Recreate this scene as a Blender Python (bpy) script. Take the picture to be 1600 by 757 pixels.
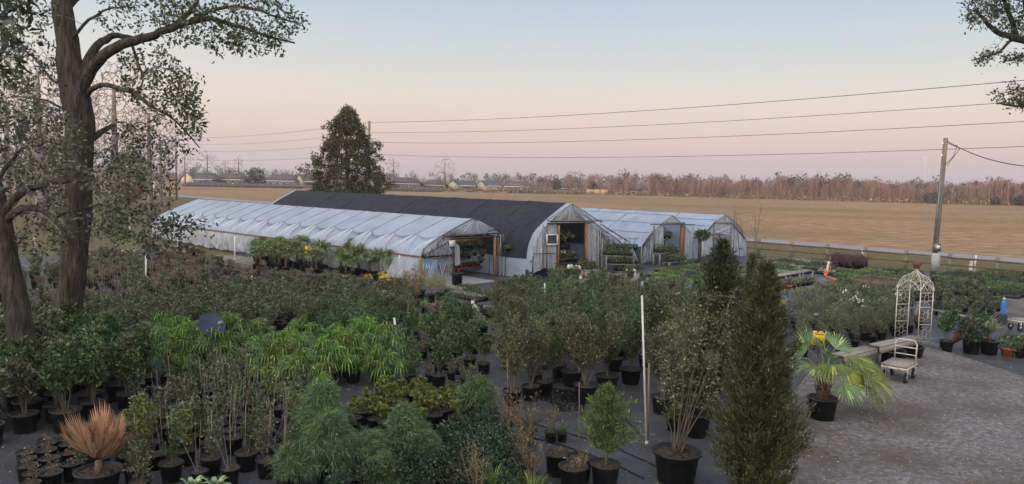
import bpy, math, random
import numpy as np
from mathutils import Vector, Matrix, Euler

SC = bpy.context.scene
for _o in list(bpy.data.objects): bpy.data.objects.remove(_o)
COL = SC.collection
R_ = math.radians

# ------------------------------------------------------------------ camera
PITCH, ROLL, CAMH, FPX = R_(4.69), R_(1.2), 5.0, 1200.0
cam_d = bpy.data.cameras.new('camera'); cam = bpy.data.objects.new('camera', cam_d); COL.objects.link(cam)
CM = (Matrix.Rotation(math.pi/2 - PITCH, 3, 'X') @ Matrix.Rotation(ROLL, 3, 'Z'))
cam.matrix_world = Matrix.Translation((0, 0, CAMH)) @ CM.to_4x4()
cam_d.sensor_width = 36.0; cam_d.lens = 27.0; cam_d.clip_start = 0.1; cam_d.clip_end = 6000
SC.camera = cam

# ------------------------------------------------------------------ world, sun, exposure
SUN_EL, SUN_AZ = R_(2.6), R_(205)          # low evening sun behind the viewer and a little to the left
W = bpy.data.worlds.new('World'); SC.world = W; W.use_nodes = True
nt = W.node_tree; nt.nodes.clear()
def N(t, **k):
    n = nt.nodes.new(t)
    for a, b in k.items(): setattr(n, a, b)
    return n
out = N('ShaderNodeOutputWorld')
sky = N('ShaderNodeTexSky'); sky.sky_type = 'NISHITA'; sky.sun_disc = False
sky.sun_elevation = SUN_EL; sky.sun_rotation = SUN_AZ; sky.air_density = 1.0; sky.dust_density = 1.2; sky.ozone_density = 2.0
bg1 = N('ShaderNodeBackground'); bg1.inputs[1].default_value = 0.05
geo = N('ShaderNodeNewGeometry'); sep = N('ShaderNodeSeparateXYZ')
ramp = N('ShaderNodeValToRGB'); cr = ramp.color_ramp; cr.interpolation = 'B_SPLINE'
def lin(c): return tuple(((v/255/12.92) if v/255 <= .04045 else ((v/255+.055)/1.055)**2.4) for v in c)
SKY = [(0.0, (176,162,172)), (0.012, (190,168,176)), (0.035, (208,181,182)), (0.065, (219,193,183)), (0.10, (218,202,191)), (0.135, (205,200,196)),
       (0.175, (190,196,200)), (0.225, (172,187,203)), (0.33, (158,176,198)), (0.6, (158,170,186)), (1.0, (156,166,180))]
while len(cr.elements) > 1: cr.elements.remove(cr.elements[-1])
for i, (p, c) in enumerate(SKY):
    e = cr.elements[0] if i == 0 else cr.elements.new(p)
    e.position = p; e.color = (*lin(c), 1)
bg2 = N('ShaderNodeBackground'); bg2.inputs[1].default_value = 0.80
tc = N('ShaderNodeTexCoord')
nt.links.new(tc.outputs['Generated'], sep.inputs[0]); nt.links.new(sep.outputs[2], ramp.inputs[0])
nt.links.new(ramp.outputs[0], bg2.inputs[0]); nt.links.new(sky.outputs[0], bg1.inputs[0])
# the afterglow: the whole western half of the sky brightens smoothly toward the low sun
vd = N('ShaderNodeVectorMath'); vd.operation = 'DOT_PRODUCT'; vd.inputs[1].default_value = (math.sin(SUN_AZ), math.cos(SUN_AZ), .12)
nt.links.new(tc.outputs['Generated'], vd.inputs[0])
g1_ = N('ShaderNodeMath'); g1_.operation = 'MULTIPLY_ADD'; g1_.inputs[1].default_value = .5; g1_.inputs[2].default_value = .5; nt.links.new(vd.outputs['Value'], g1_.inputs[0])
g2_ = N('ShaderNodeMath'); g2_.operation = 'MAXIMUM'; g2_.inputs[1].default_value = 0; nt.links.new(g1_.outputs[0], g2_.inputs[0])
g3_ = N('ShaderNodeMath'); g3_.operation = 'POWER'; g3_.inputs[1].default_value = 2.6; nt.links.new(g2_.outputs[0], g3_.inputs[0])
bg3 = N('ShaderNodeBackground'); bg3.inputs[0].default_value = (1.0, .91, .84, 1)
g4_ = N('ShaderNodeMath'); g4_.operation = 'MULTIPLY'; g4_.inputs[1].default_value = 2.1; nt.links.new(g3_.outputs[0], g4_.inputs[0]); nt.links.new(g4_.outputs[0], bg3.inputs[1])
ad2 = N('ShaderNodeAddShader')
add = N('ShaderNodeAddShader')
nt.links.new(bg1.outputs[0], add.inputs[0]); nt.links.new(bg2.outputs[0], add.inputs[1]); nt.links.new(add.outputs[0], ad2.inputs[0]); nt.links.new(bg3.outputs[0], ad2.inputs[1]); nt.links.new(ad2.outputs[0], out.inputs[0])

sd = bpy.data.lights.new('sun', 'SUN'); so = bpy.data.objects.new('sun', sd); COL.objects.link(so)
sd.energy = 2.6; sd.angle = R_(0.6); sd.color = (1.0, 0.66, 0.46)
SUNV = Vector((math.sin(SUN_AZ)*math.cos(SUN_EL), math.cos(SUN_AZ)*math.cos(SUN_EL), math.sin(SUN_EL)))  # towards the sun
so.rotation_euler = SUNV.to_track_quat('Z', 'Y').to_euler()
SC.view_settings.view_transform = 'Standard'; SC.view_settings.look = 'None'
SC.view_settings.exposure = 0.42; SC.view_settings.gamma = 1.0
SC.cycles.max_bounces = 6; SC.cycles.transparent_max_bounces = 24; SC.cycles.diffuse_bounces = 3

# ------------------------------------------------------------------ picture to place
def ray(px, py): return CM @ Vector(((px-800)/FPX, -(py-378.5)/FPX, -1))
CP = Vector((0, 0, CAMH))
def G(px, py, z=0.0):
    d = ray(px, py); t = (z-CAMH)/d.z; return CP + d*t
def D(px, py, dist):                      # the point seen at a pixel, dist metres into the scene
    d = ray(px, py); return CP + d*(dist/d.y)
RD = Vector((-.70, .714, 0)); RD.normalize()          # the way the road, fence and greenhouses run
FD = Vector((.714, .70, 0)); FD.normalize()           # along their gable fronts

# ------------------------------------------------------------------ mesh helper
class MB:
    def __init__(s): s.v = []; s.f = []; s.V = []; s.F = []; s.n = 0; s.mi = None
    def add(s, vs, fs):
        b = len(s.v); s.v += [tuple(p) for p in vs]; s.f += [tuple(i+b for i in f) for f in fs]
    def box(s, c, size, rz=0.0, tilt=None):
        x, y, z = (size[0]/2, size[1]/2, size[2]/2)
        m = Matrix.Rotation(rz, 3, 'Z')
        if tilt: m = m @ Euler(tilt).to_matrix()
        c = Vector(c)
        vs = [c + m @ Vector((a*x, b*y, d*z)) for d in (-1, 1) for a, b in ((-1,-1),(1,-1),(1,1),(-1,1))]
        s.add(vs, [(0,3,2,1),(4,5,6,7),(0,1,5,4),(1,2,6,5),(2,3,7,6),(3,0,4,7)]); return s
    def beam(s, a, b, w, h):
        a = Vector(a); b = Vector(b); d = (b-a).normalized()
        up = Vector((0,0,1)) if abs(d.z) < .95 else Vector((FD.x, FD.y, 0))
        x = d.cross(up).normalized(); y = x.cross(d).normalized()
        vs = [p + x*(i*w/2) + y*(j*h/2) for p in (a, b) for i, j in ((-1,-1),(1,-1),(1,1),(-1,1))]
        s.add(vs, [(0,3,2,1),(4,5,6,7),(0,1,5,4),(1,2,6,5),(2,3,7,6),(3,0,4,7)]); return s
    def tube(s, pts, rad, n=5, cap=True):
        pts = [Vector(p) for p in pts]
        if not hasattr(rad, '__len__'): rad = [rad]*len(pts)
        ref = Vector((.31, .77, .55)); vs = []; px_ = None
        for i, p in enumerate(pts):
            d = (pts[min(i+1, len(pts)-1)] - pts[max(i-1, 0)])
            if d.length < 1e-9: d = Vector((0,0,1))
            d.normalize()
            x = (px_ - d*px_.dot(d)) if px_ is not None else d.cross(ref)
            if x.length < 1e-6: x = d.cross(Vector((1,0,0)))
            x.normalize(); px_ = x; y = d.cross(x)
            for k in range(n):
                a = 2*math.pi*k/n; vs.append(p + (x*math.cos(a) + y*math.sin(a))*rad[i])
        fs = [(i*n+k, i*n+(k+1) % n, (i+1)*n+(k+1) % n, (i+1)*n+k) for i in range(len(pts)-1) for k in range(n)]
        if cap and n > 3: fs += [tuple(range(n-1, -1, -1)), tuple((len(pts)-1)*n+k for k in range(n))]
        s.add(vs, fs); return s
    def lathe(s, prof, n=16, c=(0,0,0), sx=1.0, sy=1.0):
        vs = [(c[0]+r*math.cos(2*math.pi*k/n)*sx, c[1]+r*math.sin(2*math.pi*k/n)*sy, c[2]+z) for r, z in prof for k in range(n)]
        fs = [(i*n+k, i*n+(k+1) % n, (i+1)*n+(k+1) % n, (i+1)*n+k) for i in range(len(prof)-1) for k in range(n)]
        s.add(vs, fs); return s
    def poly(s, pts): s.add(pts, [tuple(range(len(pts)))]); return s
    def prism(s, pts, off):
        n = len(pts); off = Vector(off); vs = [Vector(p) for p in pts] + [Vector(p)+off for p in pts]
        s.add(vs, [tuple(range(n)), tuple(range(2*n-1, n-1, -1))] + [(i, i+n, (i+1) % n+n, (i+1) % n) for i in range(n)]); return s
    def grid(s, fn, nu, nv):
        vs = [fn(i/nu, j/nv) for i in range(nu+1) for j in range(nv+1)]
        s.add(vs, [(i*(nv+1)+j, (i+1)*(nv+1)+j, (i+1)*(nv+1)+j+1, i*(nv+1)+j+1) for i in range(nu) for j in range(nv)]); return s
    def arr(s, V, F): s.V.append(np.asarray(V, dtype=np.float32)); s.F.append((np.asarray(F, dtype=np.int64))); return s
    def mesh(s, name, mat=None, smooth=False):
        me = bpy.data.meshes.new(name)
        V = []; off = 0; loops = []; starts = []; tot = 0
        if s.v:
            V.append(np.array(s.v, dtype=np.float32)); off = len(s.v)
            for f in s.f: starts.append(tot); tot += len(f); loops.append(f)
        L = [np.array([i for f in loops for i in f], dtype=np.int32)]; S = [np.array(starts, dtype=np.int32)]
        for v, f in zip(s.V, s.F):
            V.append(v); k = f.shape[1]
            L.append((f+off).astype(np.int32).ravel()); S.append((tot+np.arange(f.shape[0])*k).astype(np.int32))
            tot += f.size; off += len(v)
        V = np.concatenate(V); L = np.concatenate(L); S = np.concatenate(S)
        me.vertices.add(len(V)); me.vertices.foreach_set('co', V.ravel())
        me.loops.add(len(L)); me.loops.foreach_set('vertex_index', L)
        me.polygons.add(len(S)); me.polygons.foreach_set('loop_start', S)
        me.update(calc_edges=True)
        if smooth: me.polygons.foreach_set('use_smooth', np.ones(len(S), dtype=bool))
        if mat: me.materials.append(mat)
        return me
    def build(s, name, mat, parent=None, smooth=False, **k):
        return put(name, s.mesh(name, mat, smooth), parent, **k)
    def wb(s, name, mat, parent=None, smooth=False, **k):      # the same, its vertices given in world coordinates
        return put(name, s.mesh(name, mat, smooth), parent, world=True, **k)

def put(name, me, parent=None, label=None, cat=None, group=None, kind=None, loc=None, world=False):
    o = bpy.data.objects.new(name, me); COL.objects.link(o)
    if parent is not None:
        o.parent = parent
        if world and parent.type == 'EMPTY': o.matrix_parent_inverse = Matrix.Translation(-Vector(parent.location))
    if loc is not None: o.location = loc
    tag(o, label, cat, group, kind); return o
def tag(o, label=None, cat=None, group=None, kind=None):
    for k, v in (('label', label), ('category', cat), ('group', group), ('kind', kind)):
        if v: o[k] = v
    return o
def thing(name, label, cat, loc=(0,0,0), group=None, rz=0.0, sc=1.0):
    o = bpy.data.objects.new(name, None); COL.objects.link(o); o.empty_display_size = .2
    o.location = loc; o.rotation_euler = (0, 0, rz); o.scale = (sc, sc, sc)
    return tag(o, label, cat, group)

# ------------------------------------------------------------------ materials
def mat(name, col, rough=.8, col2=None, scale=8.0, bump=0.0, bscale=None, metal=0.0, spec=.3, detail=4, stretch=None, island=0.0, objr=0.0, contrast=(.35,.65), trans=0.0, tips=0.0):
    m = bpy.data.materials.new(name); m.use_nodes = True; t = m.node_tree; b = t.nodes['Principled BSDF']
    b.inputs['Roughness'].default_value = rough; b.inputs['Metallic'].default_value = metal
    b.inputs['Specular IOR Level'].default_value = spec
    c1 = (*col, 1); src = None
    def nd(k): return t.nodes.new(k)
    if col2 is not None or bump:
        tx = nd('ShaderNodeTexCoord'); mp = nd('ShaderNodeMapping')
        t.links.new(tx.outputs['Object'], mp.inputs[0])
        if stretch: mp.inputs['Scale'].default_value = stretch
    if col2 is not None:
        nz = nd('ShaderNodeTexNoise'); nz.inputs['Scale'].default_value = scale; nz.inputs['Detail'].default_value = detail
        t.links.new(mp.outputs[0], nz.inputs['Vector'])
        rp = nd('ShaderNodeValToRGB'); rp.color_ramp.elements[0].position = contrast[0]; rp.color_ramp.elements[1].position = contrast[1]
        rp.color_ramp.elements[0].color = c1; rp.color_ramp.elements[1].color = (*col2, 1)
        t.links.new(nz.outputs[0], rp.inputs[0]); src = rp.outputs[0]
    if island or objr:
        if src is None:
            rgb = nd('ShaderNodeRGB'); rgb.outputs[0].default_value = c1; src = rgb.outputs[0]
        ge = nd('ShaderNodeNewGeometry'); oi = nd('ShaderNodeObjectInfo')
        if tips:                                 # a share of the leaves are young and lighter, a few are dry
            tr_ = nd('ShaderNodeValToRGB'); tr_.color_ramp.interpolation = 'CONSTANT'; tr_.color_ramp.elements[0].color = (0,0,0,1); tr_.color_ramp.elements[1].position = 1-tips; tr_.color_ramp.elements[1].color = (1,1,1,1)
            mh = nd('ShaderNodeMath'); mh.operation = 'MULTIPLY'; mh.inputs[1].default_value = 37.7; fh = nd('ShaderNodeMath'); fh.operation = 'FRACT'
            t.links.new(ge.outputs['Random Per Island'], mh.inputs[0]); t.links.new(mh.outputs[0], fh.inputs[0]); t.links.new(fh.outputs[0], tr_.inputs[0])
            mt = nd('ShaderNodeMixRGB'); mt.inputs[2].default_value = (min(.6,col[0]*2.0+.03), min(.6,col[1]*1.75+.03), min(.5,col[2]*1.4+.012), 1)
            t.links.new(tr_.outputs[0], mt.inputs[0]); t.links.new(src, mt.inputs[1]); src = mt.outputs[0]
        hs = nd('ShaderNodeHueSaturation'); t.links.new(src, hs.inputs['Color'])
        ma = nd('ShaderNodeMath'); ma.operation = 'MULTIPLY_ADD'; ma.inputs[1].default_value = island*2; ma.inputs[2].default_value = 1-island
        t.links.new(ge.outputs['Random Per Island'], ma.inputs[0])
        mb = nd('ShaderNodeMath'); mb.operation = 'MULTIPLY_ADD'; mb.inputs[1].default_value = objr*2; mb.inputs[2].default_value = 1-objr
        t.links.new(oi.outputs['Random'], mb.inputs[0])
        mc = nd('ShaderNodeMath'); mc.operation = 'MULTIPLY'
        t.links.new(ma.outputs[0], mc.inputs[0]); t.links.new(mb.outputs[0], mc.inputs[1]); t.links.new(mc.outputs[0], hs.inputs['Value'])
        hh = nd('ShaderNodeMath'); hh.operation = 'MULTIPLY_ADD'; hh.inputs[1].default_value = .05*min(1, objr*4+island); hh.inputs[2].default_value = .5-.025*min(1, objr*4+island)
        t.links.new(oi.outputs['Random'], hh.inputs[0]); t.links.new(hh.outputs[0], hs.inputs['Hue'])
        src = hs.outputs[0]
    if src is not None: t.links.new(src, b.inputs['Base Color'])
    else: b.inputs['Base Color'].default_value = c1
    if bump:
        nb = nd('ShaderNodeTexNoise'); nb.inputs['Scale'].default_value = bscale or scale; nb.inputs['Detail'].default_value = 6
        t.links.new(mp.outputs[0], nb.inputs['Vector'])
        bp = nd('ShaderNodeBump'); bp.inputs['Strength'].default_value = 1.0; bp.inputs['Distance'].default_value = bump
        t.links.new(nb.outputs[0], bp.inputs['Height']); t.links.new(bp.outputs[0], b.inputs['Normal'])
    if trans:
        tl = nd('ShaderNodeBsdfTranslucent'); mx = nd('ShaderNodeMixShader'); mx.inputs[0].default_value = trans
        if src is not None: t.links.new(src, tl.inputs[0])
        else: tl.inputs[0].default_value = c1
        o_ = t.nodes['Material Output']
        t.links.new(b.outputs[0], mx.inputs[1]); t.links.new(tl.outputs[0], mx.inputs[2]); t.links.new(mx.outputs[0], o_.inputs[0])
    return m
def leafmat(name, col, rough=.5, island=.62, objr=.2, spec=.35, trans=.2): return mat(name, col, rough=rough, island=island, objr=objr, spec=spec, trans=trans, tips=.24)
def film(name, alpha, col=(.8,.83,.87), rough=.35, bump=.01, bs=3.0, streak=None):
    """greenhouse polythene: part see-through, part milky, with a sheen and fine creases"""
    m = bpy.data.materials.new(name); m.use_nodes = True; t = m.node_tree; t.nodes.clear()
    nd = t.nodes.new; o_ = nd('ShaderNodeOutputMaterial')
    tx = nd('ShaderNodeTexCoord'); nz = nd('ShaderNodeTexNoise'); nz.inputs['Scale'].default_value = bs; nz.inputs['Detail'].default_value = 5; nz.inputs['Distortion'].default_value = 1.5
    t.links.new(tx.outputs['Object'], nz.inputs[0]); bp = nd('ShaderNodeBump'); bp.inputs['Distance'].default_value = bump; t.links.new(nz.outputs[0], bp.inputs['Height'])
    n2 = nd('ShaderNodeTexNoise'); n2.inputs['Scale'].default_value = .9; n2.inputs['Detail'].default_value = 6; t.links.new(tx.outputs['Object'], n2.inputs[0])
    rp = nd('ShaderNodeValToRGB'); rp.color_ramp.elements[0].color = (col[0]*.8, col[1]*.8, col[2]*.8, 1); rp.color_ramp.elements[1].color = (*col, 1)
    rp.color_ramp.elements[0].position = .35; rp.color_ramp.elements[1].position = .6
    t.links.new(n2.outputs[0], rp.inputs[0])
    df = nd('ShaderNodeBsdfDiffuse'); tl = nd('ShaderNodeBsdfTranslucent'); tp = nd('ShaderNodeBsdfTransparent'); gl = nd('ShaderNodeBsdfGlossy')
    tp.inputs[0].default_value = (.96, .97, .98, 1)
    gl.inputs['Roughness'].default_value = rough
    for k in (df, tl): t.links.new(rp.outputs[0], k.inputs[0]); t.links.new(bp.outputs[0], k.inputs['Normal'])
    t.links.new(bp.outputs[0], gl.inputs['Normal'])
    a = nd('ShaderNodeMixShader'); a.inputs[0].default_value = .35; t.links.new(df.outputs[0], a.inputs[1]); t.links.new(tl.outputs[0], a.inputs[2])
    b = nd('ShaderNodeMixShader'); b.inputs[0].default_value = alpha; t.links.new(tp.outputs[0], b.inputs[1]); t.links.new(a.outputs[0], b.inputs[2])
    if streak:                                   # stretched creases in the film catch light and turn milky
        mpp = nd('ShaderNodeMapping'); mpp.inputs['Rotation'].default_value = (.35, .5, .4); mpp.inputs['Scale'].default_value = (2.6, 2.6, .8); t.links.new(tx.outputs['Object'], mpp.inputs[0])
        n4 = nd('ShaderNodeTexNoise'); n4.inputs['Scale'].default_value = 1.1; n4.inputs['Detail'].default_value = 1.5; n4.inputs['Distortion'].default_value = .8; t.links.new(mpp.outputs[0], n4.inputs[0])
        sb = nd('ShaderNodeMath'); sb.operation = 'SUBTRACT'; sb.inputs[1].default_value = .5; t.links.new(n4.outputs[0], sb.inputs[0])
        ab = nd('ShaderNodeMath'); ab.operation = 'ABSOLUTE'; t.links.new(sb.outputs[0], ab.inputs[0])
        r4 = nd('ShaderNodeMapRange'); r4.inputs[1].default_value = 0; r4.inputs[2].default_value = .05; r4.inputs[3].default_value = streak; r4.inputs[4].default_value = alpha; t.links.new(ab.outputs[0], r4.inputs[0]); t.links.new(r4.outputs[0], b.inputs[0])
    fr = nd('ShaderNodeFresnel'); fr.inputs[0].default_value = 1.45; t.links.new(bp.outputs[0], fr.inputs['Normal'])
    c = nd('ShaderNodeMixShader'); fm = nd('ShaderNodeMath'); fm.operation = 'MULTIPLY'; fm.inputs[1].default_value = .4; t.links.new(fr.outputs[0], fm.inputs[0]); t.links.new(fm.outputs[0], c.inputs[0]); t.links.new(b.outputs[0], c.inputs[1]); t.links.new(gl.outputs[0], c.inputs[2])
    t.links.new(c.outputs[0], o_.inputs[0]); return m

M = dict(
 pot=mat('black_pot_plastic', (.012,.012,.014), .45, objr=.3, col2=(.03,.03,.033), scale=6),
 soil=mat('bark_mulch', (.035,.026,.02), .95, (.12,.085,.06), 45, contrast=(.4,.7)),
 stem=mat('woody_stem', (.12,.10,.07), .85, island=.3),
 graystem=mat('grey_stem', (.2,.18,.15), .85, island=.3),
 bamboo=mat('bamboo_cane', (.19,.145,.09), .7, island=.3, objr=.2),
 bark=mat('tree_bark', (.035,.028,.022), .95, (.11,.09,.073), 4.0, bump=.16, bscale=7, stretch=(3,3,.45), contrast=(.35,.7)),
 paletree=mat('pale_bark', (.17,.14,.12), .9, (.26,.23,.2), 2),
 wood=mat('orange_lumber', (.32,.17,.08), .75, (.22,.11,.05), 6, stretch=(6,6,.6)),
 oldwood=mat('weathered_wood', (.22,.19,.165), .85, (.32,.29,.26), 5, stretch=(4,4,1), bump=.003, bscale=30),
 post=mat('fence_post_wood', (.17,.14,.105), .9, (.25,.21,.16), 6, stretch=(4,4,.7)),
 rail=mat('brown_rail', (.12,.075,.055), .85, (.17,.11,.08), 4),
 pole=mat('utility_pole_wood', (.13,.105,.08), .9, (.21,.175,.14), 2, stretch=(5,5,.3), bump=.004, bscale=12),
 steel=mat('galvanised_pipe', (.28,.28,.29), .5, metal=.6, col2=(.18,.17,.17), scale=5),
 darksteel=mat('dark_pipe', (.06,.05,.05), .6, (.1,.075,.06), 4),
 white=mat('white_paint', (.72,.72,.70), .5, (.6,.59,.55), 8),
 cream=mat('cream_iron', (.62,.56,.48), .55, (.45,.34,.26), 9, contrast=(.5,.75)),
 pvc=mat('pvc_pipe', (.7,.7,.68), .4, (.55,.54,.5), 4),
 black=mat('black_plastic', (.015,.015,.017), .4),
 iron=mat('black_iron', (.02,.02,.022), .5),
 terracotta=mat('terracotta', (.42,.15,.07), .8, (.33,.11,.055), 9),
 orange=mat('orange_plastic', (.75,.16,.05), .45),
 yellow=mat('yellow_print', (.75,.42,.02), .5),
 blue=mat('blue_plastic', (.03,.17,.5), .4),
 bluetarp=mat('blue_fibreglass', (.10,.30,.52), .4, (.15,.38,.6), 3),
 teal=mat('teal_basket', (.08,.32,.42), .5),
 rust=mat('rusted_steel', (.10,.035,.025), .9, (.17,.065,.04), 6),
 concrete=mat('concrete', (.32,.31,.29), .9, (.42,.4,.38), 8, bump=.004, bscale=20),
 red=mat('red_paint', (.42,.05,.035), .5),
 glass=mat('dark_window_glass', (.06,.07,.085), .08, spec=.6),
 rubber=mat('tyre_rubber', (.02,.02,.02), .85),
 chrome=mat('wheel_rim', (.4,.4,.4), .35, metal=.7),
 dish=mat('grey_dish_paint', (.03,.045,.08), .5, (.045,.06,.10), 5),
)
# ------------------------------------------------------------------ the setting: ground sheets
def gmat(name, stops, scale, bump=.01, bscale=None, stretch=None, rough=.95, spec=.15, dist=0.0, gloss=None, big=None):
    """ground: colour ramp over layered noise in world metres"""
    m = bpy.data.materials.new(name); m.use_nodes = True; t = m.node_tree; b = t.nodes['Principled BSDF']; nd = t.nodes.new
    b.inputs['Roughness'].default_value = rough; b.inputs['Specular IOR Level'].default_value = spec
    g = nd('ShaderNodeNewGeometry'); mp = nd('ShaderNodeMapping'); t.links.new(g.outputs['Position'], mp.inputs[0])
    if stretch: mp.inputs['Scale'].default_value = stretch
    n = nd('ShaderNodeTexNoise'); n.inputs['Scale'].default_value = scale; n.inputs['Detail'].default_value = 8; n.inputs['Roughness'].default_value = .65; n.inputs['Distortion'].default_value = dist
    t.links.new(mp.outputs[0], n.inputs[0])
    r = nd('ShaderNodeValToRGB')
    while len(r.color_ramp.elements) > 1: r.color_ramp.elements.remove(r.color_ramp.elements[-1])
    for i, (p, c) in enumerate(stops):
        e = r.color_ramp.elements[0] if i == 0 else r.color_ramp.elements.new(p); e.position = p; e.color = (*c, 1)
    t.links.new(n.outputs[0], r.inputs[0]); src = r.outputs[0]
    if big:
        n2 = nd('ShaderNodeTexNoise'); n2.inputs['Scale'].default_value = big[0]; n2.inputs['Detail'].default_value = 5; t.links.new(mp.outputs[0] if len(big) < 4 else g.outputs['Position'], n2.inputs[0])
        r2 = nd('ShaderNodeValToRGB'); r2.color_ramp.elements[0].position = .42; r2.color_ramp.elements[1].position = .62
        t.links.new(n2.outputs[0], r2.inputs[0]); mx = nd('ShaderNodeMixRGB'); mx.inputs[2].default_value = (*big[1], 1)
        ml = nd('ShaderNodeMath'); ml.operation = 'MULTIPLY'; ml.inputs[1].default_value = big[2]; t.links.new(r2.outputs[0], ml.inputs[0])
        t.links.new(ml.outputs[0], mx.inputs[0]); t.links.new(src, mx.inputs[1]); src = mx.outputs[0]
    t.links.new(src, b.inputs['Base Color'])
    if gloss:
        n3 = nd('ShaderNodeTexNoise'); n3.inputs['Scale'].default_value = gloss[0]; n3.inputs['Detail'].default_value = 3; t.links.new(g.outputs['Position'], n3.inputs[0])
        r3 = nd('ShaderNodeValToRGB'); r3.color_ramp.elements[0].position = gloss[1]; r3.color_ramp.elements[1].position = gloss[1]+.06
        r3.color_ramp.elements[0].color = (rough, rough, rough, 1); r3.color_ramp.elements[1].color = (gloss[2],)*3+(1,)
        t.links.new(n3.outputs[0], r3.inputs[0]); t.links.new(r3.outputs[0], b.inputs['Roughness'])
    nb = nd('ShaderNodeTexNoise'); nb.inputs['Scale'].default_value = bscale or scale*3; nb.inputs['Detail'].default_value = 5; t.links.new(mp.outputs[0], nb.inputs[0])
    bp = nd('ShaderNodeBump'); bp.inputs['Distance'].default_value = bump; t.links.new(nb.outputs[0], bp.inputs['Height']); t.links.new(bp.outputs[0], b.inputs['Normal'])
    return m
def rot2(a): return Euler((0, 0, a))
M['field'] = gmat('dry_stubble_field', [(.3, (.14,.08,.042)), (.45, (.25,.152,.084)), (.55, (.335,.21,.12)), (.68, (.43,.29,.18))], 1.1, bump=.10, bscale=2.6, stretch=(.45,1.0,1), big=(.035, (.16,.12,.055), .6))
M['verge'] = gmat('rough_green_grass', [(.3, (.06,.055,.022)), (.5, (.12,.105,.045)), (.7, (.19,.155,.08))], 2.2, bump=.04, bscale=8, big=(.3, (.12,.095,.05), .6))
M['asphalt'] = gmat('grey_asphalt', [(.3, (.20,.20,.21)), (.7, (.30,.30,.31))], 3, bump=.004)
M['mat'] = gmat('woven_weed_mat', [(.3, (.030,.034,.044)), (.55, (.055,.061,.076)), (.72, (.095,.10,.11))], 1.4, bump=.006, bscale=30, rough=.55, spec=.35, gloss=(.5, .62, .22), big=(6, (.075,.062,.048), .5))
M['gravel'] = gmat('grey_gravel', [(.3, (.085,.078,.079)), (.5, (.165,.152,.153)), (.68, (.28,.26,.262))], 9, bump=.014, bscale=40, big=(.45, (.095,.08,.07), .85))
M['dirt'] = gmat('pale_sandy_dirt', [(.3, (.13,.11,.09)), (.7, (.30,.26,.225))], 3, bump=.02, bscale=20)
def sheet(name, pts, z, m, label=None):
    mb = MB(); mb.poly([(p[0], p[1], z) for p in pts]); return mb.build(name, M[m], kind='structure', label=label)
sheet('ground', [(-2500,-2500), (2500,-2500), (2500,2600), (-2500,2600)], 0, 'field')
def rd(P, a, b): return (P[0]+RD.x*a+FD.x*b, P[1]+RD.y*a+FD.y*b)
RP = G(1165, 379)                                # a point on the near edge of the road
FP0 = G(1351, 415.5)                             # a point on the fence
# road: near edge through RP
sheet('grass', [rd(FP0,-95,-.4), rd(FP0,-95,11.5), rd(FP0,170,11.5), rd(FP0,170,-.4)], .008, 'verge')
sheet('road', [rd(RP,-120,0), rd(RP,-120,5.0), rd(RP,460,5.0), rd(RP,460,0)], .016, 'asphalt')
# mown lawn at the far left between the trees and the road
sheet('lawn', [(-110,24), (-17,46), rd(FP0,70,-.5), rd(FP0,170,-.5), (-190,60)], .012, 'verge')
# nursery yard: weed mat everywhere inside the fence
sheet('nursery_ground', [(-60,-12), (60,-12), rd(FP0,-60,-.6), rd(FP0,62,-.6), (-60,46)], .004, 'mat')
gy = [G(1205,757), G(1215,690), G(1222,640), G(1262,585), G(1340,590), G(1420,558), G(1446,543), G(1500,556), G(1600,590), G(1700,612), (30,10,0), (5,3,0)]
sheet('gravel_yard', gy, .020, 'gravel')
sheet('gravel_path', [G(1175,468), G(1178,446), G(1215,441), G(1345,430), G(1350,437), G(1300,447), G(1330,452), G(1230,476)], .016, 'gravel')
sheet('gravel_walk', [G(905,440), G(925,428), G(1010,428), G(1015,442), G(990,452), G(905,452)], .016, 'dirt')
sheet('dirt_path', [G(560,452), G(640,458), G(700,470), G(760,478), G(900,500), G(905,515), G(760,500), G(640,480), G(560,470)], .016, 'dirt')
sheet('sandy_path', [G(330,398), G(395,402), G(425,412), G(400,416), G(335,407)], .016, 'dirt')
sheet('gravel_lane', [G(1500,478), G(1520,470), G(1640,440), G(1660,520), G(1560,505)], .016, 'gravel')
sheet('concrete_floor', [rd(G(703,449),0,0), rd(G(703,449),0,3.1), rd(G(703,449),12,3.1), rd(G(703,449),12,0)], .020, 'asphalt')

# leaf litter and chips lying on the mat, loose stones on the yard
def scatter(name, n, poly, size, matl, seed, z=.03, sz=.5):
    r = np.random.default_rng(seed); P = np.array([(p[0], p[1]) for p in poly]); lo, hi = P.min(0), P.max(0)
    pts = r.uniform(lo, hi, (n*2, 2)); ins = np.zeros(len(pts), bool); j = len(P)-1
    for i in range(len(P)):
        c = ((P[i,1] > pts[:,1]) != (P[j,1] > pts[:,1])) & (pts[:,0] < (P[j,0]-P[i,0])*(pts[:,1]-P[i,1])/(P[j,1]-P[i,1]+1e-9)+P[i,0]); ins ^= c; j = i
    pts = pts[ins][:n]; k = len(pts); s = size*r.uniform(.5, 1.5, k); a = r.uniform(0, 6.28, k)
    C = np.c_[pts, np.full(k, z)]; U = np.c_[np.cos(a), np.sin(a), r.uniform(-.3, .3, k)]*s[:,None]; Vv = np.c_[-np.sin(a), np.cos(a), r.uniform(-.3, .3, k)]*(s*sz)[:,None]
    V = np.stack([C-U, C-Vv, C+U, C+Vv], 1); V[:,:,2] = np.maximum(V[:,:,2], z-.008)
    V[:,1,2] += s*.25; V = V.reshape(-1, 3)
    mb = MB(); mb.arr(V, np.arange(k*4).reshape(-1, 4)); return mb.build(name, matl, kind='stuff')
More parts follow.
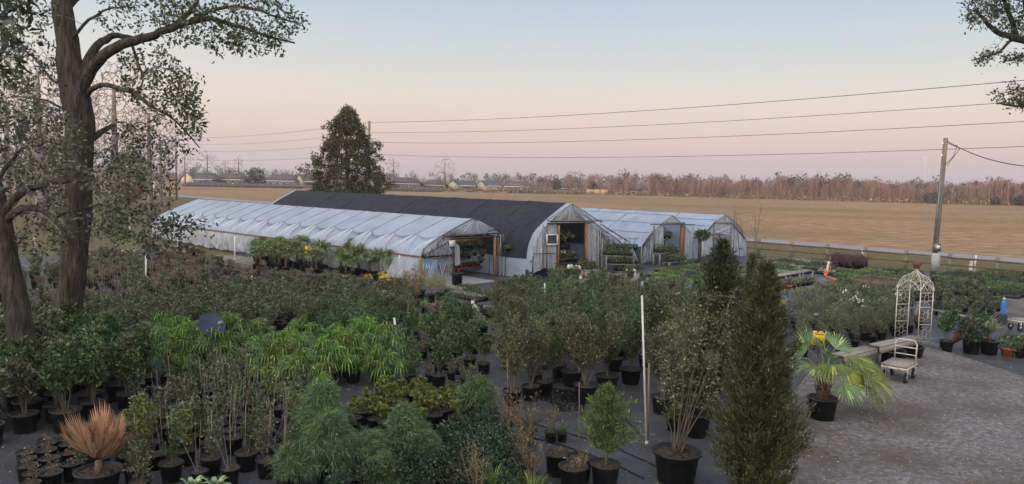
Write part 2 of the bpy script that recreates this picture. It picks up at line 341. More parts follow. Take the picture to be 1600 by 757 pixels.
def leafmat(name, col, rough=.5, island=.62, objr=.2, spec=.35, trans=.2): return mat(name, col, rough=rough, island=island, objr=objr, spec=spec, trans=trans, tips=.24)
M['litter'] = mat('dead_leaf', (.26,.19,.12), .9, island=.6)
M['pebble'] = mat('pebble', (.30,.28,.27), .9, island=.6)
scatter('leaf_litter', 14000, [(-13,9), (9,9), (9,22), (-13,24)], .022, M['litter'], 3, .022)
scatter('leaf_litter', 1500, [(-9,22), (12,22), (14,36), (-9,36)], .03, M['litter'], 4, .03)
scatter('pebbles', 9000, gy, .014, M['pebble'], 5, .028, .8)

# ------------------------------------------------------------------ leaf clouds
def leaf_arr(P, Dr, L, Wd, rng, fold=.25, curl=0.0):
    """one kite-shaped leaf (4 corners) from each point P along Dr"""
    P = np.asarray(P, float); Dr = np.asarray(Dr, float); n = len(P)
    Dr = Dr/(np.linalg.norm(Dr, axis=1, keepdims=True)+1e-9)
    R = rng.normal(size=(n, 3)); S = np.cross(Dr, R); S /= (np.linalg.norm(S, axis=1, keepdims=True)+1e-9); U = np.cross(S, Dr)
    l = (L*rng.uniform(.7, 1.25, n))[:,None]; w = (Wd*rng.uniform(.75, 1.2, n))[:,None]
    A = P; B = P+Dr*l*.45+S*w*.5+U*w*fold; C = P+Dr*l-np.array([0,0,1])*l*curl; E = P+Dr*l*.45-S*w*.5+U*w*fold
    V = np.stack([A, B, C, E], 1).reshape(-1, 3); return V, np.arange(n*4).reshape(-1, 4)
def unit(v): v = np.asarray(v, float); return v/(np.linalg.norm(v)+1e-9)

# ------------------------------------------------------------------ trees grown toward their crown
class Tree:
    def __init__(s, seed): s.rng = np.random.default_rng(seed); s.nodes = np.zeros((0,3)); s.rad = np.zeros(0); s.limbs = []; s.P = []; s.Dd = []; s.tips = []
    def limb(s, pts, r0, r1, n=8, sub=4, wob=.0, rr=None):
        pts = [np.array(p, float) for p in pts]; o = []; R = []
        k = len(pts)
        for i in range(k-1):
            a = pts[max(i-1,0)]; b = pts[i]; c = pts[i+1]; d = pts[min(i+2,k-1)]
            for j in range(sub):
                t = j/sub
                o.append(.5*((2*b)+(-a+c)*t+(2*a-5*b+4*c-d)*t*t+(-a+3*b-3*c+d)*t**3))
        o.append(pts[-1]); m = len(o)
        for i in range(m):
            o[i] = o[i]+s.rng.normal(size=3)*wob
            R.append((r0+(r1-r0)*(i/(m-1))) if rr is None else float(np.interp(i/(m-1)*(k-1), range(k), rr)))
        s.limbs.append((o, R, n)); s.nodes = np.vstack([s.nodes, o]); s.rad = np.r_[s.rad, R]; return s
    def grow(s, pts, rt=.006, steps=4, wob=.12, n=3, grav=0.0, rmax=.05):
        pts = np.asarray(pts, float)
        d = np.array([np.min(np.linalg.norm(s.nodes-p, axis=1)) for p in pts]); 
        buf = [s.nodes]; nodes = s.nodes; rad = s.rad
        for i in np.argsort(d):
            p = pts[i]; q = np.linalg.norm(nodes-p, axis=1); k = int(np.argmin(q)); a = nodes[k]; L = q[k]
            if L < .03: continue
            o = [a]; r0 = min(rad[k]*.7, max(rt*1.5, L*.02), rmax); R = [r0]
            for j in range(1, steps+1):
                t = j/steps; x = a+(p-a)*t+s.rng.normal(size=3)*wob*L*(1-t)*t*1.6; x[2] -= grav*L*math.sin(t*math.pi)
                o.append(x); R.append(r0+(rt-r0)*t)
            s.limbs.append((o, R, n)); nodes = np.vstack([nodes, o[1:]]); rad = np.r_[rad, R[1:]]
            s.tips.append((o[-2], o[-1]))
        s.nodes = nodes; s.rad = rad; return s
    def leaves(s, per, spread, along=None):
        P = []; Dn = []
        for a, b in s.tips:
            d = unit(b-a); 
            for _ in range(per):
                t = s.rng.uniform(0, 1.1); P.append(a+(b-a)*t+s.rng.normal(size=3)*spread); Dn.append(d*.6+s.rng.normal(size=3)*.8)
        return np.array(P), np.array(Dn)
    def wood(s):
        mb = MB()
        for o, R, n in s.limbs: mb.tube([Vector(x) for x in o], R, n, cap=(n > 3))
        return mb
def blob_pts(rng, c, r, n, shell=.35):
    v = rng.normal(size=(n,3)); v /= np.linalg.norm(v, axis=1, keepdims=True); q = rng.uniform(shell, 1, n)**.6
    return np.asarray(c)+v*q[:,None]*np.asarray(r)
def Dp(px, py, y): return np.array(D(px, py, y))

M['puddle'] = mat('still_water', (.02,.022,.025), .03, spec=.6)
def puddle(c, r, seed, lab):
    rg = np.random.default_rng(seed); ph = rg.uniform(0, 6.28, 4); p = []
    for k in range(28): a = k/28*6.283; q = r*(1+.25*math.sin(2*a+ph[0])+.15*math.sin(3*a+ph[1])+.08*math.sin(7*a+ph[2])); p.append((c.x+q*math.cos(a), c.y+1.5*q*math.sin(a)))
    o = sheet('puddle', p, .0085, 'puddle')
puddle(G(874,622), .60, 1, ''); puddle(G(868,596), .22, 2, ''); puddle(G(960,668), .2, 3, '')

rg = np.random.default_rng(88); V = []; F = []                 # weeds along the ragged edge of the gravel
for e in range(len(gy)-3):
    a, b_ = gy[e], gy[e+1]; a = Vector((a[0],a[1],0)); b_ = Vector((b_[0],b_[1],0))
    for _ in range(int((b_-a).length*5)):
        c = a.lerp(b_, rg.uniform())+Vector((rg.normal()*.22, rg.normal()*.22, 0))
        for _k in range(7):
            an = rg.uniform(0,6.28); h = rg.uniform(.04,.16); d = Vector((math.cos(an)*h*.8, math.sin(an)*h*.8, h)); s_ = Vector((-math.sin(an), math.cos(an), 0))*.008; i0 = len(V); V += [c-s_, c+s_, c+d]; F.append((i0,i0+1,i0+2))
M['weed'] = leafmat('low_weeds', (.10,.12,.04)) if 'leafmat' in globals() else M['verge']
mb = MB(); mb.add(V, F); mb.build('weeds', M['weed'], kind='stuff')
# ------------------------------------------------------------------ far wood
M['twigs'] = mat('winter_twigs', (.235,.165,.135), .95, island=.35)
M['twigs_dark'] = mat('winter_branches', (.14,.115,.10), .95, island=.3)
M['pine'] = leafmat('pine_needles', (.06,.062,.04), .7)
M['scrub'] = leafmat('field_edge_scrub', (.17,.12,.075), .8)
def bare_crown(rng, h, w, n, base=0.0):
    """upright fan of fine branches, each a tapered sliver"""
    t = rng.uniform(.05, .8, n)*h; a = rng.uniform(0, 6.283, n); up = rng.uniform(.25, .6, n)*h*.6
    ro = rng.uniform(.05, 1, n)*w*.5; P0 = np.c_[np.cos(a)*ro*.15, np.sin(a)*ro*.15, t+base]
    P1 = np.c_[np.cos(a)*ro, np.sin(a)*ro, np.minimum(t+up, h*rng.uniform(.85,1.0,n))+base]
    wd = rng.uniform(.03, .085, n)*h/8; S = np.c_[np.sin(a+1.3), np.cos(a+1.3), np.zeros(n)]*wd[:,None]
    V = np.stack([P0-S, P0+S, P1], 1).reshape(-1,3); return V, np.arange(n*3).reshape(-1,3)
def forest(name, x0, x1, ny, dist, h0, hv, n, seed, pine_p, m1, depth=45):
    rng = np.random.default_rng(seed); mb = MB(); pn = MB(); sc = MB()
    for i in range(n):
        px = rng.uniform(x0, x1); dd = dist(px)+rng.uniform(0, 1)**1.4*depth; c = np.array([(px-800)/FPX*dd, dd, 0.0])
        hs = h0+hv*(math.sin(px*.021)+.6*math.sin(px*.057+1))*.5+rng.uniform(-1.3, 1.2)+.5*math.sin(px*.13)+(dd-dist(px))*.018
        if rng.uniform() < pine_p:
            k = 34; hh = hs*rng.uniform(.92,1.16); pts = blob_pts(rng, c+[0,0,hh*.80], (1.3,1.3,hh*.2), k); V, F = leaf_arr(pts, rng.normal(size=(k,3)), .8, .45, rng); pn.arr(V, F)
            V, F = bare_crown(rng, hh*.9, .5, 4); mb.arr(V+c, F)
        else:
            V, F = bare_crown(rng, hs, rng.uniform(3.5, 7), 84); mb.arr(V+c, F)
    mb.build(name, m1, kind='stuff', label=None)
    return pn
edge = lambda px: 5.05*FPX/max(8, (np.interp(px, [300, 1020, 1600, 1900], [291.5, 306.5, 322, 330]) - (280+(px-800)*.021)))
pn = forest('far_wood', 1010, 1850, 0, edge, 6.9, 1.2, 1700, 11, .09, M['twigs'], 40)
pn2 = forest('far_wood', 800, 1015, 0, lambda p: edge(p)+12, 6.6, 1.0, 170, 12, .3, M['twigs'], 45)
pn3 = forest('far_wood', -150, 800, 0, lambda p: edge(p)+40, 6.3, .9, 330, 13, .3, M['twigs_dark'], 40)
pn.V += pn2.V+pn3.V; pn.F += pn2.F+pn3.F
pn.build('far_pines', M['pine'], kind='stuff')
rng = np.random.default_rng(5); sc = MB()                      # scrub along the field's far edge
for i in range(420):
    px = rng.uniform(560, 1800); dd = edge(px)-rng.uniform(-2, 4); c = [(px-800)/FPX*dd, dd, .5]
    s = rng.uniform(.6, 1.5); k = 22; V, F = leaf_arr(blob_pts(rng, c, (1.6*s, 1.2, .9*s), k), rng.normal(size=(k,3)), .7, .3, rng); sc.arr(V, F)
sc.build('scrub', M['scrub'], kind='stuff')
for px, w, h, lab in ((1455, 24, 3.6, 'dark green bush standing before the far wood beside the service pole'), (1553, 9, 2.3, 'small dark bush at the field edge right of the service pole'), (1592, 14, 3.2, 'dark bush at the field edge at the right end of the far wood')):
    dd = edge(px)-3; ww = w/FPX*dd; rng = np.random.default_rng(px); k = 700
    c = np.array([(px-800)/FPX*dd, dd, h*.48]); mb = MB(); V, F = leaf_arr(blob_pts(rng, c, (ww*.8, ww*.6, h*.55), k), rng.normal(size=(k,3)), .5, .35, rng); mb.arr(V, F)
    mb.wb('field_bush', M['pine'], None, label=lab, cat='bush', group='dark bushes before the far wood')

# ------------------------------------------------------------------ unseen wood added behind the viewer, shaped to keep evening sun off the yard
rng = np.random.default_rng(99); mb = MB(); k = 34000
P = np.c_[rng.uniform(-420, 250, k), -62+rng.normal(size=k)*6, np.zeros(k)]
top = 12.6+np.clip((-135-P[:,0])/18, 0, 1)*8+1.6*np.sin(P[:,0]*.05)+1.2*np.sin(P[:,0]*.17+2); P[:,2] = rng.uniform(0, 1, k)*top
V, F = leaf_arr(P, rng.normal(size=(k,3)), 3.4, 2.2, rng); mb.arr(V, F)
for i in range(140):
    x = -420+i*5.2+rng.uniform(-2,2); mb.tube([(x,-62,0),(x+rng.uniform(-1,1),-62,9)], [.3,.12], 5)
mb.build('added_shade_wood', M['pine'], kind='stuff')

# ------------------------------------------------------------------ far houses
M['roof_grey'] = mat('dark_shingles', (.075,.07,.075), .9, (.11,.10,.105), .8)
M['roof_brown'] = mat('brown_shingles', (.10,.075,.068), .9, (.13,.10,.09), .8)
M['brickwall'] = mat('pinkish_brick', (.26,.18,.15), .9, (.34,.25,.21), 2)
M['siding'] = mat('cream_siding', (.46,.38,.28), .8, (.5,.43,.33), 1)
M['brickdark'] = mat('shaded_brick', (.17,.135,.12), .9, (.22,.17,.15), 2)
def house(px0, px1, yb, ytop, roof, wall, lab, gable=None, eave=.52, seed=0, win=3):
    cx = (px0+px1)/2; hor = 280+(cx-800)*.021; d = 5*FPX/(yb-hor); w = (px1-px0)/FPX*d; x0 = (px0-800)/FPX*d; z1 = 5-(ytop-hor)*d/FPX; ze = z1*eave; dp = 9.0
    t = thing('house', lab, 'house', (x0+w/2, d+dp/2, 0), 'far houses beyond the field')
    a, b = x0, x0+w; y0, y1 = d, d+dp
    MB().box(((a+b)/2, (y0+y1)/2, ze/2), (w*.97, dp*.97, ze)).wb('wall', M[wall], t)
    if gable == 'left':          # ridge along x, the pale gable end faces left
        gx = a+w*.01; m = MB(); r0 = a-.3; rise = z1-ze
        # cross gable: triangular pale wall facing the viewer on the left third
        gw = w*.40; m.prism([(a, y0-.6, ze*.2), (a+gw, y0-.6, ze*.2), (a+gw, y0-.6, ze), (a+gw/2, y0-.6, z1*.97), (a, y0-.6, ze)], (0, 1.2, 0)); m.wb('gable', M['siding'], t)
        r = MB(); r.add([(a-.4,y0-.9,ze-.1),(a+gw/2,y0-.9,z1+.1),(a+gw/2,y1,z1+.1),(a-.4,y1,ze-.1),(a+gw+.4,y0-.9,ze-.1),(a+gw+.4,y1,ze-.1)], [(0,1,2,3),(1,4,5,2)])
        r.add([(a+gw/2,(y0+y1)/2,z1),(b-w*.08,(y0+y1)/2,z1),(b+.4,y0-.5,ze-.05),(a+gw*.6,y0-.5,ze-.05),(b+.4,y1,ze-.05)], [(0,1,2,3),(1,4,2)]); r.wb('roof', M[roof], t)
    else:
        e = min(w*.25, 5); r = MB(); r.add([(a-.5,y0-.5,ze),(b+.5,y0-.5,ze),(b+.5,y1+.5,ze),(a-.5,y1+.5,ze),(a+e,(y0+y1)/2,z1),(b-e,(y0+y1)/2,z1)], [(0,1,5,4),(1,2,5),(2,3,4,5),(3,0,4),(0,3,2,1)])
        ro = r.wb('roof', M[roof], t)
        if seed % 2: MB().box((a+w*.6, d+3, z1*.95), (.9,.9,1.0)).build('chimney', M['brickdark'], ro)
    MB().box(((a+b)/2, y0-.45, ze-.12), (w*1.0, .12, .22)).wb('fascia', M['white'], t)
    for i in range(win):
        x = a+w*(.5+.45*(i+.5)/win) if gable else a+w*(i+.7)/(win+.4)
        wn = MB().box((x, y0+.1, ze*.58), (1.5, .1, ze*.4)).wb('window', M['white'], t)
        MB().box((x, y0+.04, ze*.58), (1.25, .1, ze*.33)).build('pane', M['glass'], wn)
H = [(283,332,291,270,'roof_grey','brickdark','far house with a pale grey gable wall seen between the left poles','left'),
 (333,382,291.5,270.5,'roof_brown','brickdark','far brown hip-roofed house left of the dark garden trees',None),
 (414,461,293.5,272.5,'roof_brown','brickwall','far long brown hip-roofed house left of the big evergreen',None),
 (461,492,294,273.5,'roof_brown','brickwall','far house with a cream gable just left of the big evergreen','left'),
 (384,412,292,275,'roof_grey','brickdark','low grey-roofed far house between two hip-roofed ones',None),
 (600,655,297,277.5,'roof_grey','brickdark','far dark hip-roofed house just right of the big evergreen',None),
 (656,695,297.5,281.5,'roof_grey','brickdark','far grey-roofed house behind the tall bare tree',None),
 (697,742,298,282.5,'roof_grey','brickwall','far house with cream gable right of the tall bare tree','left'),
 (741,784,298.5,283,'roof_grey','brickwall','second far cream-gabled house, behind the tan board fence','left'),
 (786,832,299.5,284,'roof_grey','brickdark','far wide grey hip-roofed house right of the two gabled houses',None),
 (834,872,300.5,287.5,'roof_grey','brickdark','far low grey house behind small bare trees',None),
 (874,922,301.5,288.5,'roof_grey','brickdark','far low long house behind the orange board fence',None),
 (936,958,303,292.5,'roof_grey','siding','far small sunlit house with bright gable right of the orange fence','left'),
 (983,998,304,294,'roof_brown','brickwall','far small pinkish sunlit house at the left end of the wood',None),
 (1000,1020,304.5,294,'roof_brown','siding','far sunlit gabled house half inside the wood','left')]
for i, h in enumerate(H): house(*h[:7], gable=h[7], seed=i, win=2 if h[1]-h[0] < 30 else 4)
def bfence(px0, px1, yb, h, lab, m, n=None):
    hor = 280+((px0+px1)/2-800)*.021; d = 5*FPX/(yb-hor); a = (px0-800)/FPX*d; b = (px1-800)/FPX*d
    t = thing('board_fence', lab, 'fence', ((a+b)/2, d, 0)); k = n or int((b-a)/2.4)
    for i in range(k):
        x = a+(b-a)*(i+.5)/k; MB().box((x, d, h/2), ((b-a)/k*.96, .08, h*random.uniform(.95,1.03))).wb('fence_panel', m, t)
M['tanfence'] = mat('tan_fence_boards', (.30,.21,.13), .9, (.36,.26,.17), 2)
M['greyfence'] = mat('grey_fence_boards', (.10,.085,.08), .9, (.13,.11,.10), 2)
bfence(752, 776, 300.5, 1.8, 'tan board fence in front of the second cream-gabled far house', M['tanfence'])
bfence(914, 948, 304.5, 1.9, 'sunlit orange-tan board fence at the right of the far houses', M['tanfence'])
bfence(285, 470, 293.2, 1.5, 'long low grey-brown board fence along the back of the far left houses', M['greyfence'], 40)
bfence(604, 690, 299.5, 1.4, 'low grey board fence right of the big evergreen', M['greyfence'], 20)
bfence(790, 905, 302.5, 1.5, 'low dark grey board fence between the tan and the orange fences', M['greyfence'], 26)

# ------------------------------------------------------------------ far bare trees, one by one
def far_tree(px, yb, ytop, wpx, lab, seed, dense=60, m='twigs_dark', dd=None, grp='bare trees among the far houses'):
    hor = 280+(px-800)*.021; d = dd or 5*FPX/(yb-hor); h = 5-(ytop-hor)*d/FPX; w = wpx/FPX*d; rng = np.random.default_rng(seed); x = (px-800)/FPX*d
    t = thing('bare_tree', lab, 'tree', (x, d, 0), grp); T = Tree(seed)
    T.limb([(0,0,0),(w*.02,0,h*.3),(0,w*.03,h*.62),(w*.02,0,h*.85)], h*.028, h*.009, 6)
    pts = blob_pts(rng, (0,0,h*.63), (w*.5, w*.5, h*.37), dense, .25); pts = pts[pts[:,2] > h*.22]
    T.grow(pts, rt=h*.0022*(1.2 if dd else 1.9), wob=.05, grav=-.16); T.grow(blob_pts(rng, (0,0,h*.65), (w*.52, w*.52, h*.36), dense*2, .6), rt=h*.0016*(1. if dd else 1.8), steps=3, wob=.05, grav=-.05)
    tr = MB(); o, R, n = T.limbs[0]; tr.tube([Vector(q) for q in o], R, n); T.limbs = T.limbs[1:]
    tr.build('trunk', M[m], t); T.wood().build('crown', M[m], t)
for i, (px, yb, yt, w, lab) in enumerate([
 (693,299,245,37,'tall rounded bare tree standing alone above the far roofs'), (613,297,246,24,'narrow bare tree just right of the big evergreen'),
 (323,291,233,32,'spreading bare tree above the roof between the left poles'), (351,291,250,20,'bare tree behind the brown hip-roofed far house'),
 (372,291,243,18,'slender bare tree left of the long brown-roofed house'), (481,294,254,26,'bare tree touching the left side of the big evergreen'),
 (780,300,268,16,'small bare tree above the second cream-gabled house'), (820,301,270,12,'thin bare tree beside the wide grey house'),
 (849,302,272,18,'wispy small bare tree between low grey houses'), (896,303,265,30,'wide bare tree above the orange board fence'),
 (938,303,270,14,'small upright bare tree by the bright-gabled house'), (964,303,265,13,'slim bare tree at the left edge of the wood'), (990,304,264,12,'slim bare tree left of the pinkish house'),
 (288,292,236,34,'bare tree just right of the front left pole')]): far_tree(px, yb, yt, w, lab, 40+i)
for i, (px, w, top) in enumerate([(400,26,263),(590,20,268),(868,14,279),(925,9,284)]):
    d = 285; hor = 280+(px-800)*.021; h = 5-(top-hor)*d/FPX; rng = np.random.default_rng(i); k = 420; x = (px-800)/FPX*d
    t = thing('garden_evergreen', ['dark rounded evergreen behind the far left houses','dark evergreen at the right foot of the big evergreen','small dark pine above the low grey house','tiny dark pine by the orange board fence'][i], 'tree', (x, d, 0), 'dark evergreens among the far houses')
    mb = MB(); V, F = leaf_arr(blob_pts(rng, (0,0,h*.6), (w/FPX*d*.5, 2, h*.42), k), rng.normal(size=(k,3)), .8, .5, rng); mb.arr(V, F); mb.build('crown', M['pine'], t)
    MB().tube([(0,0,0),(0,0,h*.6)], [.2,.1], 6).build('trunk', M['twigs_dark'], t)

# ------------------------------------------------------------------ cell tower
d = 900.; x = (1439-800)/FPX*d; hor = 293.4; h = 5+(hor-246)*d/FPX
t = thing('cell_tower', 'distant slim pale communication tower rising above the wood', 'tower', (x, d, 0))
mb = MB()
for k in range(3):
    a = k*2.094; mb.tube([(math.cos(a)*1.6, math.sin(a)*1.6, 0), (math.cos(a)*.5, math.sin(a)*.5, h-3)], [.28,.2], 4)
for i in range(16):
    z = 2+i*(h-6)/16; r = 1.6-1.1*z/h
    for k in range(3):
        a = k*2.094; b = a+2.094; mb.tube([(math.cos(a)*r, math.sin(a)*r, z), (math.cos(b)*r*.95, math.sin(b)*r*.95, z+1.5)], .12, 3)
M['towersteel'] = mat('pale_tower_steel', (.5,.42,.42), .6)
mb.build('lattice_mast', M['towersteel'], t)
mb = MB()
for k in range(6): a = k*1.047; mb.box((math.cos(a)*1.8, math.sin(a)*1.8, h-2), (.5,.5,2.4), a)
mb.build('antenna', M['white'], t)

# ------------------------------------------------------------------ line poles and wires
def pole(base, h, lab, r=.15, cross=None, nm='utility_pole', white=False, m='pole'):
    t = thing(nm, lab, 'pole', base)
    MB().tube([(0,0,0),(0,0,h)], [r*1.25, r*.8], 10).build('shaft', M[m], t)
    return t
A_ = Vector((-59.5,136,0)); B_ = Vector((-16.3,87,0)); C_ = Vector((30.5,38.5,0)); Z_ = Vector((-105,187,0))
t = pole(A_, 11.0, 'thin power line pole left of the small houses across the field', .16)
t = pole(B_, 11.15, 'power line pole rising behind the right side of the big evergreen', .17)
for z in (9.87, 8.8, 7.45): MB().lathe([(0,0),(.05,0),(.07,.05),(.05,.1),(.06,.15),(0,.17)], 8, (.2,-.2,z-.08)).build('insulator', M['white'], t)
MB().beam((-.3,.3,9.6),(.3,-.3,9.6),.09,.1).build('crossarm', M['pole'], t)
t = pole(C_, 11.2, 'power line pole at the right beyond the frame edge', .17)
t = pole(Z_, 11.2, 'power line pole far down the road to the left', .17)
hts = [10.99, 9.87, 8.79, 7.45]
for i, z in enumerate(hts):
    pts = []
    for (a, b) in ((Z_, A_), (A_, B_), (B_, C_)):
        for k in range(12):
            s = k/12; pts.append((a.x+(b.x-a.x)*s, a.y+(b.y-a.y)*s, z-1.0*.55*4*s*(1-s)))
    pts.append((C_.x, C_.y, z)); mb = MB(); mb.tube(pts, .017 if i else .02, 4)
    mb.wb('overhead_wire', M['iron'], None, label=['topmost of the four overhead wires crossing the sky', 'second overhead wire from the top', 'third overhead wire from the top', 'lowest of the four overhead wires crossing the sky'][i], cat='wire', group='overhead wires')
# far faint line
mb = MB(); mb.tube([(-400+i*60, 330, 9.6-.8*abs(math.sin(i*1.0))) for i in range(18)], .03, 3); mb.wb('overhead_wire', M['towersteel'], None, label='faint distant wire low over the far wood', cat='wire')
# two nearer poles on the left
p = G(241, 312); pole((p.x, p.y, 0), 7.2, 'wooden pole with white lower half left of the white greenhouse', .14, nm='utility_pole')
MB().tube([(p.x, p.y-.02, .2), (p.x+.1, p.y-.25, 3.2)], .13, 8).wb('white_marker_pipe', M['pvc'], None, label='white pipe strapped upright against the left wooden pole', cat='pipe')

# service pole on the right
b = G(1457, 436); top = D(1478, 216, b.y)
t = thing('service_pole', 'tall weathered wooden service pole with meter box by the right fence', 'pole', (b.x, b.y, 0))
MB().tube([(0,0,0), (top.x-b.x, 0, top.z)], [.15,.115], 12).build('shaft', M['pole'], t)
dx = top.x-b.x
MB().tube([(-.12,-.12,1.2),(-.12+dx*.75,-.10,top.z*.8)], .035, 8).build('conduit', M['steel'], t)
mt = MB().box((-.02,-.22,.95), (.42,.16,1.0)).build('meter_panel', M['concrete'], t)
mt2 = MB().box((.0,-.24,1.75), (.34,.18,.42)).build('meter_box', M['steel'], t)
MB().lathe([(0,0),(.1,0),(.1,.06),(0,.09)], 14, (0,0,0)).build('meter_glass', M['white'], mt2, loc=(0,-.33,1.78)).rotation_euler = (math.pi/2,0,0)
ins = MB()
for z in (.35, 1.0): ins.lathe([(0,0),(.05,0),(.06,.06),(.03,.12),(0,.14)], 8, (dx-.17, 0, top.z-z))
ins.build('insulator', M['white'], t)
mb = MB()
mb.tube([(dx+.05,-.05,top.z-.25),(dx+.45,-.3,top.z-.5),(dx+.3,-.3,top.z-1.0),(dx-.02,-.12,top.z-1.45)], .018, 4)
mb.tube([(dx+.4,-.3,top.z-.35),(dx+.6,-.3,top.z-.6),(dx+.1,-.12,top.z-1.5)], .015, 4)
mb.build('service_loop', M['iron'], t)
e = D(1640, 262, 32); s0 = Vector((top.x+.05, b.y, top.z-.15)); pts = []
for k in range(13):
    u = k/12; q = s0.lerp(e, u); q.z -= .35*4*u*(1-u); pts.append(q)
MB().tube(pts, .022, 4).wb('service_wire', M['iron'], None, label='thick twisted service wire running right from the service pole top', cat='wire')
# pickup truck parked far left, beyond the lane
p = G(228, 303.5)
t = thing('pickup_truck', 'small red pickup truck parked far away beyond the left poles', 'truck', (p.x, p.y, 0), rz=.1)
L = 5.2; mb = MB(); prof = [(-2.6,.45),(-2.6,1.05),(-.2,1.08),(-.05,1.7),(1.0,1.72),(1.45,1.15),(2.5,1.02),(2.6,.5)]
mb.prism([(x, -.95, z) for x, z in prof], (0,1.9,0)); mb.build('body', M['red'], t)
for sgn in (-1,): MB().prism([(.05,-.97,1.15),(.1,-.97,1.6),(.95,-.97,1.62),(1.25,-.97,1.17)], (0,.03,0)).build('side_window', M['glass'], t)
for x in (-1.6, 1.65):
    for y in (-.85, .85):
        w = MB().lathe([(0,-.11),(.33,-.11),(.37,-.06),(.37,.06),(.33,.11),(0,.11)], 14).build('wheel', M['rubber'], t, loc=(x,y,.37)); w.rotation_euler = (math.pi/2,0,0)
        MB().lathe([(0,-.12),(.19,-.12),(.19,.12),(0,.12)], 10).build('rim', M['chrome'], w)
MB().box((2.6,0,.55),(.12,1.8,.18)).build('bumper', M['chrome'], t)
# ------------------------------------------------------------------ greenhouses
GD = Vector((-.737, .676, 0)).normalized(); GF = Vector((.676, .737, 0)).normalized(); UP = Vector((0,0,1))
M['film_roof'] = film('milky_roof_film', .88, (.52,.60,.73), .4, .05, 1.3)
M['film_skirt'] = film('milky_side_film', .50, (.78,.80,.86), .35, .02, 3, .72)
M['film_clear'] = film('clear_end_film', .22, (.85,.89,.95), .3, .006, 2, .38)
M['film_blue'] = film('bluish_roof_film', .90, (.45,.54,.68), .45, .010, 1.5)
M['shade'] = mat('dark_shade_cloth', (.016,.018,.028), .9, (.026,.028,.042), 2.5, bump=.01, bscale=3)
NTH = ['leftmost','second-from-left','third-from-left','fourth-from-left','fifth-from-left','sixth-from-left','seventh-from-left','eighth-from-left','ninth-from-left','tenth-from-left','eleventh-from-left','twelfth-from-left','thirteenth-from-left','fourteenth-from-left','rightmost']
def nth_(i, n): return 'rightmost' if i == n-1 else NTH[min(i,13)]
class Front:
    def __init__(s, C): s.C = Vector(C)
    def p(s, px, py, off=0.0):
        d = ray(px, py); t = (s.C-CP).dot(GD)/d.dot(GD); return CP + d*t - GD*off
    def uz(s, u, z, a=0.0): return s.C + GF*u + UP*z + GD*a
rngs = np.random.default_rng(77)
def folds(seed):
    r = np.random.default_rng(seed); ph = r.uniform(0, 6.28, 6); fr = r.uniform(8, 40, 6)
    return lambda q: sum(math.sin(fr[i]*q+ph[i])/(1+i*.4) for i in range(6))*.4
def film_panel(c00, c10, c11, c01, amp=.03, seed=1, fan=0.0, nu=34, nv=12, gather=None):
    """film stretched over four corners, creased along its v direction, the creases fanning from a gathered edge"""
    c00, c10, c11, c01 = map(Vector, (c00, c10, c11, c01)); n = (c10-c00).cross(c01-c00); n.normalize(); fo = folds(seed); f2 = folds(seed+9)
    def fn(u, v):
        p = (c00*(1-u)+c10*u)*(1-v)+(c01*(1-u)+c11*u)*v
        q = u+(fan*(u-.5)*v)
        k = math.sin(math.pi*min(1, max(0, u)))**.3
        return p + n*(amp*k*(fo(q)*(.35+.65*(v if gather == 'top' else 1-v if gather == 'bottom' else 1))+.35*f2(q*.4+v*.5)))
    mb = MB(); mb.grid(fn, nu, nv); return mb
def film_tri(apex, a, b, amp=.04, seed=1, nu=30, nv=10):
    apex, a, b = map(Vector, (apex, a, b)); n = (a-apex).cross(b-apex).normalized(); fo = folds(seed)
    mb = MB(); mb.grid(lambda u, v: apex+((a*(1-u)+b*u)-apex)*v+n*amp*v*(1-v*.5)*fo(u), nu, nv); return mb

M['crease'] = mat('film_crease', (.80,.84,.90), .35, (.70,.74,.80), 3, spec=.5, trans=.3)
def creases(F, t, a0, a1, b0, b1, n, seed, fan=.3, r=.011, off=.05, bow=.12):
    """tight folds in the film running from edge a0-a1 to edge b0-b1 (picture points on the front)"""
    rg = np.random.default_rng(seed); A0, A1, B0, B1 = [F.p(*q, off) for q in (a0, a1, b0, b1)]; m = MB()
    for i in range(n):
        u = rg.uniform(0, 1); v = min(1, max(0, u+rg.normal()*fan)); p = A0.lerp(A1, u); q = B0.lerp(B1, v); s0, s1 = rg.uniform(0,.25), rg.uniform(.6,1); k = rg.normal()*bow*(q-p).length*.3
        pts = [p.lerp(q, s0+(s1-s0)*j/5)+GF*(k*math.sin(j/5*3.14)) for j in range(6)]; rr = r*rg.uniform(.5,1.4); m.tube(pts, [rr*.3,rr,rr,rr*.9,rr*.6,rr*.1], 4, cap=False)
    o = m.wb('film_creases', M['crease'], t); o['kind'] = 'stuff'
def profile_pt(prof, t):                 # prof: list of (u, z); t in 0..1 along its length
    L = [0]; 
    for i in range(1, len(prof)): L.append(L[-1]+math.dist(prof[i], prof[i-1]))
    s = t*L[-1]; i = max(k for k in range(len(L)-1) if L[k] <= s+1e-9); f = (s-L[i])/(L[i+1]-L[i]+1e-9)
    return (prof[i][0]+(prof[i+1][0]-prof[i][0])*f, prof[i][1]+(prof[i+1][1]-prof[i][1])*f)
def smooth_prof(prof, n=24):             # round its corners
    pts = [profile_pt(prof, i/n) for i in range(n+1)]
    for _ in range(2): pts = [pts[0]]+[((a[0]+2*b[0]+c[0])/4, (a[1]+2*b[1]+c[1])/4) for a, b, c in zip(pts, pts[1:], pts[2:])]+[pts[-1]]
    return pts

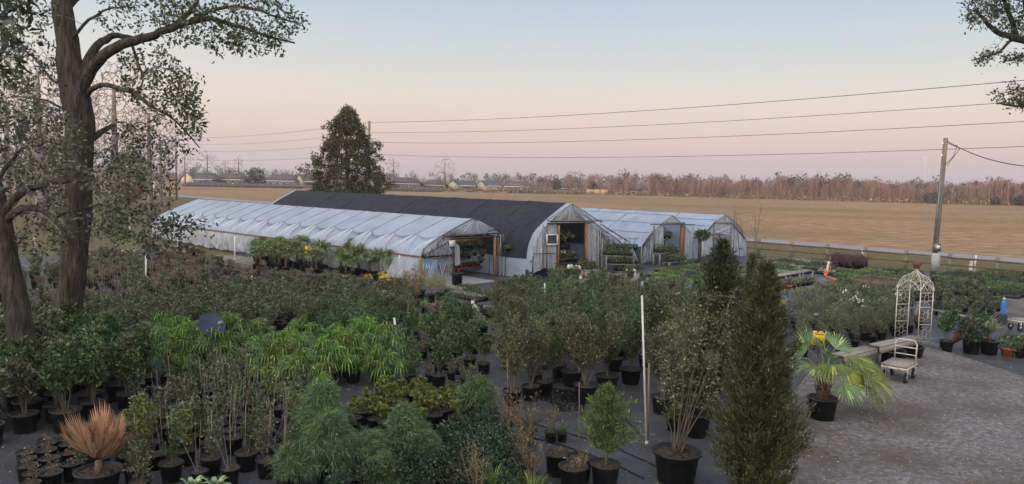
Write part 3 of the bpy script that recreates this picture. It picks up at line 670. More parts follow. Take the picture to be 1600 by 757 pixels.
# ---- 1: the long white house in front
F1 = Front((-2.0, 38.1, 0)); L1 = 29.5; NB = 17; bay = L1/NB
g1 = thing('greenhouse', 'long low white plastic hoop greenhouse in front, nearest the palms', 'greenhouse', F1.C)
RZ = 3.0
left = [(0, RZ), (-1.6, 2.42), (-2.9, 1.86), (-3.2, 1.62), (-3.35, 1.28)]
right = [(0, RZ), (1.6, 2.42), (2.9, 1.86), (3.2, 1.62), (3.35, 1.28)]
def roof1(prof, seed, sag=.20, ns=26, nt_=56):
    P = smooth_prof(prof, nt_); fo = folds(seed); r = np.random.default_rng(seed); bs = r.uniform(.6, 1.35, NB+1); ph = r.uniform(0, 6.28, NB+1)
    sg = -1 if prof[-1][0] < 0 else 1
    def fn(a, t):
        s = a*NB; b = min(int(s), NB-1); f = s-b; w = math.sin(math.pi*f)
        u, z = P[int(round(t*nt_))]
        tc = .57+.13*bs[b]*w**.7                       # the scalloped line where the tight film ends, dipping between the hoops
        if t < tc: d = .05*w*(t/tc)+.012*math.sin(f*9+t*23+ph[b])*w
        else:
            q = (t-tc)/(1-tc); g_ = min(1, q*14); k1 = abs(math.sin(f*12.5+ph[b]+q*2.5)); k2 = abs(math.sin(f*22+ph[b]*2-q*4))
            d = .05*w+sag*1.5*bs[b]*w*math.exp(-q*1.1)*g_+(.10*(1-k1)**1.5+.05*(1-k2)**2)*w**.5*g_*min(1, .25+q*1.5)
        uu = u-sg*d*.8; zz = z-d*.35
        lo = -.05*w*(t > .97)
        return F1.uz(uu, zz+lo-.012*w, a*L1+.02*math.sin(t*9+b))
    mb = MB(); mb.grid(fn, NB*ns, nt_); return mb
roof1(left, 3).wb('roof_film', M['film_roof'], g1)
roof1(right, 4).wb('roof_film', M['film_roof'], g1, smooth=True)
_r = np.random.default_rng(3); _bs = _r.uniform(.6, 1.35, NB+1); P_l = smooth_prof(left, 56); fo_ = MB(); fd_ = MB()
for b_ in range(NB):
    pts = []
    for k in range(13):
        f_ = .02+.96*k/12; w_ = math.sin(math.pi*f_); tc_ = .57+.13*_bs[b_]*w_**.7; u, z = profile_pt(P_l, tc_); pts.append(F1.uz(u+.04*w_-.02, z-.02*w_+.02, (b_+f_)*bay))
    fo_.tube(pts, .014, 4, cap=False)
    for sd_, st_ in ((b_, 1), (b_+1, -1)):                 # folds spreading from each hoop shoulder down to the rail
        for j in range(5):
            f0 = .03+.02*j; f1 = .06+.085*j+_r.uniform(-.02,.02); pp = []
            for k in range(6):
                q = k/5; t_ = .60+.38*q; u, z = profile_pt(P_l, min(1, t_)); ff = f0+(f1-f0)*q; pp.append(F1.uz(u+.05*math.sin(math.pi*q)-.03, z+.02-.05*math.sin(math.pi*q), (sd_+st_*ff)*bay))
            fd_.tube(pp, [.004,.013,.015,.014,.012,.004], 4, cap=False)
M['edge_shadow'] = mat('painted_edge_shadow', (.16,.19,.25), .7)  # dark arcs paint in the shade along the tight film's lower edge
o = fo_.wb('film_edge_shadow', M['edge_shadow'], g1); o['kind'] = 'stuff'; o = fd_.wb('film_creases', M['crease'], g1); o['kind'] = 'stuff'
for i in range(NB+1):                                    # the hoops
    pts = [F1.uz(u, z, i*bay) for u, z in smooth_prof(left, 12)[::-1]]+[F1.uz(u, z, i*bay) for u, z in smooth_prof(right, 12)[1:]]
    pts = [F1.uz(-3.36, 0, i*bay)]+pts+[F1.uz(3.36, 0, i*bay)]
    MB().tube(pts, .026, 6).wb('hoop', M['steel'], g1)
for sg in (-1, 1):
    MB().beam(F1.uz(sg*3.38, 1.27, -.05), F1.uz(sg*3.38, 1.27, L1+.05), .05, .12).wb('side_rail', M['rail'], g1)
    fo = folds(31+sg); r = np.random.default_rng(8+sg); hz = r.uniform(.0, .34, NB+2)
    def sk(a, v, sg=sg):
        s = a*NB; b = int(min(s, NB-1)); f = s-b; w = math.sin(math.pi*f); bot = .02+(hz[b]*(1-f)+hz[b+1]*f)+.10*w
        x = .14*(1-abs(math.sin(s*5+v*3.2*w)))+.09*(1-abs(math.sin(s*13+1-v*4*w)))+.05*fo(a*6); z = 1.24*(1-v)+bot*v
        sl = .07*math.sin(math.pi*v)*w; return F1.uz(sg*(3.40+x*.7*(.3+v)+sl), z-.08*w*math.sin(math.pi*v), a*L1)
    m_ = MB(); m_.grid(sk, NB*24, 12); m_.wb('side_curtain', M['film_skirt'], g1)
MB().tube([F1.uz(0, RZ-.03, 0), F1.uz(0, RZ-.03, L1)], .02, 5).wb('ridge_pipe', M['steel'], g1)
f = F1.p
# back end
m_ = film_panel(F1.uz(-3.3,0,L1), F1.uz(3.3,0,L1), F1.uz(3.2,1.5,L1), F1.uz(-3.2,1.5,L1), .03, 5); m_.wb('end_film', M['film_skirt'], g1, smooth=True)
film_tri(F1.uz(0,RZ,L1), F1.uz(-3.2,1.5,L1), F1.uz(3.2,1.5,L1), .03, 6).wb('end_film', M['film_skirt'], g1, smooth=True)
# front end: frame
def fb(F, t, name, a, b, w, h, m, off=.03): return MB().beam(F.p(*a, off), F.p(*b, off), w, h).wb(name, M[m], t)
def ft(F, t, name, pts, r, m, off=.05, n=6): return MB().tube([F.p(*q, off) for q in pts], r, n).wb(name, M[m], t)
fb(F1, g1, 'corner_post', (656,402), (656.5,441), .12, .09, 'wood')
ft(F1, g1, 'header_pipe', [(693,369),(782,364.5)], .035, 'darksteel', .09)
ft(F1, g1, 'header_pipe', [(706,372.5),(778,369)], .028, 'darksteel', .05)
fb(F1, g1, 'door_post', (708,373), (708,446.5), .05, .05, 'darksteel')
fb(F1, g1, 'door_post', (773,368), (772,435), .10, .12, 'wood', .02)
fb(F1, g1, 'door_post', (778,366), (777,435), .05, .08, 'rail', .02)
ft(F1, g1, 'brace_pipe', [(661,404.5),(685,404),(707.5,399.5)], .028, 'darksteel')
ft(F1, g1, 'brace_pipe', [(660,400),(699,379)], .028, 'darksteel')
ft(F1, g1, 'sill_pipe', [(662,446),(708,447)], .025, 'darksteel')
ft(F1, g1, 'corner_pipe', [(814,397),(815,433)], .03, 'darksteel')
ft(F1, g1, 'brace_pipe', [(778,397.5),(812,398)], .025, 'darksteel')
ft(F1, g1, 'brace_pipe', [(780,375),(806,385)], .02, 'darksteel')
# front end: film
film_tri(f(741,342.5), f(692,368), f(783,364), .05, 11, 40, 10).wb('gable_film', M['film_clear'], g1, smooth=True)
film_panel(f(657,446), f(707,446.5), f(707,400), f(660,404), .02, 12, gather='top').wb('front_film', M['film_clear'], g1, smooth=True)
film_panel(f(662,401), f(707,398), f(707,371), f(693,369.5), .03, 13, .5).wb('front_film', M['film_clear'], g1, smooth=True)
film_panel(f(662,401.5), f(693,369.5), f(690,367.5), f(664,384), .03, 14).wb('front_film', M['film_skirt'], g1, smooth=True)
film_panel(f(779,434), f(814,432), f(813,398.5), f(779,398), .03, 15, gather='top').wb('front_film', M['film_clear'], g1, smooth=True)
film_panel(f(779,397), f(813,397), f(805,384), f(781,366), .03, 16).wb('front_film', M['film_clear'], g1, smooth=True)
film_panel(f(709,416,.1), f(717,413,.1), f(716,385,.1), f(708,378,.1), .05, 17).wb('loose_film', M['film_skirt'], g1, smooth=True)
creases(F1, g1, (740,343),(742,343),(695,368),(783,364), 22, 1, .2); creases(F1, g1, (657,406),(707,400),(657,445),(707,446), 12, 2, .25); creases(F1, g1, (664,386),(695,370),(662,400),(707,398), 20, 3, .3)
creases(F1, g1, (779,398),(813,398.5),(779,433),(814,431), 14, 4, .15); creases(F1, g1, (781,367),(805,385),(779,396),(812,397), 12, 5, .3)
# rolled-up film along the left foot and the one pinned to the next house
film_panel(f(601,432,.05), f(655,438,.05), f(655,404,.05), f(615,402,.05), .13, 18, 1.6, gather='top').wb('side_curtain', M['film_skirt'], g1, smooth=True)
s = MB().box(f(704,380.5,.12), (.02,.38,.30), math.atan2(-GD.y,-GD.x)); s.wb('hanging_sign', M['white'], None, label='small blank white board hung at the left post of the front greenhouse door', cat='sign')
# inside: beam, baskets, benches of pots
MB().beam(F1.uz(-1.0,1.83,.9), F1.uz(1.7,1.83,.9), .06,.14).wb('cross_beam', M['wood'], g1)
MB().beam(F1.uz(-2.4,1.9,6), F1.uz(2.4,1.9,6), .06,.12).wb('cross_beam', M['wood'], g1)
def leafball(rng, r, n, l, w, sq=.7, c=(0,0,0)):
    mb = MB(); P = blob_pts(rng, c, (r,r,r*sq), n, .3); V, F = leaf_arr(P, P-np.array(c)+rng.normal(size=(n,3))*r, l, w, rng); mb.arr(V, F); return mb
M['basket_leaf'] = leafmat('basket_leaves', (.06,.10,.035)); M['dull_leaf'] = leafmat('dull_leaves', (.075,.10,.055)); M['bud'] = leafmat('white_buds', (.55,.57,.50), trans=0)
_rb = np.random.default_rng(12)
ME_bp = MB().lathe([(.0,0),(.09,0),(.13,.15),(.14,.15),(.14,.17),(.12,.17),(.11,.13),(0,.13)], 12).mesh('basket_pot', M['pot'])
ME_bl = [leafball(_rb, .17, 90, .10, .06, .6, (0,0,.24)).mesh('leaves', M[k]) for k in ('basket_leaf','dull_leaf','basket_leaf')]
_hw = MB(); [_hw.tube([(.13*math.cos(a),.13*math.sin(a),.16),(0,0,.6)], .006, 3) for a in (0,2.09,4.19)]; _hw.tube([(0,0,.6),(0,0,.72)], .008, 3); ME_hw = _hw.mesh('hanger', M['iron'])
_bc = 0
def basket(p, lab, grp, k=0, sc=1.0):
    """hung from the point p"""
    t = thing('hanging_basket', lab, 'hanging basket', Vector(p)-Vector((0,0,.72*sc)), grp, rngs.uniform(0,6), sc)
    put('pot', ME_bp, t); put('leaves', ME_bl[k % 3], t); put('hanger', ME_hw, t); return t
for i, (px, py) in enumerate([(731,371),(738,371.5),(744,371.5),(753,370.5),(761,370),(768,369.5)]):
    basket(F1.p(px, py)+GD*(.5+.2*(i % 2)), nth_(i, 6)+' basket in the back row just under the header of the front greenhouse door', 'baskets hung in the front greenhouse door', i, .8)
for i, (px, py, l) in enumerate([(742,384,'left hanging basket of the lower row in the front greenhouse door'),(751,381,'green hanging basket second in the lower row in the front door'),(763,382,'bushy hanging basket third in the lower row in the front door'),(760.5,392,'lowest hanging basket in the front greenhouse door')]):
    basket(F1.p(px, py-2)+GD*.4, l, 'baskets hung in the front greenhouse door', i)
def bench_of_pots(t, F, u0, u1, a, z, n, rows, seed, kind='dark'):
    pass
ME_spot = MB().lathe([(0,0),(.06,0),(.085,.13),(.075,.13),(.07,.11),(0,.11)], 8).mesh('pot', M['pot'])
ME_sl = [leafball(_rb, .09, 40, .07, .035, 1.1, (0,0,.2)).mesh('leaves', M[k]) for k in ('dull_leaf','basket_leaf')]
ME_bud = [leafball(_rb, .07, 14, .05, .045, .5, (0,0,.29)).mesh('buds', M['bud']) for _ in range(2)]
def spot(p, lab, grp, k=0, bud=False, sc=1.0, cat='potted plant', nm='small_potted_plant'):
    t = thing(nm, lab, cat, p, grp, rngs.uniform(0,6), sc)
    put('pot', ME_spot, t); put('leaves', ME_sl[k % 2], t)
    if bud: put('buds', ME_bud[k % 2], t)
    return t
def table(name, lab, a, b, depth, z, m='oldwood', grp=None, tiers=(1.0,), legs=2, F=GD, cat='bench'):
    """a bench from a to b (ground points), running back along F by depth"""
    a = Vector((a[0],a[1],0)); b = Vector((b[0],b[1],0)); t = thing(name, lab, cat, a.lerp(b,.5), grp); dv = F*depth
    for q in tiers:
        zz = z*q; k = max(2, int(depth/.16))
        for i in range(k): MB().beam(a+dv*((i+.5)/k)+UP*zz, b+dv*((i+.5)/k)+UP*zz, depth/k*.86, .035).wb('slat', M[m], t)
    for i in range(legs):
        s = (i+.02)/(legs-1)*.98
        for e in (.03, .97): q = a.lerp(b, s)+dv*e; MB().box(q+UP*(z/2-.02), (.07,.07,z-.04), math.atan2(F.y,F.x)).wb('leg', M[m], t)
    return t
# benches of pots behind the front door
for r_, (a, z) in enumerate(((1.3,.35),(2.3,.8),(3.3,1.2))):
    p0, p1 = F1.uz(-1.6,0,a), F1.uz(2.4,0,a)
    table('plant_bench', ['low bench of white-budded pots just inside the front greenhouse', 'middle bench of dark pots inside the front greenhouse', 'highest back bench of dark pots inside the front greenhouse'][r_], p0, p1, .7, z, 'darksteel' if r_ else 'red', 'benches inside the front greenhouse', legs=3)
    for i in range(15):
        for j in range(2):
            spot(F1.uz(-1.5+i*.27+rngs.uniform(-.04,.04), z+.02, a+.18+j*.34), nth_(i, 15)+[' front-row ',' rear-row '][j]+['white-budded pot on the low bench inside the front greenhouse','dark leafy pot on the middle bench in the front greenhouse','dark leafy pot on the highest bench in the front greenhouse'][r_], ['white-budded pots','middle bench pots','back bench pots'][r_], i+j, bud=(r_ == 0))
fb(F1, g1, 'red_stripe', (719,437.3), (762,437.8), .02, .05, 'red', -1.9)
# blue tub and white frame behind the left film
q = F1.uz(-2.6,0,.75); tb = thing('blue_tank', 'big pale blue plastic tank behind the film left of the front door', 'tank', q)
rz = math.atan2(GF.y, GF.x); MB().box(q+UP*.5, (1.25,.8,1.0), rz).wb('body', M['bluetarp'], tb); MB().box(q+UP*1.02, (1.31,.86,.06), rz).wb('lid', M['bluetarp'], tb)
q = F1.uz(-3.0,0,.22); tb = thing('wooden_rack', 'small white wooden frame leaning beside the blue tank', 'frame', q)
for (a, b) in (((-.2,0,0),(-.2,0,.75)), ((.2,0,0),(.2,0,.75)), ((-.2,0,.75),(.2,0,.75)), ((-.2,0,.1),(.2,0,.1))): MB().beam(q+GF*a[0]+UP*a[2], q+GF*b[0]+UP*b[2], .04,.04).wb('bar', M['white'], tb)
q = G(714, 446.5); tb = thing('trash_bin', 'black round bin just inside the front greenhouse door', 'bin', (q.x,q.y,0))
MB().lathe([(0,0),(.21,0),(.27,.55),(.29,.55),(.29,.6),(.25,.6),(.24,.1),(0,.1)], 18).build('tub', M['black'], tb)
MB().lathe([(.25,.5),(.285,.5),(.285,.53),(.25,.53)], 18).build('rim', M['black'], tb)
# shepherd hooks with baskets, right of the door
for lab, base, pts in (('black shepherd hook arching left over the front greenhouse door post', (775,434), [(774,434),(775,385),(774,366),(768,360),(761,358.5),(754,361),(749,367)]),
                       ('black shepherd hook arching right of the front greenhouse door', (781,433), [(779,434),(780,380),(783,365),(790,360.5),(798,361),(804,367),(808,379)])):
    q = G(*base); t = thing('shepherd_hook', lab, 'hook', (q.x,q.y,0), 'shepherd hooks'); MB().tube([F1.p(*z, .45) for z in pts], .022, 5).wb('rod', M['iron'], t)
    MB().lathe([(0,0),(.03,.01),(0,.05)], 6).build('finial', M['iron'], t, loc=F1.p(*pts[-1], .45)-Vector(t.location))
for i, (px, py, l) in enumerate([(803,382,'hanging basket with dark pot at the right corner of the front greenhouse'),(783,370,'trailing dry basket left under the right shepherd hook'),(797,366,'trailing dry basket under the arch of the right hook')]):
    basket(F1.p(px, py, .5), l, 'baskets on the shepherd hooks', i, 1.0)

# ---- 2: the house under dark shade cloth
F2 = Front((3.14, 40.5, 0)); L2 = 27.; R2 = 3.78
g2 = thing('greenhouse', 'tall greenhouse covered in dark shade cloth, its open door full of plants', 'greenhouse', F2.C)
lp = [(0,R2),(-1.7,2.95),(-2.6,2.35),(-3.0,1.7),(-3.1,1.0),(-3.1,.02)]; rp = [(0,R2),(2.4,2.5),(4.8,1.45),(5.1,1.2)]
NB2 = 9
def skin(F, prof, L, s0, s1, nb, seed, out=0.0, sag=.03, nt_=20):
    P = smooth_prof(prof, nt_); r = np.random.default_rng(seed); sg = -1 if prof[-1][0] < 0 else 1
    def fn(a, t):
        s = s0+(s1-s0)*a; w = math.sin(math.pi*((s/L*nb) % 1.0)); u, z = P[int(round(t*nt_))]; d = sag*w*(.3+t)-out
        return F.uz(u-sg*d*.5, z-d*.85+.008*math.sin(s*3+t*11), s)
    mb = MB(); mb.grid(fn, int(nb*8*(s1-s0)/L)+2, nt_); return mb
skin(F2, lp, L2, .0, L2, NB2, 1, 0, .03).wb('roof_film', M['film_roof'], g2, smooth=True)
skin(F2, rp, L2, 0, L2, NB2, 2).wb('roof_film', M['film_roof'], g2, smooth=True)
skin(F2, lp[:5], L2, .42, L2-.35, NB2, 3, .03, .035).wb('shade_cloth', M['shade'], g2, smooth=True)
skin(F2, rp, L2, .42, L2-.35, NB2, 4, .03, .035).wb('shade_cloth', M['shade'], g2, smooth=True)
for i in range(NB2+1):
    s_ = i*L2/NB2; pts = [F2.uz(u, z, s_) for u, z in smooth_prof(lp, 14)[::-1]]+[F2.uz(u, z, s_) for u, z in smooth_prof(rp, 10)[1:]]
    MB().tube(pts, .03, 6).wb('hoop', M['steel'], g2)
    if 0 < i < NB2: MB().tube([q+UP*.055 for q in pts[8:-3]], .012, 3).wb('seam', M['shade'], g2)
f = F2.p
for z in ((853,345),(940,345.5)), ((853,348.5),(926,347.5)): ft(F2, g2, 'header_pipe', z, .035, 'steel', .08)
for a, b, w, m in (((872,352),(870.5,422),.13,'wood'), ((915,349),(914.5,428),.14,'wood'), ((976,379),(976,416),.12,'wood')): fb(F2, g2, 'door_post', a, b, w, .10, m)
ft(F2, g2, 'frame_pipe', [(848,352),(847,419)], .03, 'steel'); ft(F2, g2, 'frame_pipe', [(937,349),(936.5,426)], .03, 'steel')
ft(F2, g2, 'frame_pipe', [(854,352),(853,419)], .02, 'darksteel'); ft(F2, g2, 'frame_pipe', [(939,351),(981,378)], .03, 'darksteel')
ft(F2, g2, 'brace_pipe', [(940,364),(950.5,386)], .02, 'darksteel'); ft(F2, g2, 'brace_pipe', [(832,397),(868,396)], .02, 'darksteel'); ft(F2, g2, 'brace_pipe', [(938,361),(960,363)], .018, 'steel')
ft(F2, g2, 'frame_pipe', [(832,400),(830.5,428)], .03, 'darksteel')
ft(F2, g2, 'rafter_pipe', [(893,318.5),(853,345)], .025, 'steel'); ft(F2, g2, 'rafter_pipe', [(893,318.5),(939,348)], .025, 'steel')
ft(F2, g2, 'king_pipe', [(886,325),(885,346)], .015, 'steel')
film_tri(f(893,319.5), f(853,344), f(938,346), .06, 21, 60, 10).wb('gable_film', M['film_clear'], g2, smooth=True)
film_panel(f(849,419), f(869,421), f(870,351), f(850,351), .03, 22).wb('front_film', M['film_skirt'], g2, smooth=True)
film_panel(f(917,426), f(936,425), f(936,350), f(917,350), .04, 23).wb('front_film', M['film_skirt'], g2, smooth=True)
film_panel(f(938,424), f(998,421), f(981,379), f(938,351), .03, 24).wb('front_film', M['film_clear'], g2, smooth=True)
film_panel(f(831,428,.02), f(848,420,.02), f(848,350,.02), f(835,365,.02), .04, 25).wb('front_film', M['film_skirt'], g2, smooth=True)
film_panel(f(981,421,.06), f(999,423,.06), f(986,382,.06), f(980,376,.06), .06, 26, gather='top').wb('loose_film', M['film_skirt'], g2, smooth=True)
creases(F2, g2, (892,320),(894,320),(855,344),(938,346), 30, 6, .2); creases(F2, g2, (917,351),(936,351),(917,425),(936,425), 12, 7, .4, bow=.3); creases(F2, g2, (850,353),(869,353),(850,419),(869,420), 12, 8, .4, bow=.3)
creases(F2, g2, (938,352),(981,379),(938,424),(997,421), 10, 9, .1); creases(F2, g2, (846,351),(835,366),(848,420),(831,427), 14, 10, .2); creases(F2, g2, (981,379),(986,383),(975,420),(999,423), 14, 11, .3, off=.1)
wf = MB(); c = [(852,367),(868.5,367),(868.5,382),(852,382)]
for i in range(4): wf.beam(f(*c[i],.1), f(*c[(i+1) % 4],.1), .06, .07)
wn = wf.wb('window_frame', M['white'], g2); MB().poly([f(*q,.09) for q in c]).wb('pane', M['glass'], wn)
m_ = film_panel(F2.uz(-3.0,0,L2), F2.uz(4.9,0,L2), F2.uz(4.9,1.3,L2), F2.uz(-3.0,1.6,L2), .03, 27); m_.wb('end_film', M['film_skirt'], g2)
film_tri(F2.uz(0,R2-.05,L2), F2.uz(-3.0,1.6,L2), F2.uz(4.9,1.3,L2), .02, 28).wb('end_film', M['film_skirt'], g2)
# film slung between houses one and two
film_panel(F1.uz(3.25,1.3,.1), F2.uz(-3.05,1.5,.3), F2.uz(-3.05,1.5,9), F1.uz(3.25,1.3,9), .12, 29, nu=14, nv=24).wb('valley_film', M['film_skirt'], None, label='slack white film slung between the white and the dark greenhouse', cat='plastic film')
t = thing('link_panel', 'low film-covered panel between the front greenhouse and the dark one', 'panel', F2.p(825,433)); 
film_panel(F1.p(815,431), F2.p(832,428), F2.p(833,384), F1.p(811,384), .05, 30, gather='top').wb('film', M['film_skirt'], t, smooth=True)
for a, b in (((815,405),(832,407)), ((816,428),(831,427)), ((817,424),(830,408))): MB().tube([F1.p(*a), F2.p(*b)], .025, 5).wb('bar', M['darksteel'], t)
# inside the dark house: shelves of plants, hanging pots
for j, (a, z) in enumerate(((.4,.55),(.95,1.2),(1.5,1.8))):
    table('plant_bench', ['lower plant bench just inside the dark greenhouse door','middle plant bench inside the dark greenhouse','top plant shelf inside the dark greenhouse'][j], F2.uz(-1.5,0,a), F2.uz(1.4,0,a), .6, z, 'darksteel', 'benches inside the dark greenhouse', legs=3)
    for i in range(11):
        spot(F2.uz(-1.4+i*.27, z+.02, a+.3), nth_(i, 11)+' '+['leafy pot on the lower bench inside the dark greenhouse','leafy pot on the middle bench inside the dark greenhouse','leafy pot on the top shelf inside the dark greenhouse'][j], ['lower bench pots','middle shelf pots','top shelf pots'][j], i, sc=2.0, bud=(i % 3 == 0))
for i in range(7): basket(F2.uz(-1.2+i*.33, 2.75-.06*(i % 3), .8+.5*(i % 2)), nth_(i, 7)+' dark hanging basket in the row at the top of the dark greenhouse door', 'baskets in the dark greenhouse door', 1, 1.5)
# shelves of plants outside it, right of the door
tq = [((922,397.5),(966,398.5)), ((929,410.5),(975,411)), ((940,422.5),(984,423))]
gA = F2.p(925,433,.9); gA.z = 0; gB = F2.p(980,430,.9); gB.z = 0
st = thing('plant_shelf', 'three-tier grey shelf of green plants right of the dark greenhouse door', 'shelf', gA.lerp(gB,.5))
for i, (a, b) in enumerate(tq):
    A = F2.p(*a, .75-.0*i); B = F2.p(*b, .75); nn = -GD
    for j in range(3): MB().beam(A+nn*(.14*j), B+nn*(.14*j), .12, .03).wb('shelf_board', M['oldwood'], st)
    for j in range(9):
        for k in range(2): p = A.lerp(B, (j+.5)/9)+nn*(.04+.2*k)+UP*.02; spot(p, nth_(j, 9)+[' rear-row ',' front-row '][k]+['bushy green pot on the top tier of the outdoor shelf','green pot on the middle tier of the outdoor shelf','yellow-green pot on the lowest tier of the outdoor shelf'][i], ['top tier pots','middle tier pots','lowest tier pots'][i], 1, sc=1.35)
for a in ((923,397.5),(966,398.5)): 
    A = F2.p(*a, .75); B = Vector((A.x, A.y, 0)); MB().beam(B, A+UP*.9, .05,.05).wb('post', M['oldwood'], st)
    B2 = B-GD*.3; MB().beam(B2, A-GD*.3, .05,.05).wb('post', M['oldwood'], st)
bar = F2.p(930,372,.75), F2.p(980,372,.75); MB().tube(bar, .02, 5).wb('hanging_bar', M['steel'], st)
for i in range(6): basket(bar[0].lerp(bar[1], (i+.4)/6)+UP*.1, nth_(i, 6)+' full green hanging basket in the row above the outdoor shelf', 'baskets above the outdoor shelf', i, 1.05)

# ---- 3 and 4: the pair of blue-white houses on the right
F3 = Front((10.0, 48.0, 0)); F4 = Front((14.1, 51.0, 0)); L3 = 27; L4 = 27.; R3 = 2.93
g3 = thing('greenhouse', 'bluish white plastic greenhouse with two orange door posts, third from the left', 'greenhouse', F3.C)
g4 = thing('greenhouse', 'rightmost bluish white greenhouse with film hanging over its open end', 'greenhouse', F4.C)
l3 = [(0,R3),(-1.7,2.25),(-2.9,1.65),(-3.4,1.15)]; r3 = [(0,R3),(1.4,2.3),(2.35,1.75)]
l4 = [(0,R3),(-1.4,2.3),(-2.3,1.75)]; r4 = [(0,R3),(1.3,2.55),(2.6,1.95),(3.0,1.35),(3.1,.03)]
for g, F, L, P1, P2, sd_ in ((g3,F3,L3,l3,r3,31),(g4,F4,L4,l4,r4,35)):
    skin(F, P1, L, 0, L, 8, sd_, 0, .05).wb('roof_film', M['film_blue'], g, smooth=True); skin(F, P2, L, 0, L, 8, sd_+1, 0, .05).wb('roof_film', M['film_blue'], g, smooth=True)
    for i in range(9):
        s_ = i*L/8; pts = [F.uz(u, z, s_) for u, z in smooth_prof(P1, 8)[::-1]]+[F.uz(u, z, s_) for u, z in smooth_prof(P2, 8)[1:]]
        MB().tube(pts, .026, 5).wb('hoop', M['steel'], g)
    for P in (P1, P2):
        for q in (.33, .66, 1.0):
            u, z = profile_pt(P, q); MB().tube([F.uz(u, z+.008, 0), F.uz(u, z+.008, L)], .016, 4).wb('purlin', M['steel'], g)
    MB().tube([F.uz(0,R3+.01,0), F.uz(0,R3+.01,L)], .02, 4).wb('ridge_pipe', M['steel'], g)
    a = P1[-1]; b = P2[-1]
    film_panel(F.uz(a[0],0,L), F.uz(b[0],0,L), F.uz(b[0],b[1]+.1,L), F.uz(a[0],a[1],L), .02, sd_+2).wb('end_film', M['film_skirt'], g); film_tri(F.uz(0,R3,L), F.uz(a[0],a[1],L), F.uz(b[0],b[1]+.1,L), .02, sd_+3).wb('end_film', M['film_skirt'], g)
MB().beam(F2.uz(5.1,1.18,0), F2.uz(5.1,1.18,27), .25,.05).wb('gutter', M['steel'], g3)
for s_ in range(0, 28, 3): MB().box(F3.uz(-3.4,.57,s_), (.07,.07,1.14)).wb('gutter_post', M['oldwood'], g3)
film_panel(F2.uz(5.1,1.2,.0), F3.uz(-3.4,1.18,0), F3.uz(-3.4,1.18,6), F2.uz(5.1,1.2,6), .05, 44, nu=10, nv=10).wb('valley_film', M['film_blue'], g3)
f = F3.p
ft(F3, g3, 'header_beam', [(1013.5,351),(1082.5,351.2)], .03, 'darksteel', .14); MB().beam(f(1033,348,.1), f(1068,349,.1), .08,.10).wb('header_beam', M['steel'], g3)
fb(F3, g3, 'door_post', (1065.5,352.5), (1062,411), .20, .12, 'wood'); fb(F3, g3, 'door_post', (1021,353), (1021,398), .08, .1, 'steel'); fb(F3, g3, 'door_post', (1069,352.5), (1066,411), .06, .1, 'wood', .06)
ft(F3, g3, 'frame_pipe', [(1020,361),(1005,384.5)], .035, 'darksteel'); ft(F3, g3, 'frame_pipe', [(1082,353),(1082,411)], .025, 'steel'); ft(F3, g3, 'frame_pipe', [(1084,365),(1092,376)], .035, 'darksteel')
ft(F3, g3, 'brace_pipe', [(1040,352),(1052,362),(1053,395)], .025, 'darksteel', -.4); fb(F3, g3, 'cross_beam', (1037,362.5), (1063,364.5), .05,.1,'wood',-.6)
fb(F3, g3, 'knee_brace', (1062,390), (1051,402), .06,.12,'wood')
film_tri(f(1050.4,337), f(1034,348), f(1067,349), .03, 45, 20, 6).wb('gable_film', M['film_blue'], g3, smooth=True)
film_panel(f(1022,400), f(1037,398), f(1037,353), f(1022,353), .05, 46).wb('front_film', M['film_skirt'], g3, smooth=True)
film_panel(f(1068,410), f(1092,412), f(1084,355), f(1069,353), .07, 47, gather='top').wb('front_film', M['film_roof'], g3, smooth=True)
film_panel(f(1083,411), f(1094,412), f(1093,377), f(1083,362), .05, 48).wb('front_film', M['film_roof'], g3, smooth=True)
film_panel(f(1003,412), f(1021,408), f(1021,362), f(1006,385), .04, 49).wb('front_film', M['film_clear'], g3, smooth=True)
creases(F3, g3, (1069,354),(1084,357),(1068,409),(1092,411), 22, 12, .2); creases(F3, g3, (1022,354),(1037,354),(1022,399),(1037,397), 8, 13, .3); creases(F3, g3, (1006,386),(1020,363),(1003,411),(1020,407), 8, 14, .2)
creases(F4, g4, (1143,351),(1164,375),(1142,396),(1166,403), 18, 15, .2); creases(F4, g4, (1095,375),(1113,369),(1095,401),(1113,396), 16, 16, .2)
table('plant_bench', 'bench of flowering pots just inside the third greenhouse door', F3.uz(-1.2,0,1.0), F3.uz(1.2,0,1.0), .6, .9, 'oldwood', None, legs=3)
for i in range(9): spot(F3.uz(-1.1+i*.27, .93, 1.25), nth_(i, 9)+' flowering pot on the bench inside the third greenhouse', 'third greenhouse inside pots', i, sc=2.0, bud=(i % 2 == 0))
for j, (a, b, off) in enumerate((((1015,395),(1047,394.5),.7), ((1021,408.5),(1050,407.5),1.1), ((1035,417),(1060,414),1.6))):
    A = F3.p(*a, off); B = F3.p(*b, off); A0 = Vector((A.x,A.y,0)); B0 = Vector((B.x,B.y,0))
    table('plant_stand', ['upper grey plant stand before the third greenhouse','middle grey plant stand before the third greenhouse','lower front grey plant stand before the third greenhouse'][j], A0, B0, .45, A.z, 'oldwood', 'stands before the third greenhouse')
    for i in range(8):
        for k in range(2): spot(A.lerp(B, (i+.5)/8)+GD*(.1+.2*k)+UP*.03, nth_(i, 8)+[' front-row ',' rear-row '][k]+['leafy green pot on the upper stand before the third greenhouse','bright green pot on the middle stand before the third greenhouse','dark green pot on the lower stand before the third greenhouse'][j], ['upper stand pots','middle stand pots','lower stand pots'][j], 1-(j//2), sc=1.6)
for i, px in enumerate((1030,1038,1046,1053)): basket(F3.p(px, 356, -.3), nth_(i, 4)+' bushy hanging basket in the row inside the third greenhouse', 'baskets in the third greenhouse', i, 1.0)
f = F4.p
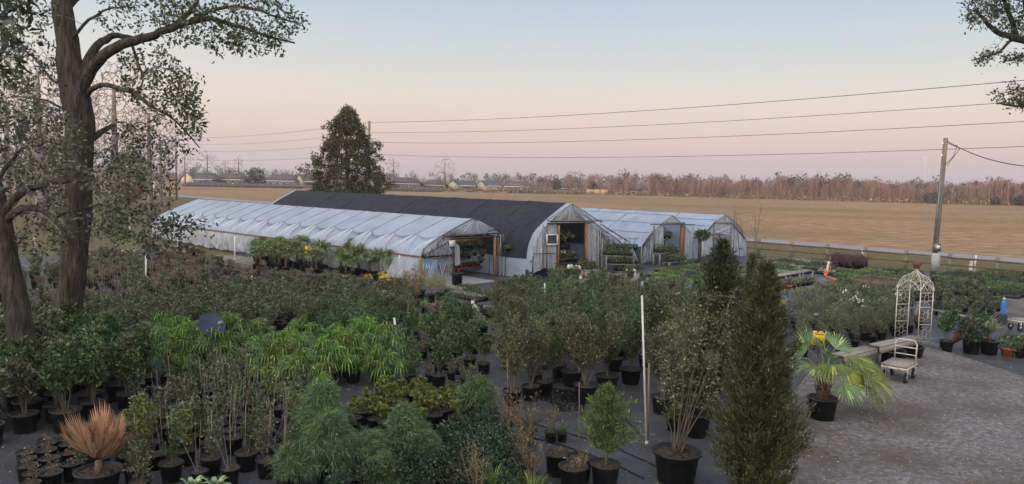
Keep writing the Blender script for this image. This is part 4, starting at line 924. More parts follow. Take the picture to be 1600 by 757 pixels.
MB().beam(f(1117,346.5,.1), f(1143,349,.1), .1,.14).wb('header_beam', M['oldwood'], g4)
ft(F4, g4, 'frame_pipe', [(1116.5,347),(1096,371)], .05, 'darksteel'); ft(F4, g4, 'frame_pipe', [(1143,349.5),(1164,374)], .045, 'darksteel'); ft(F4, g4, 'frame_pipe', [(1165,374),(1167,404)], .035, 'steel'); ft(F4, g4, 'king_pipe', [(1132,337),(1131.5,347)], .02, 'darksteel')
fb(F4, g4, 'door_post', (1115.5,349), (1114,392), .06,.08,'steel'); fb(F4, g4, 'door_post', (1141,368), (1140,396), .12,.1,'wood'); fb(F4, g4, 'cross_beam', (1112,366.5), (1128,366.5), .05,.08,'darksteel'); fb(F4, g4, 'cross_beam', (1114,373), (1140,374.5), .05,.1,'wood',-.5)
fb(F4, g4, 'knee_brace', (1122,367), (1128,378), .05,.1,'darksteel'); fb(F4, g4, 'knee_brace', (1139,380), (1128,397), .05,.12,'wood',-.2)
film_tri(f(1132,336.5), f(1117,346), f(1143,348), .02, 51, 20, 6).wb('gable_film', M['film_blue'], g4, smooth=True)
film_panel(f(1142,396), f(1166.5,404), f(1164,374), f(1143,350), .07, 52).wb('front_film', M['film_roof'], g4, smooth=True)
film_panel(f(1116,349), f(1142,350), f(1140,368), f(1118,364), .06, 53).wb('loose_film', M['film_roof'], g4, smooth=True)
film_panel(f(1095,402), f(1113,396), f(1113,369), f(1094,374), .05, 54).wb('front_film', M['film_skirt'], g4, smooth=True)
film_panel(f(1095,374), f(1113,368), f(1115,352), f(1113,353), .04, 56).wb('front_film', M['film_roof'], g4, smooth=True)
# teal and blue patterned banner in the gap between houses two and three
q = F3.uz(-3.9, 0, .4); t = thing('banner', 'small blue and teal print banner in the gap between greenhouses', 'banner', q)
M['teal2'] = mat('teal_print', (.06,.26,.36), .6, (.10,.40,.55), 7, contrast=(.45,.55)); M['redprint'] = mat('red_print', (.5,.06,.05), .6)
MB().box(q+UP*.75, (.62,.02,1.0), rz).wb('cloth', M['teal2'], t); 
for i in range(5): MB().box(q-GD*.016+GF*(-.2+.1*i)+UP*(.45+.13*(i % 3)), (.07,.006,.08), rz).wb('print', M['redprint' if i % 2 else 'white'], t)
# ------------------------------------------------------------------ fence along the road
def hz(px): return 280+(px-800)*.021
fp = Vector((FP0.x, FP0.y, 0)); ft_ = thing('post_and_rail_fence', 'long wooden post and rail fence with brown rails along the road', 'fence', fp)
SP = 2.42
for k in range(-8, 21):
    q = fp+RD*(SP*k); MB().box(q+UP*.58+Vector((0,0,rngs.uniform(-.04,.04))), (.18,.18,1.2), .77).wb('post', M['post'], ft_)
for k in range(-8, 20):
    for z in (.95, .52): a = fp+RD*(SP*k)-FD*.09; b = fp+RD*(SP*(k+1))-FD*.09; MB().beam(a+UP*(z+rngs.uniform(-.02,.02)), b+UP*(z+rngs.uniform(-.02,.02)), .04, .10).wb('rail', M['rail'], ft_)

# ------------------------------------------------------------------ upright white pipes (sprinkler risers and stakes)
def riser(px, yt, yb, lab, base=None, r=.025, cap=False, lean=0, grp='white pipes standing in the plant beds', top=None, m='pvc', nm='riser_pipe', cat='pipe'):
    b = G(px if base is None else base[0], yb if base is None else base[1]); d = b.y; tp = D(px if top is None else top, yt, d)
    t = thing(nm, lab, cat, (b.x, b.y, 0), grp); MB().tube([(0,0,0),(tp.x-b.x, 0, tp.z)], r, 8).build('shaft', M[m], t)
    if cap: e = (tp.x-b.x, 0, tp.z); MB().tube([e,(e[0],0,e[2]+.10)], r*.5, 6).build('stem', M['black'], t); MB().tube([(e[0],0,e[2]+.10),(e[0],0,e[2]+.27)], r*1.5, 10).build('cap', M['steel'], t)
    MB().tube([(0,0,0),(0,0,.06)], r*1.5, 8).build('collar', M[m], t); return t
riser(1010, 462, 695, 'tall white pipe with grey cap standing on the weed mat', r=.019, cap=True, top=1003)
riser(1014, 568, 690, 'short tan wooden stake strapped beside the tall capped pipe', base=(1012,693), top=1014, r=.02, m='bamboo', nm='stake', cat='stake', grp=None)
riser(622, 497, 549, 'white pipe with black top among the twiggy plants right of the palms', top=616, r=.03, cap=False)
riser(851, 443, 520, 'thin white pipe rising behind the middle potted trees', base=(852,520), top=851, r=.022)
riser(367, 369, 406, 'white pipe before the white greenhouse side, left of the far palms', r=.04)
riser(627, 399, 440, 'white pipe at the near corner of the white greenhouse', top=624, r=.045)
riser(388, 431, 452, 'short white stake leaning right between the far palms and the dark beds', top=394, r=.03)
riser(228, 400, 450, 'white pipe with rust top left of the dark twiggy beds', r=.035); riser(278, 368, 388, 'short white pipe at the far left corner of the white greenhouse', r=.05)
riser(54, 372, 400, 'white pipe seen between the two big trunks', r=.05); riser(203, 338, 372, 'far thin white pipe right of the big trunk', r=.05)
riser(1352, 390, 412, 'white pipe leaning against the fence post behind the purple shrubs', top=1346, r=.045, grp='white pipes at the fence'); riser(1522, 399, 428, 'white pipe with dark tip at the fence right of the service pole', top=1525, r=.05, grp='white pipes at the fence')
t = riser(1291, 409, 430, 'white pipe with an orange hose hung on it at the gravel corner', top=1295, r=.06, grp=None)
b = G(1291, 430); d = b.y
hp = [(1294,412),(1298,418),(1294,426),(1290,431),(1287,427),(1290,420)]; mb = MB(); mb.tube([D(x, y, d-.12) for x, y in hp], .025, 6)
g_ = [G(1289,433), G(1294,437), G(1301,436), G(1306,438), G(1303,441), G(1297,439), G(1318,441), G(1330,443)]
mb.tube([D(1290,420,d-.12), D(1288,428,d-.1)]+[(q.x,q.y,.05+.05*(i % 2)) for i, q in enumerate(g_)], .03, 6); mb.wb('garden_hose', M['orange'], None, label='orange hose looped on the white pipe and trailing on the gravel', cat='hose')

# ------------------------------------------------------------------ cream iron arbor
ctr = G(1425, 534); S_ = Vector((.44,-.60,0)); Pn = Vector((.44,.07,0)); HP = 1.70
ar = thing('garden_arbor', 'cream wrought iron garden arbor with domed lattice top and scroll sides', 'arbor', (ctr.x, ctr.y, 0))
cn = {}
for i in (-1, 1):
    for j in (-1, 1):
        q = Vector((ctr.x,ctr.y,0))+S_*(i*.5)+Pn*(j*.5); cn[i,j] = q; MB().tube([q, q+UP*HP], .015, 8).wb('post', M['cream'], ar)
        MB().lathe([(0,0),(.035,.02),(.04,.05),(.02,.08),(.03,.1),(0,.15)], 8, q+UP*HP).wb('finial', M['cream'], ar)
    a, b = cn[i,-1], cn[i,1]; sc = MB()
    for z in (.06, .62, 1.18, HP-.06): MB().tube([a+UP*z, b+UP*z], .010, 6).wb('crossbar', M['cream'], ar)
    for z0 in (.06, .62, 1.18):
        for (cu, cz) in ((.25,.14),(.75,.14),(.25,.42),(.75,.42)):
            s1 = 1 if cu < .5 else -1; s2 = 1 if cz < .3 else -1; pts = []
            for k in range(13): an = k/12*5.2; rr = .115*(1-.6*k/12); pts.append(a.lerp(b, cu+s1*rr*math.cos(an)*2*(-1)+0)+UP*(z0+cz+s2*rr*math.sin(an)*1.0))
            sc.tube(pts, .0045, 4, cap=False)
        sc.tube([a.lerp(b,.5+.17*math.cos(k/10*6.283))+UP*(z0+.28+.12*math.sin(k/10*6.283)) for k in range(11)], .0045, 4, cap=False)
    sc.wb('scrollwork', M['cream'], ar)
pk = Vector((ctr.x,ctr.y,HP+.72)); ring = []
def dome(c0, w=0):
    return [c0+UP*HP, c0.lerp(Vector((ctr.x,ctr.y,0)),.04)+UP*(HP+.22), c0.lerp(Vector((ctr.x,ctr.y,0)),.32)+UP*(HP+.42), c0.lerp(Vector((ctr.x,ctr.y,0)),.70)+UP*(HP+.52), c0.lerp(Vector((ctr.x,ctr.y,0)),.93)+UP*(HP+.62), pk]
for c in cn.values(): MB().tube([Vector(p) for p in dome(c)], .012, 6).wb('dome_rib', M['cream'], ar)
lt = MB(); cl = [cn[-1,-1], cn[-1,1], cn[1,1], cn[1,-1]]
for e in range(4):
    a, b = dome(cl[e]), dome(cl[(e+1) % 4])
    for s in (-1, 1):
        for q in range(-3, 5):
            pts = []
            for k in range(16):
                t_ = k/15*4.6; u = (q/4+s*t_/4.6*1.0)
                if 0 <= u <= 1: i0 = int(t_); f_ = t_-i0; A_1 = a[i0].lerp(a[i0+1], f_); B_1 = b[i0].lerp(b[i0+1], f_); pts.append(A_1.lerp(B_1, u)+UP*.0)
            if len(pts) > 2: lt.tube(pts, .0045, 4, cap=False)
    lt.tube([a[0].lerp(b[0],k/6)+UP*(.30*math.sin(k/6*3.14)) for k in range(7)], .014, 5)
lt.wb('dome_lattice', M['cream'], ar)
MB().lathe([(0,0),(.05,0),(.10,.02),(.08,.08),(.13,.12),(.13,.19),(.10,.2),(0,.18)], 10, pk-UP*.03).wb('top_finial', M['rust'], ar)

# ------------------------------------------------------------------ flat carts
def wheel(t, p, r, w, ax):                       # axle along ax
    o = MB().lathe([(0,-w/2),(r*.62,-w/2),(r,-w*.3),(r,w*.3),(r*.62,w/2),(0,w/2)], 18).build('wheel', M['rubber'], t, loc=p); o.rotation_euler = Vector(ax).to_track_quat('Z','Y').to_euler()
    MB().lathe([(0,-w*.56),(r*.5,-w*.52),(r*.55,w*.52),(0,w*.56)], 14).build('rim', M['chrome'], o)
def flat_cart(c, ang, lab, L=.98, Wd=.62, H=.46, handle=True, sc=1):
    t = thing('platform_cart', lab, 'cart', c, 'platform carts', rz=ang, sc=sc)
    MB().box((0,0,H), (L,Wd,.035)).build('deck', M['oldwood'], t)
    fr = MB()
    for y in (-Wd/2+.02, Wd/2-.02): fr.beam((-L/2,y,H-.06),(L/2,y,H-.06),.035,.06)
    for x in (-L/2+.02, L/2-.02): fr.beam((x,-Wd/2,H-.063),(x,Wd/2,H-.063),.035,.055)
    fr.build('frame', M['cream'], t)
    for x in (-L/2+.14, L/2-.14):
        for y in (-Wd/2+.05, Wd/2-.05): wheel(t, (x,y,.145), .145, .07, (0,1,0)); MB().box((x,y,.30),(.03,.09,.24)).build('fork', M['cream'], t)
    if handle:
        x = L/2; MB().tube([(x,-Wd/2+.05,H),(x+.02,-Wd/2+.05,H+.45),(x+.05,-Wd/2+.12,H+.53),(x+.05,Wd/2-.12,H+.53),(x+.02,Wd/2-.05,H+.45),(x,Wd/2-.05,H)], .018, 7).build('handle', M['cream'], t)
        MB().tube([(x,-Wd/2+.05,H+.15),(x,Wd/2-.05,H+.15)], .014, 6).build('crossbar', M['cream'], t); MB().tube([(x,-Wd/2+.05,H+.34),(x,Wd/2-.05,H+.34)], .014, 6).build('crossbar', M['cream'], t)
    return t
c = G(1404, 593); flat_cart((c.x, c.y, 0), math.radians(48), 'grey flat platform cart with cream handle standing empty on the gravel', H=.44)
c = G(1594, 516); flat_cart((c.x, c.y, 0), .2, 'pale cart at the right frame edge behind the terracotta pot', L=.8, handle=False, H=.5, sc=.8)
# ------------------------------------------------------------------ timber benches on black tubs
def timber(a, b, z, th, dp, lab, tub=False):
    A = ray_z(a, z); B = ray_z(b, z); t = thing('timber_bench', lab, 'bench', ((A.x+B.x)/2,(A.y+B.y)/2,0), 'timber benches by the carts')
    n = Vector((-(B-A).y, (B-A).x, 0)).normalized(); k = 2
    for i in range(k): MB().beam(A+n*(dp*(i+.5)/k)-UP*.02, B+n*(dp*(i+.5)/k)-UP*.02, dp/k*.95, .04).wb('plank', M['oldwood'], t)
    MB().beam(A+n*.03-UP*(.045+th/2), B+n*.03-UP*(.045+th/2), .05, th).wb('fascia', M['oldwood'], t)
    for s in (.12,.88):
        q = A.lerp(B, s)+n*dp*.55; MB().box((q.x,q.y,(z-.06-.0)/2), (.09,.09,z-.08), .3).wb('leg', M['oldwood'], t)
    return A, B, n
def ray_z(p, z): return G(p[0], p[1], z)
A1, B1, n1 = timber((1322,557), (1374,544), .48, .15, .42, 'weathered timber bench behind the fan palm, left of the arbor bench')
A2, B2, n2 = timber((1377,541), (1441,527), .56, .17, .36, 'weathered timber bench in front of the arbor, over a black tub')
for s, lb in ((.33,'wide black water tub under the timber bench in front of the arbor'), (.80,'second black tub tucked behind the platform cart')):
    q = A2.lerp(B2, s)+n2*.1
    t = thing('black_tub', lb, 'tub', (q.x,q.y,0), 'black tubs under the benches'); MB().lathe([(0,0),(.30,0),(.37,.30),(.40,.30),(.40,.34),(.35,.34),(.33,.08),(0,.08)], 20).build('shell', M['black'], t); MB().lathe([(0,.2),(.34,.2)], 16).build('water', M['glass'], t)
# grey two-wheeled garden wagon
c = G(1381, 497); t = thing('garden_wagon', 'grey-topped two-wheeled garden wagon behind the arbor', 'wagon', (c.x,c.y,0), rz=.35)
MB().box((0,0,.72),(1.15,.8,.04)).build('deck', M['oldwood'], t); MB().prism([(-.1,-.32,.70),(.55,-.32,.70),(.45,-.32,.34),(.0,-.32,.34)], (0,.64,0)).build('tray', M['steel'], t)
for y in (-.42,.42): wheel(t, (.25,y,.24), .24, .06, (0,1,0))
MB().tube([(-.5,0,.70),(-.95,0,.55),(-1.1,0,.2)], .02, 6).build('handle', M['steel'], t); MB().box((-.45,0,.35),(.05,.5,.7)).build('leg', M['oldwood'], t)

# ------------------------------------------------------------------ satellite dish on a post
b = G(330, 590); d = b.y; c = D(331, 509, d)
t = thing('satellite_dish', 'dark blue grey satellite dish on a post above the palm leaves', 'dish', (b.x,b.y,0))
MB().tube([(0,0,0),(0,0,c.z-.18),(c.x-b.x,.02,c.z-.05)], .025, 8).build('mast', M['steel'], t)
ax = Vector((.45,-.55,.62)).normalized(); dish = MB(); R = .31
Q = ax.to_track_quat('Z','Y').to_matrix(); cc = Vector((c.x-b.x, 0, c.z))
dish.grid(lambda u, v: cc+Q @ Vector((R*u*math.cos(6.2832*v)*1.0, R*1.1*u*math.sin(6.2832*v), .09*u*u-.05)), 8, 28)
dish.build('reflector', M['dish'], t, smooth=True)
dish = MB(); dish.tube([cc+Q @ Vector((R*math.cos(a), R*1.1*math.sin(a), .04)) for a in [i/28*6.2832 for i in range(29)]], .009, 5, cap=False); dish.build('rim', M['dish'], t)
e = cc+Q @ Vector((0,0,.02))+Vector((.27,-.14,.08)); MB().tube([cc+Q @ Vector((0,-R*1.05,0)), e-Vector((0,0,.03))], .014, 5).build('arm', M['steel'], t); MB().box(e, (.11,.09,.09), .4).build('receiver', M['steel'], t)
MB().tube([e, e+Vector((-.06,.04,0))], .035, 10).build('feed_horn', M['white'], t)

# ------------------------------------------------------------------ yellow print signs on rods
def ysign(px, py, yb, w, h, lab):
    b = G(px-1, yb); c = D(px, py, b.y); t = thing('rod_sign', lab, 'sign', (b.x,b.y,0), 'yellow signs on rods'); x = c.x-b.x; z = c.z
    MB().tube([(0,.02,0),(x-w*.0,.02,z)], .009, 5).build('rod', M['iron'], t)
    MB().box((x,0,z), (w,.02,h), .0, (0,.10,0)).build('board', M['yellow'], t); 
    for i in range(4): MB().box((x-w*.36+i*w*.24+.012, -.012, z+h*.5-.012), (w*.10,.006,h*.13), 0, (0,.5,0)).build('edge_stripe', M['black' if i % 2 else 'white'], t)
    MB().box((x+.01,-.013,z+h*.30), (w*.62,.005,h*.06), 0, (0,.1,0)).build('text_line', M['iron'], t)
    MB().prism([(x-w*.2,-.016,z+h*.08),(x-w*.02,-.016,z+h*.02),(x+w*.24,-.016,z-h*.22),(x+w*.28,-.016,z-h*.42),(x+w*.05,-.016,z-h*.40),(x-w*.05,-.016,z-h*.22)], (0,.004,0)).build('black_figure', M['iron'], t)
    MB().tube([(x-w*.17,-.016,z+h*.05),(x-w*.17,-.014,z-h*.12)], .005, 4).build('black_mark', M['iron'], t)
ysign(1279, 529, 612, .32, .34, 'yellow sign with black figure and striped edge behind the big fan palm')
ysign(482, 391, 428, .36, .36, 'small yellow sign among the far row of palms')
# black rod and hanging hook by the timber bench, two small solar lanterns
riser(1343, 490, 556, 'thin black rod standing in front of the left timber bench', r=.012, m='iron', nm='rod_stake', cat='stake', grp=None)
for px, py, yb, lb in ((1272,497,548,'small solar lantern on a stake behind the yellow sign'), (1345,484,530,'small solar lantern on a stake left of the arbor')):
    b = G(px, yb); c = D(px, py, b.y); t = thing('solar_lantern', lb, 'lantern', (b.x,b.y,0), 'solar lanterns on stakes'); MB().tube([(0,0,0),(0,0,c.z)], .012, 5).build('stake', M['iron'], t)
    MB().lathe([(0,0),(.035,0),(.06,.10),(0,.10)], 6, (0,0,c.z)).build('shade', M['glass'], t); MB().lathe([(.09,.10),(.05,.14),(0,.16)], 6, (0,0,c.z)).build('roof', M['steel'], t)

# ------------------------------------------------------------------ display corner: cone, pots, bench
b = G(1198, 458); t = thing('traffic_cone', 'orange and white striped cone-shaped marker beside the concrete stack', 'cone', (b.x,b.y,0))
for i in range(5): r0, r1 = .22-.028*i, .22-.028*(i+1); MB().lathe([(r0,.14*i),(r1,.14*(i+1)-.003)]+([(0,.7)] if i == 4 else []), 14).build('band', M['white' if i % 2 else 'orange'], t)
MB().box((0,0,.02),(.5,.5,.04)).build('foot', M['orange'], t)
b = G(1209, 457); t = thing('concrete_stack', 'pale stack of round concrete discs beside the striped marker', 'stack', (b.x,b.y,0))
for i in range(8): MB().lathe([(0,0),(.15,0),(.16,.02),(.16,.065),(.15,.085),(0,.085)], 14, (rngs.uniform(-.01,.01),rngs.uniform(-.01,.01),i*.088)).build('disc', M['concrete'], t)
M['pink'] = leafmat('pink_petals', (.5,.16,.25)); M['yellowleaf'] = leafmat('yellow_flowers', (.62,.40,.03)); M['whitepetal'] = leafmat('white_petals', (.65,.62,.58))
def clay(px, yb, r, h, lab, fl=None, leafm='dull_leaf', grp='terracotta pots', n=220, lr=None, m='terracotta'):
    b = G(px, yb); t = thing('terracotta_pot', lab, 'pot', (b.x,b.y,0), grp)
    MB().lathe([(0,0),(r*.68,0),(r*.92,h*.8),(r*1.05,h*.8),(r*1.05,h),(r*.93,h),(r*.85,h*.75),(0,h*.75)], 20).build('shell', M[m], t); rr = lr or r
    rg = np.random.default_rng(int(px)); leafball(rg, rr*1.1, n, .11, .05, .8, (0,0,h+rr*.5)).build('leaves', M[leafm], t)
    if fl: leafball(rg, rr*1.0, 60, .07, .06, .6, (0,0,h+rr*.8)).build('flowers', M[fl], t)
clay(1219, 457, .19, .33, 'left terracotta pot with pink flowers under the display bench', 'pink'); clay(1231, 456.5, .19, .33, 'right terracotta pot with pink flowers under the display bench', 'pink')
clay(1574, 557, .22, .28, 'orange terracotta pot with reddish groundcover at the right edge of the gravel', None, 'dull_leaf', n=500, lr=.30)
b1 = G(1204,455); b2 = G(1270,441.5); table('display_bench', 'weathered plank bench behind the terracotta pots on the gravel', b1, b2, .5, .62, 'oldwood', None, legs=4)
for i, (px, py, fl) in enumerate([(1247,449,'yellowleaf'),(1255,448,None),(1262,447,None),(1269,446,None),(1240,452,None)]):
    clay(px, py, .13, .2, ['small black pot of yellow flowers under the display bench','small dark pot second from the yellow flowers','small dark pot third from the yellow flowers','small dark pot at the right end of the display bench','small dark pot left of the yellow flowers'][i], fl, grp='small pots by the display bench', m='pot', n=90)
# raised wooden bed
a = G(1323,444); b = G(1377,452); t = thing('raised_bed', 'low rusty brown wooden bed frame beyond the grey-green seedlings', 'raised bed', ((a.x+b.x)/2,(a.y+b.y)/2,0)); n = Vector((-(b-a).y,(b-a).x,0)).normalized()*2.0
for (p, q) in ((a,b),(b,b+n),(a+n,b+n),(a,a+n)): MB().beam(Vector((p.x,p.y,.18)), Vector((q.x,q.y,.18)), .06, .34).wb('side_board', M['rail'], t)
m_ = MB(); m_.poly([(q.x,q.y,.3) for q in (a,b,b+n,a+n)]); m_.wb('soil', M['soil'], t)
# long weathered shelf and things round it on the right
a = G(1466,508); b = G(1541,526); table('long_plank_bench', 'long weathered plank bench behind the rusted bird', a, b, .38, .55, 'oldwood', None, legs=3)
b = G(1506, 545); t = thing('bird_sculpture', 'rusted metal long-necked bird sculpture leaning up to the right', 'sculpture', (b.x,b.y,0))
bd = b.y; P = lambda x, y: D(x, y, bd)-Vector((b.x,b.y,0))
bt = MB(); bt.tube([P(1489,538),P(1494,530),P(1501,520),P(1508,511),P(1516,505),P(1523,500)], [.015,.10,.13,.12,.10,.05], 8); bt.build('body', M['rust'], t, smooth=True)
MB().tube([P(1521,502),P(1520,496),P(1517,490),P(1518,484),P(1514,482)], [.05,.03,.025,.03,.008], 6).build('neck', M['rust'], t)
for i, k in enumerate(((1492,536),(1499,526),(1506,516))): MB().prism([P(k[0],k[1]), P(k[0]+12,k[1]-6), P(k[0]+9,k[1]-13)], (0,.03*(1 if i % 2 else -1),0)).build('wing_plate', M['rust'], t)
for s in (1504,1511): MB().tube([P(s,518),P(s+1,545)], .012, 5).build('leg', M['rust'], t)
b = G(1566,505); t = thing('blue_bottle', 'bright blue upright plastic canister on a black pot beside the lane', 'canister', (b.x,b.y,.32)); MB().lathe([(0,0),(.085,0),(.09,.05),(.09,.42),(.08,.50),(.04,.54),(.035,.58),(0,.58)], 18).build('body', M['blue'], t, smooth=True); MB().lathe([(0,.57),(.045,.57),(.045,.63),(0,.63)], 12).build('cap', M['white'], t)
t = thing('nursery_pot', 'empty upturned black pot under the blue canister', 'pot', (b.x,b.y,0)); MB().lathe([(0,.32),(.15,.32),(.2,.03),(.21,.03),(.21,0),(.19,0)], 18).build('shell', M['pot'], t)
b = G(1541,540); t = thing('hand_truck', 'bare metal hand truck with bent handles behind the spiky plant', 'hand truck', (b.x,b.y,0)); P = lambda x, y: D(x, y, bd+.4)-Vector((b.x,b.y,0))
for o_ in (0, 4): MB().tube([P(1533+o_,512),P(1545+o_,500),P(1556+o_,489+o_*.2),P(1568,487+o_*.3)], .014, 6).build('handle', M['steel'], t)
MB().tube([P(1533,512),P(1538,540)], .016, 6).build('frame_tube', M['steel'], t)
t = thing('foam_ring', 'small cream ring hanging at the front of the long plank bench', 'ring', D(1490,499,24.6)); mb = MB(); mb.tube([(.085*math.cos(i/14*6.283),0,.085*math.sin(i/14*6.283)) for i in range(15)], .032, 7, cap=False); mb.build('ring', M['cream'], t)
b = G(1516.5,428); t = thing('small_statue', 'small cream figurine statue beside the fence right of the service pole', 'statue', (b.x,b.y,0)); MB().lathe([(0,0),(.16,0),(.17,.12),(.1,.2),(.12,.4),(.13,.5),(.07,.56),(.09,.64),(.085,.72),(0,.78)], 10).build('body', M['cream'], t, smooth=True); MB().box((.1,-.02,.42),(.09,.12,.25)).build('wing', M['rust'], t)
# white sitting cat statue
b = G(741.5,497); t = thing('cat_statue', 'pale sitting cat statue on the path among the dark pots', 'statue', (b.x,b.y,0))
MB().tube([(.10,0,0),(.09,0,.10),(.05,0,.25),(-.01,0,.40),(-.05,0,.50)], [.13,.14,.12,.09,.05], 10).build('body', M['cream'], t, smooth=True)
MB().lathe([(0,0),(.06,.03),(.075,.08),(.05,.14),(0,.16)], 10, (-.07,-.02,.47)).build('head', M['cream'], t, smooth=True)
for s in (-.04,.03): MB().tube([(-.07+s,-.02,.60),(-.07+s*1.3,-.02,.67)], [.022,.003], 5).build('ear', M['cream'], t)
for s in (-.05,.05): MB().tube([(-.02,s,.32),(-.05,s,.02)], [.035,.03], 6).build('foreleg', M['cream'], t)
# blue basket, white egg decorations, iron bench and wooden planter at the dark greenhouse
c = G(1074,458,.5); t = thing('blue_basket', 'bright teal plastic basket lying on the seedlings left of the dark juniper', 'basket', (c.x,c.y,.45), rz=.2)
fr = MB()
for z in (0,.1,.2,.3): fr.tube([(-.33-z*.3,-.2-z*.2,z),(.33+z*.3,-.2-z*.2,z),(.33+z*.3,.2+z*.2,z),(-.33-z*.3,.2+z*.2,z),(-.33-z*.3,-.2-z*.2,z)], .018, 4)
fr.build('rim_band', M['teal'], t); fr = MB()
for i in range(12): x = -.3+i*.055; fr.beam((x,-.2,0),(x*1.25,-.26,.3),.03,.01); fr.beam((x,.2,0),(x*1.25,.26,.3),.03,.01)
fr.box((0,0,0),(.66,.4,.01)); fr.build('basket_weave', M['teal'], t)
for i, (px, py, m, l) in enumerate([(855,414,'yellowleaf','pale yellow egg ornament left of the dark greenhouse door'),(859.5,413.5,'teal2','pale blue egg ornament beside the yellow one'),(871.5,415.5,'pink','pinkish egg ornament by the dark greenhouse doorpost'),(860.5,429.5,'whitepetal','lower white egg ornament under the wooden planter, left'),(873,430.5,'whitepetal','lower white egg ornament under the wooden planter, right'),(866.5,415,'whitepetal','small white egg ornament between the blue and pink ones')]):
    p = F2.p(px, py, 1.4); t = thing('egg_ornament', l, 'ornament', (p.x,p.y,p.z-.1), 'egg ornaments'); col = {'yellowleaf':(.6,.55,.3),'teal2':(.2,.45,.55),'pink':(.65,.42,.38),'whitepetal':(.68,.6,.54)}[m]
    if 'egg'+m not in M: M['egg'+m] = mat('egg_paint_'+m, col, .4)
    MB().lathe([(0,0),(.06,.02),(.10,.08),(.095,.14),(.06,.21),(.02,.25),(0,.255)], 12).build('egg', M['egg'+m], t, smooth=True); MB().tube([(0,0,0),(0,0,-p.z+.1)], .008, 4).build('stake', M['iron'], t)
p = F2.p(852,431,1.2); t = thing('iron_bench', 'black scrolled iron bench left of the dark greenhouse door', 'bench', (p.x,p.y,0), rz=rz)
MB().box((0,0,.42),(1.0,.4,.03)).build('seat', M['iron'], t); bk = MB()
for z in (.5,.68,.86): bk.tube([(-.5,.18,z),(.5,.18,z)], .014, 5)
for i in range(9): bk.tube([(-.5+i*.125,.18,.42),(-.5+i*.125+.05*(-1)**i,.18,.65),(-.5+i*.125,.18,.86)], .01, 4)
bk.build('backrest', M['iron'], t)
for x in (-.47,.47):
    for y in (-.18,.18): MB().tube([(x,y,0),(x,y,.43)], .018, 5).build('leg', M['iron'], t)
p = F2.p(886,434,1.3); t = thing('wooden_planter', 'round pale wooden half-barrel planter in front of the dark greenhouse door', 'planter', (p.x,p.y,0))
for i in range(18):
    a = i/18*6.283; MB().box((.62*math.cos(a),.42*math.sin(a),.24),(.04,.20,.44+.03*(i % 2)), math.atan2(.42*math.sin(a),.62*math.cos(a))).build('stave', M['oldwood'], t)
leafball(np.random.default_rng(4), .55, 420, .16, .07, .6, (0,0,.62)).build('leaves', M['basket_leaf'], t)
for z in (.12,.38): MB().lathe([(.655,0),(.66,.03)], 24, (0,0,z), 1, .69).build('hoop_band', M['iron'], t)
# small tree fern-like stump plant by house four and white metal frame chair
b = G(1092,414); t = thing('stump_plant', 'brown post-like trunk topped with a leafy tuft between the last two greenhouses', 'plant', (b.x,b.y,0)); tp = D(1093,374,b.y)
MB().tube([(0,0,0),(.02,0,tp.z*.5),(0,0,tp.z)], [.13,.11,.10], 8).build('trunk', M['bark'], t); leafball(np.random.default_rng(8), .42, 260, .22, .12, .7, (.15,0,tp.z+.25)).build('crown', M['basket_leaf'], t)
b = G(980,436); t = thing('white_stool', 'small white metal frame stool on the gravel walk by the third greenhouse', 'stool', (b.x,b.y,0)); fr = MB()
for x in (0,.4): 
    for y in (0,.3): fr = MB(); fr.tube([(x,y,0),(x,y,.45)], .02, 5); fr.build('leg', M['white'], t)
MB().box((.2,.15,.46),(.48,.36,.03)).build('seat', M['white'], t)

for j, (pa, pb, l, k) in enumerate((((1338,520),(1432,503),'long low plant table seen behind and through the arbor, nearer one','table behind the arbor pots'),((1405,497),(1462,492),'low plant table left of the service pole foot','table by the service pole pots'),((1330,500),(1392,489),'low plant table left of the garden wagon','table by the wagon pots'))):
    a = G(*pa); b = G(*pb); table('plant_table', l, a, b, .9, .55, 'oldwood', 'low plant tables by the arbor', legs=3)
    n = int((b-a).length/.30); dv = GD*.9
    for i in range(n):
        for r2 in range(3):
            q = Vector((a.x,a.y,0)).lerp(Vector((b.x,b.y,0)), (i+.5)/n)+GD*(.15+.3*r2); spot((q.x,q.y,.57), nth_(i, n)+[' front-row ',' middle-row ',' rear-row '][r2]+['small pot on the nearer low table behind the arbor','small pot on the low table left of the service pole','small pot on the low table by the garden wagon'][j], k, int(rngs.integers(2)), bud=(rngs.uniform() < .2), sc=rngs.uniform(1.2,1.9))
for i, (p, l) in enumerate([([(752,640),(850,668),(960,700),(1090,760)],'black irrigation hose lying across the mat, upper one'),([(760,668),(860,692),(950,722),(1020,757)],'black irrigation hose lying across the mat, middle one'),([(900,650),(960,640),(1010,690)],'thin black drip tube near the capped pipe')]):
    m = MB(); P_ = [G(*q) for q in p]; pts = []
    for a, b in zip(P_, P_[1:]):
        for k in range(5): q = a.lerp(b, k/5); pts.append((q.x+rngs.uniform(-.03,.03), q.y+rngs.uniform(-.03,.03), .022))
    m.tube(pts, .013, 5); m.wb('irrigation_hose', M['black'], None, label=l, cat='hose', group='irrigation hoses on the mat')
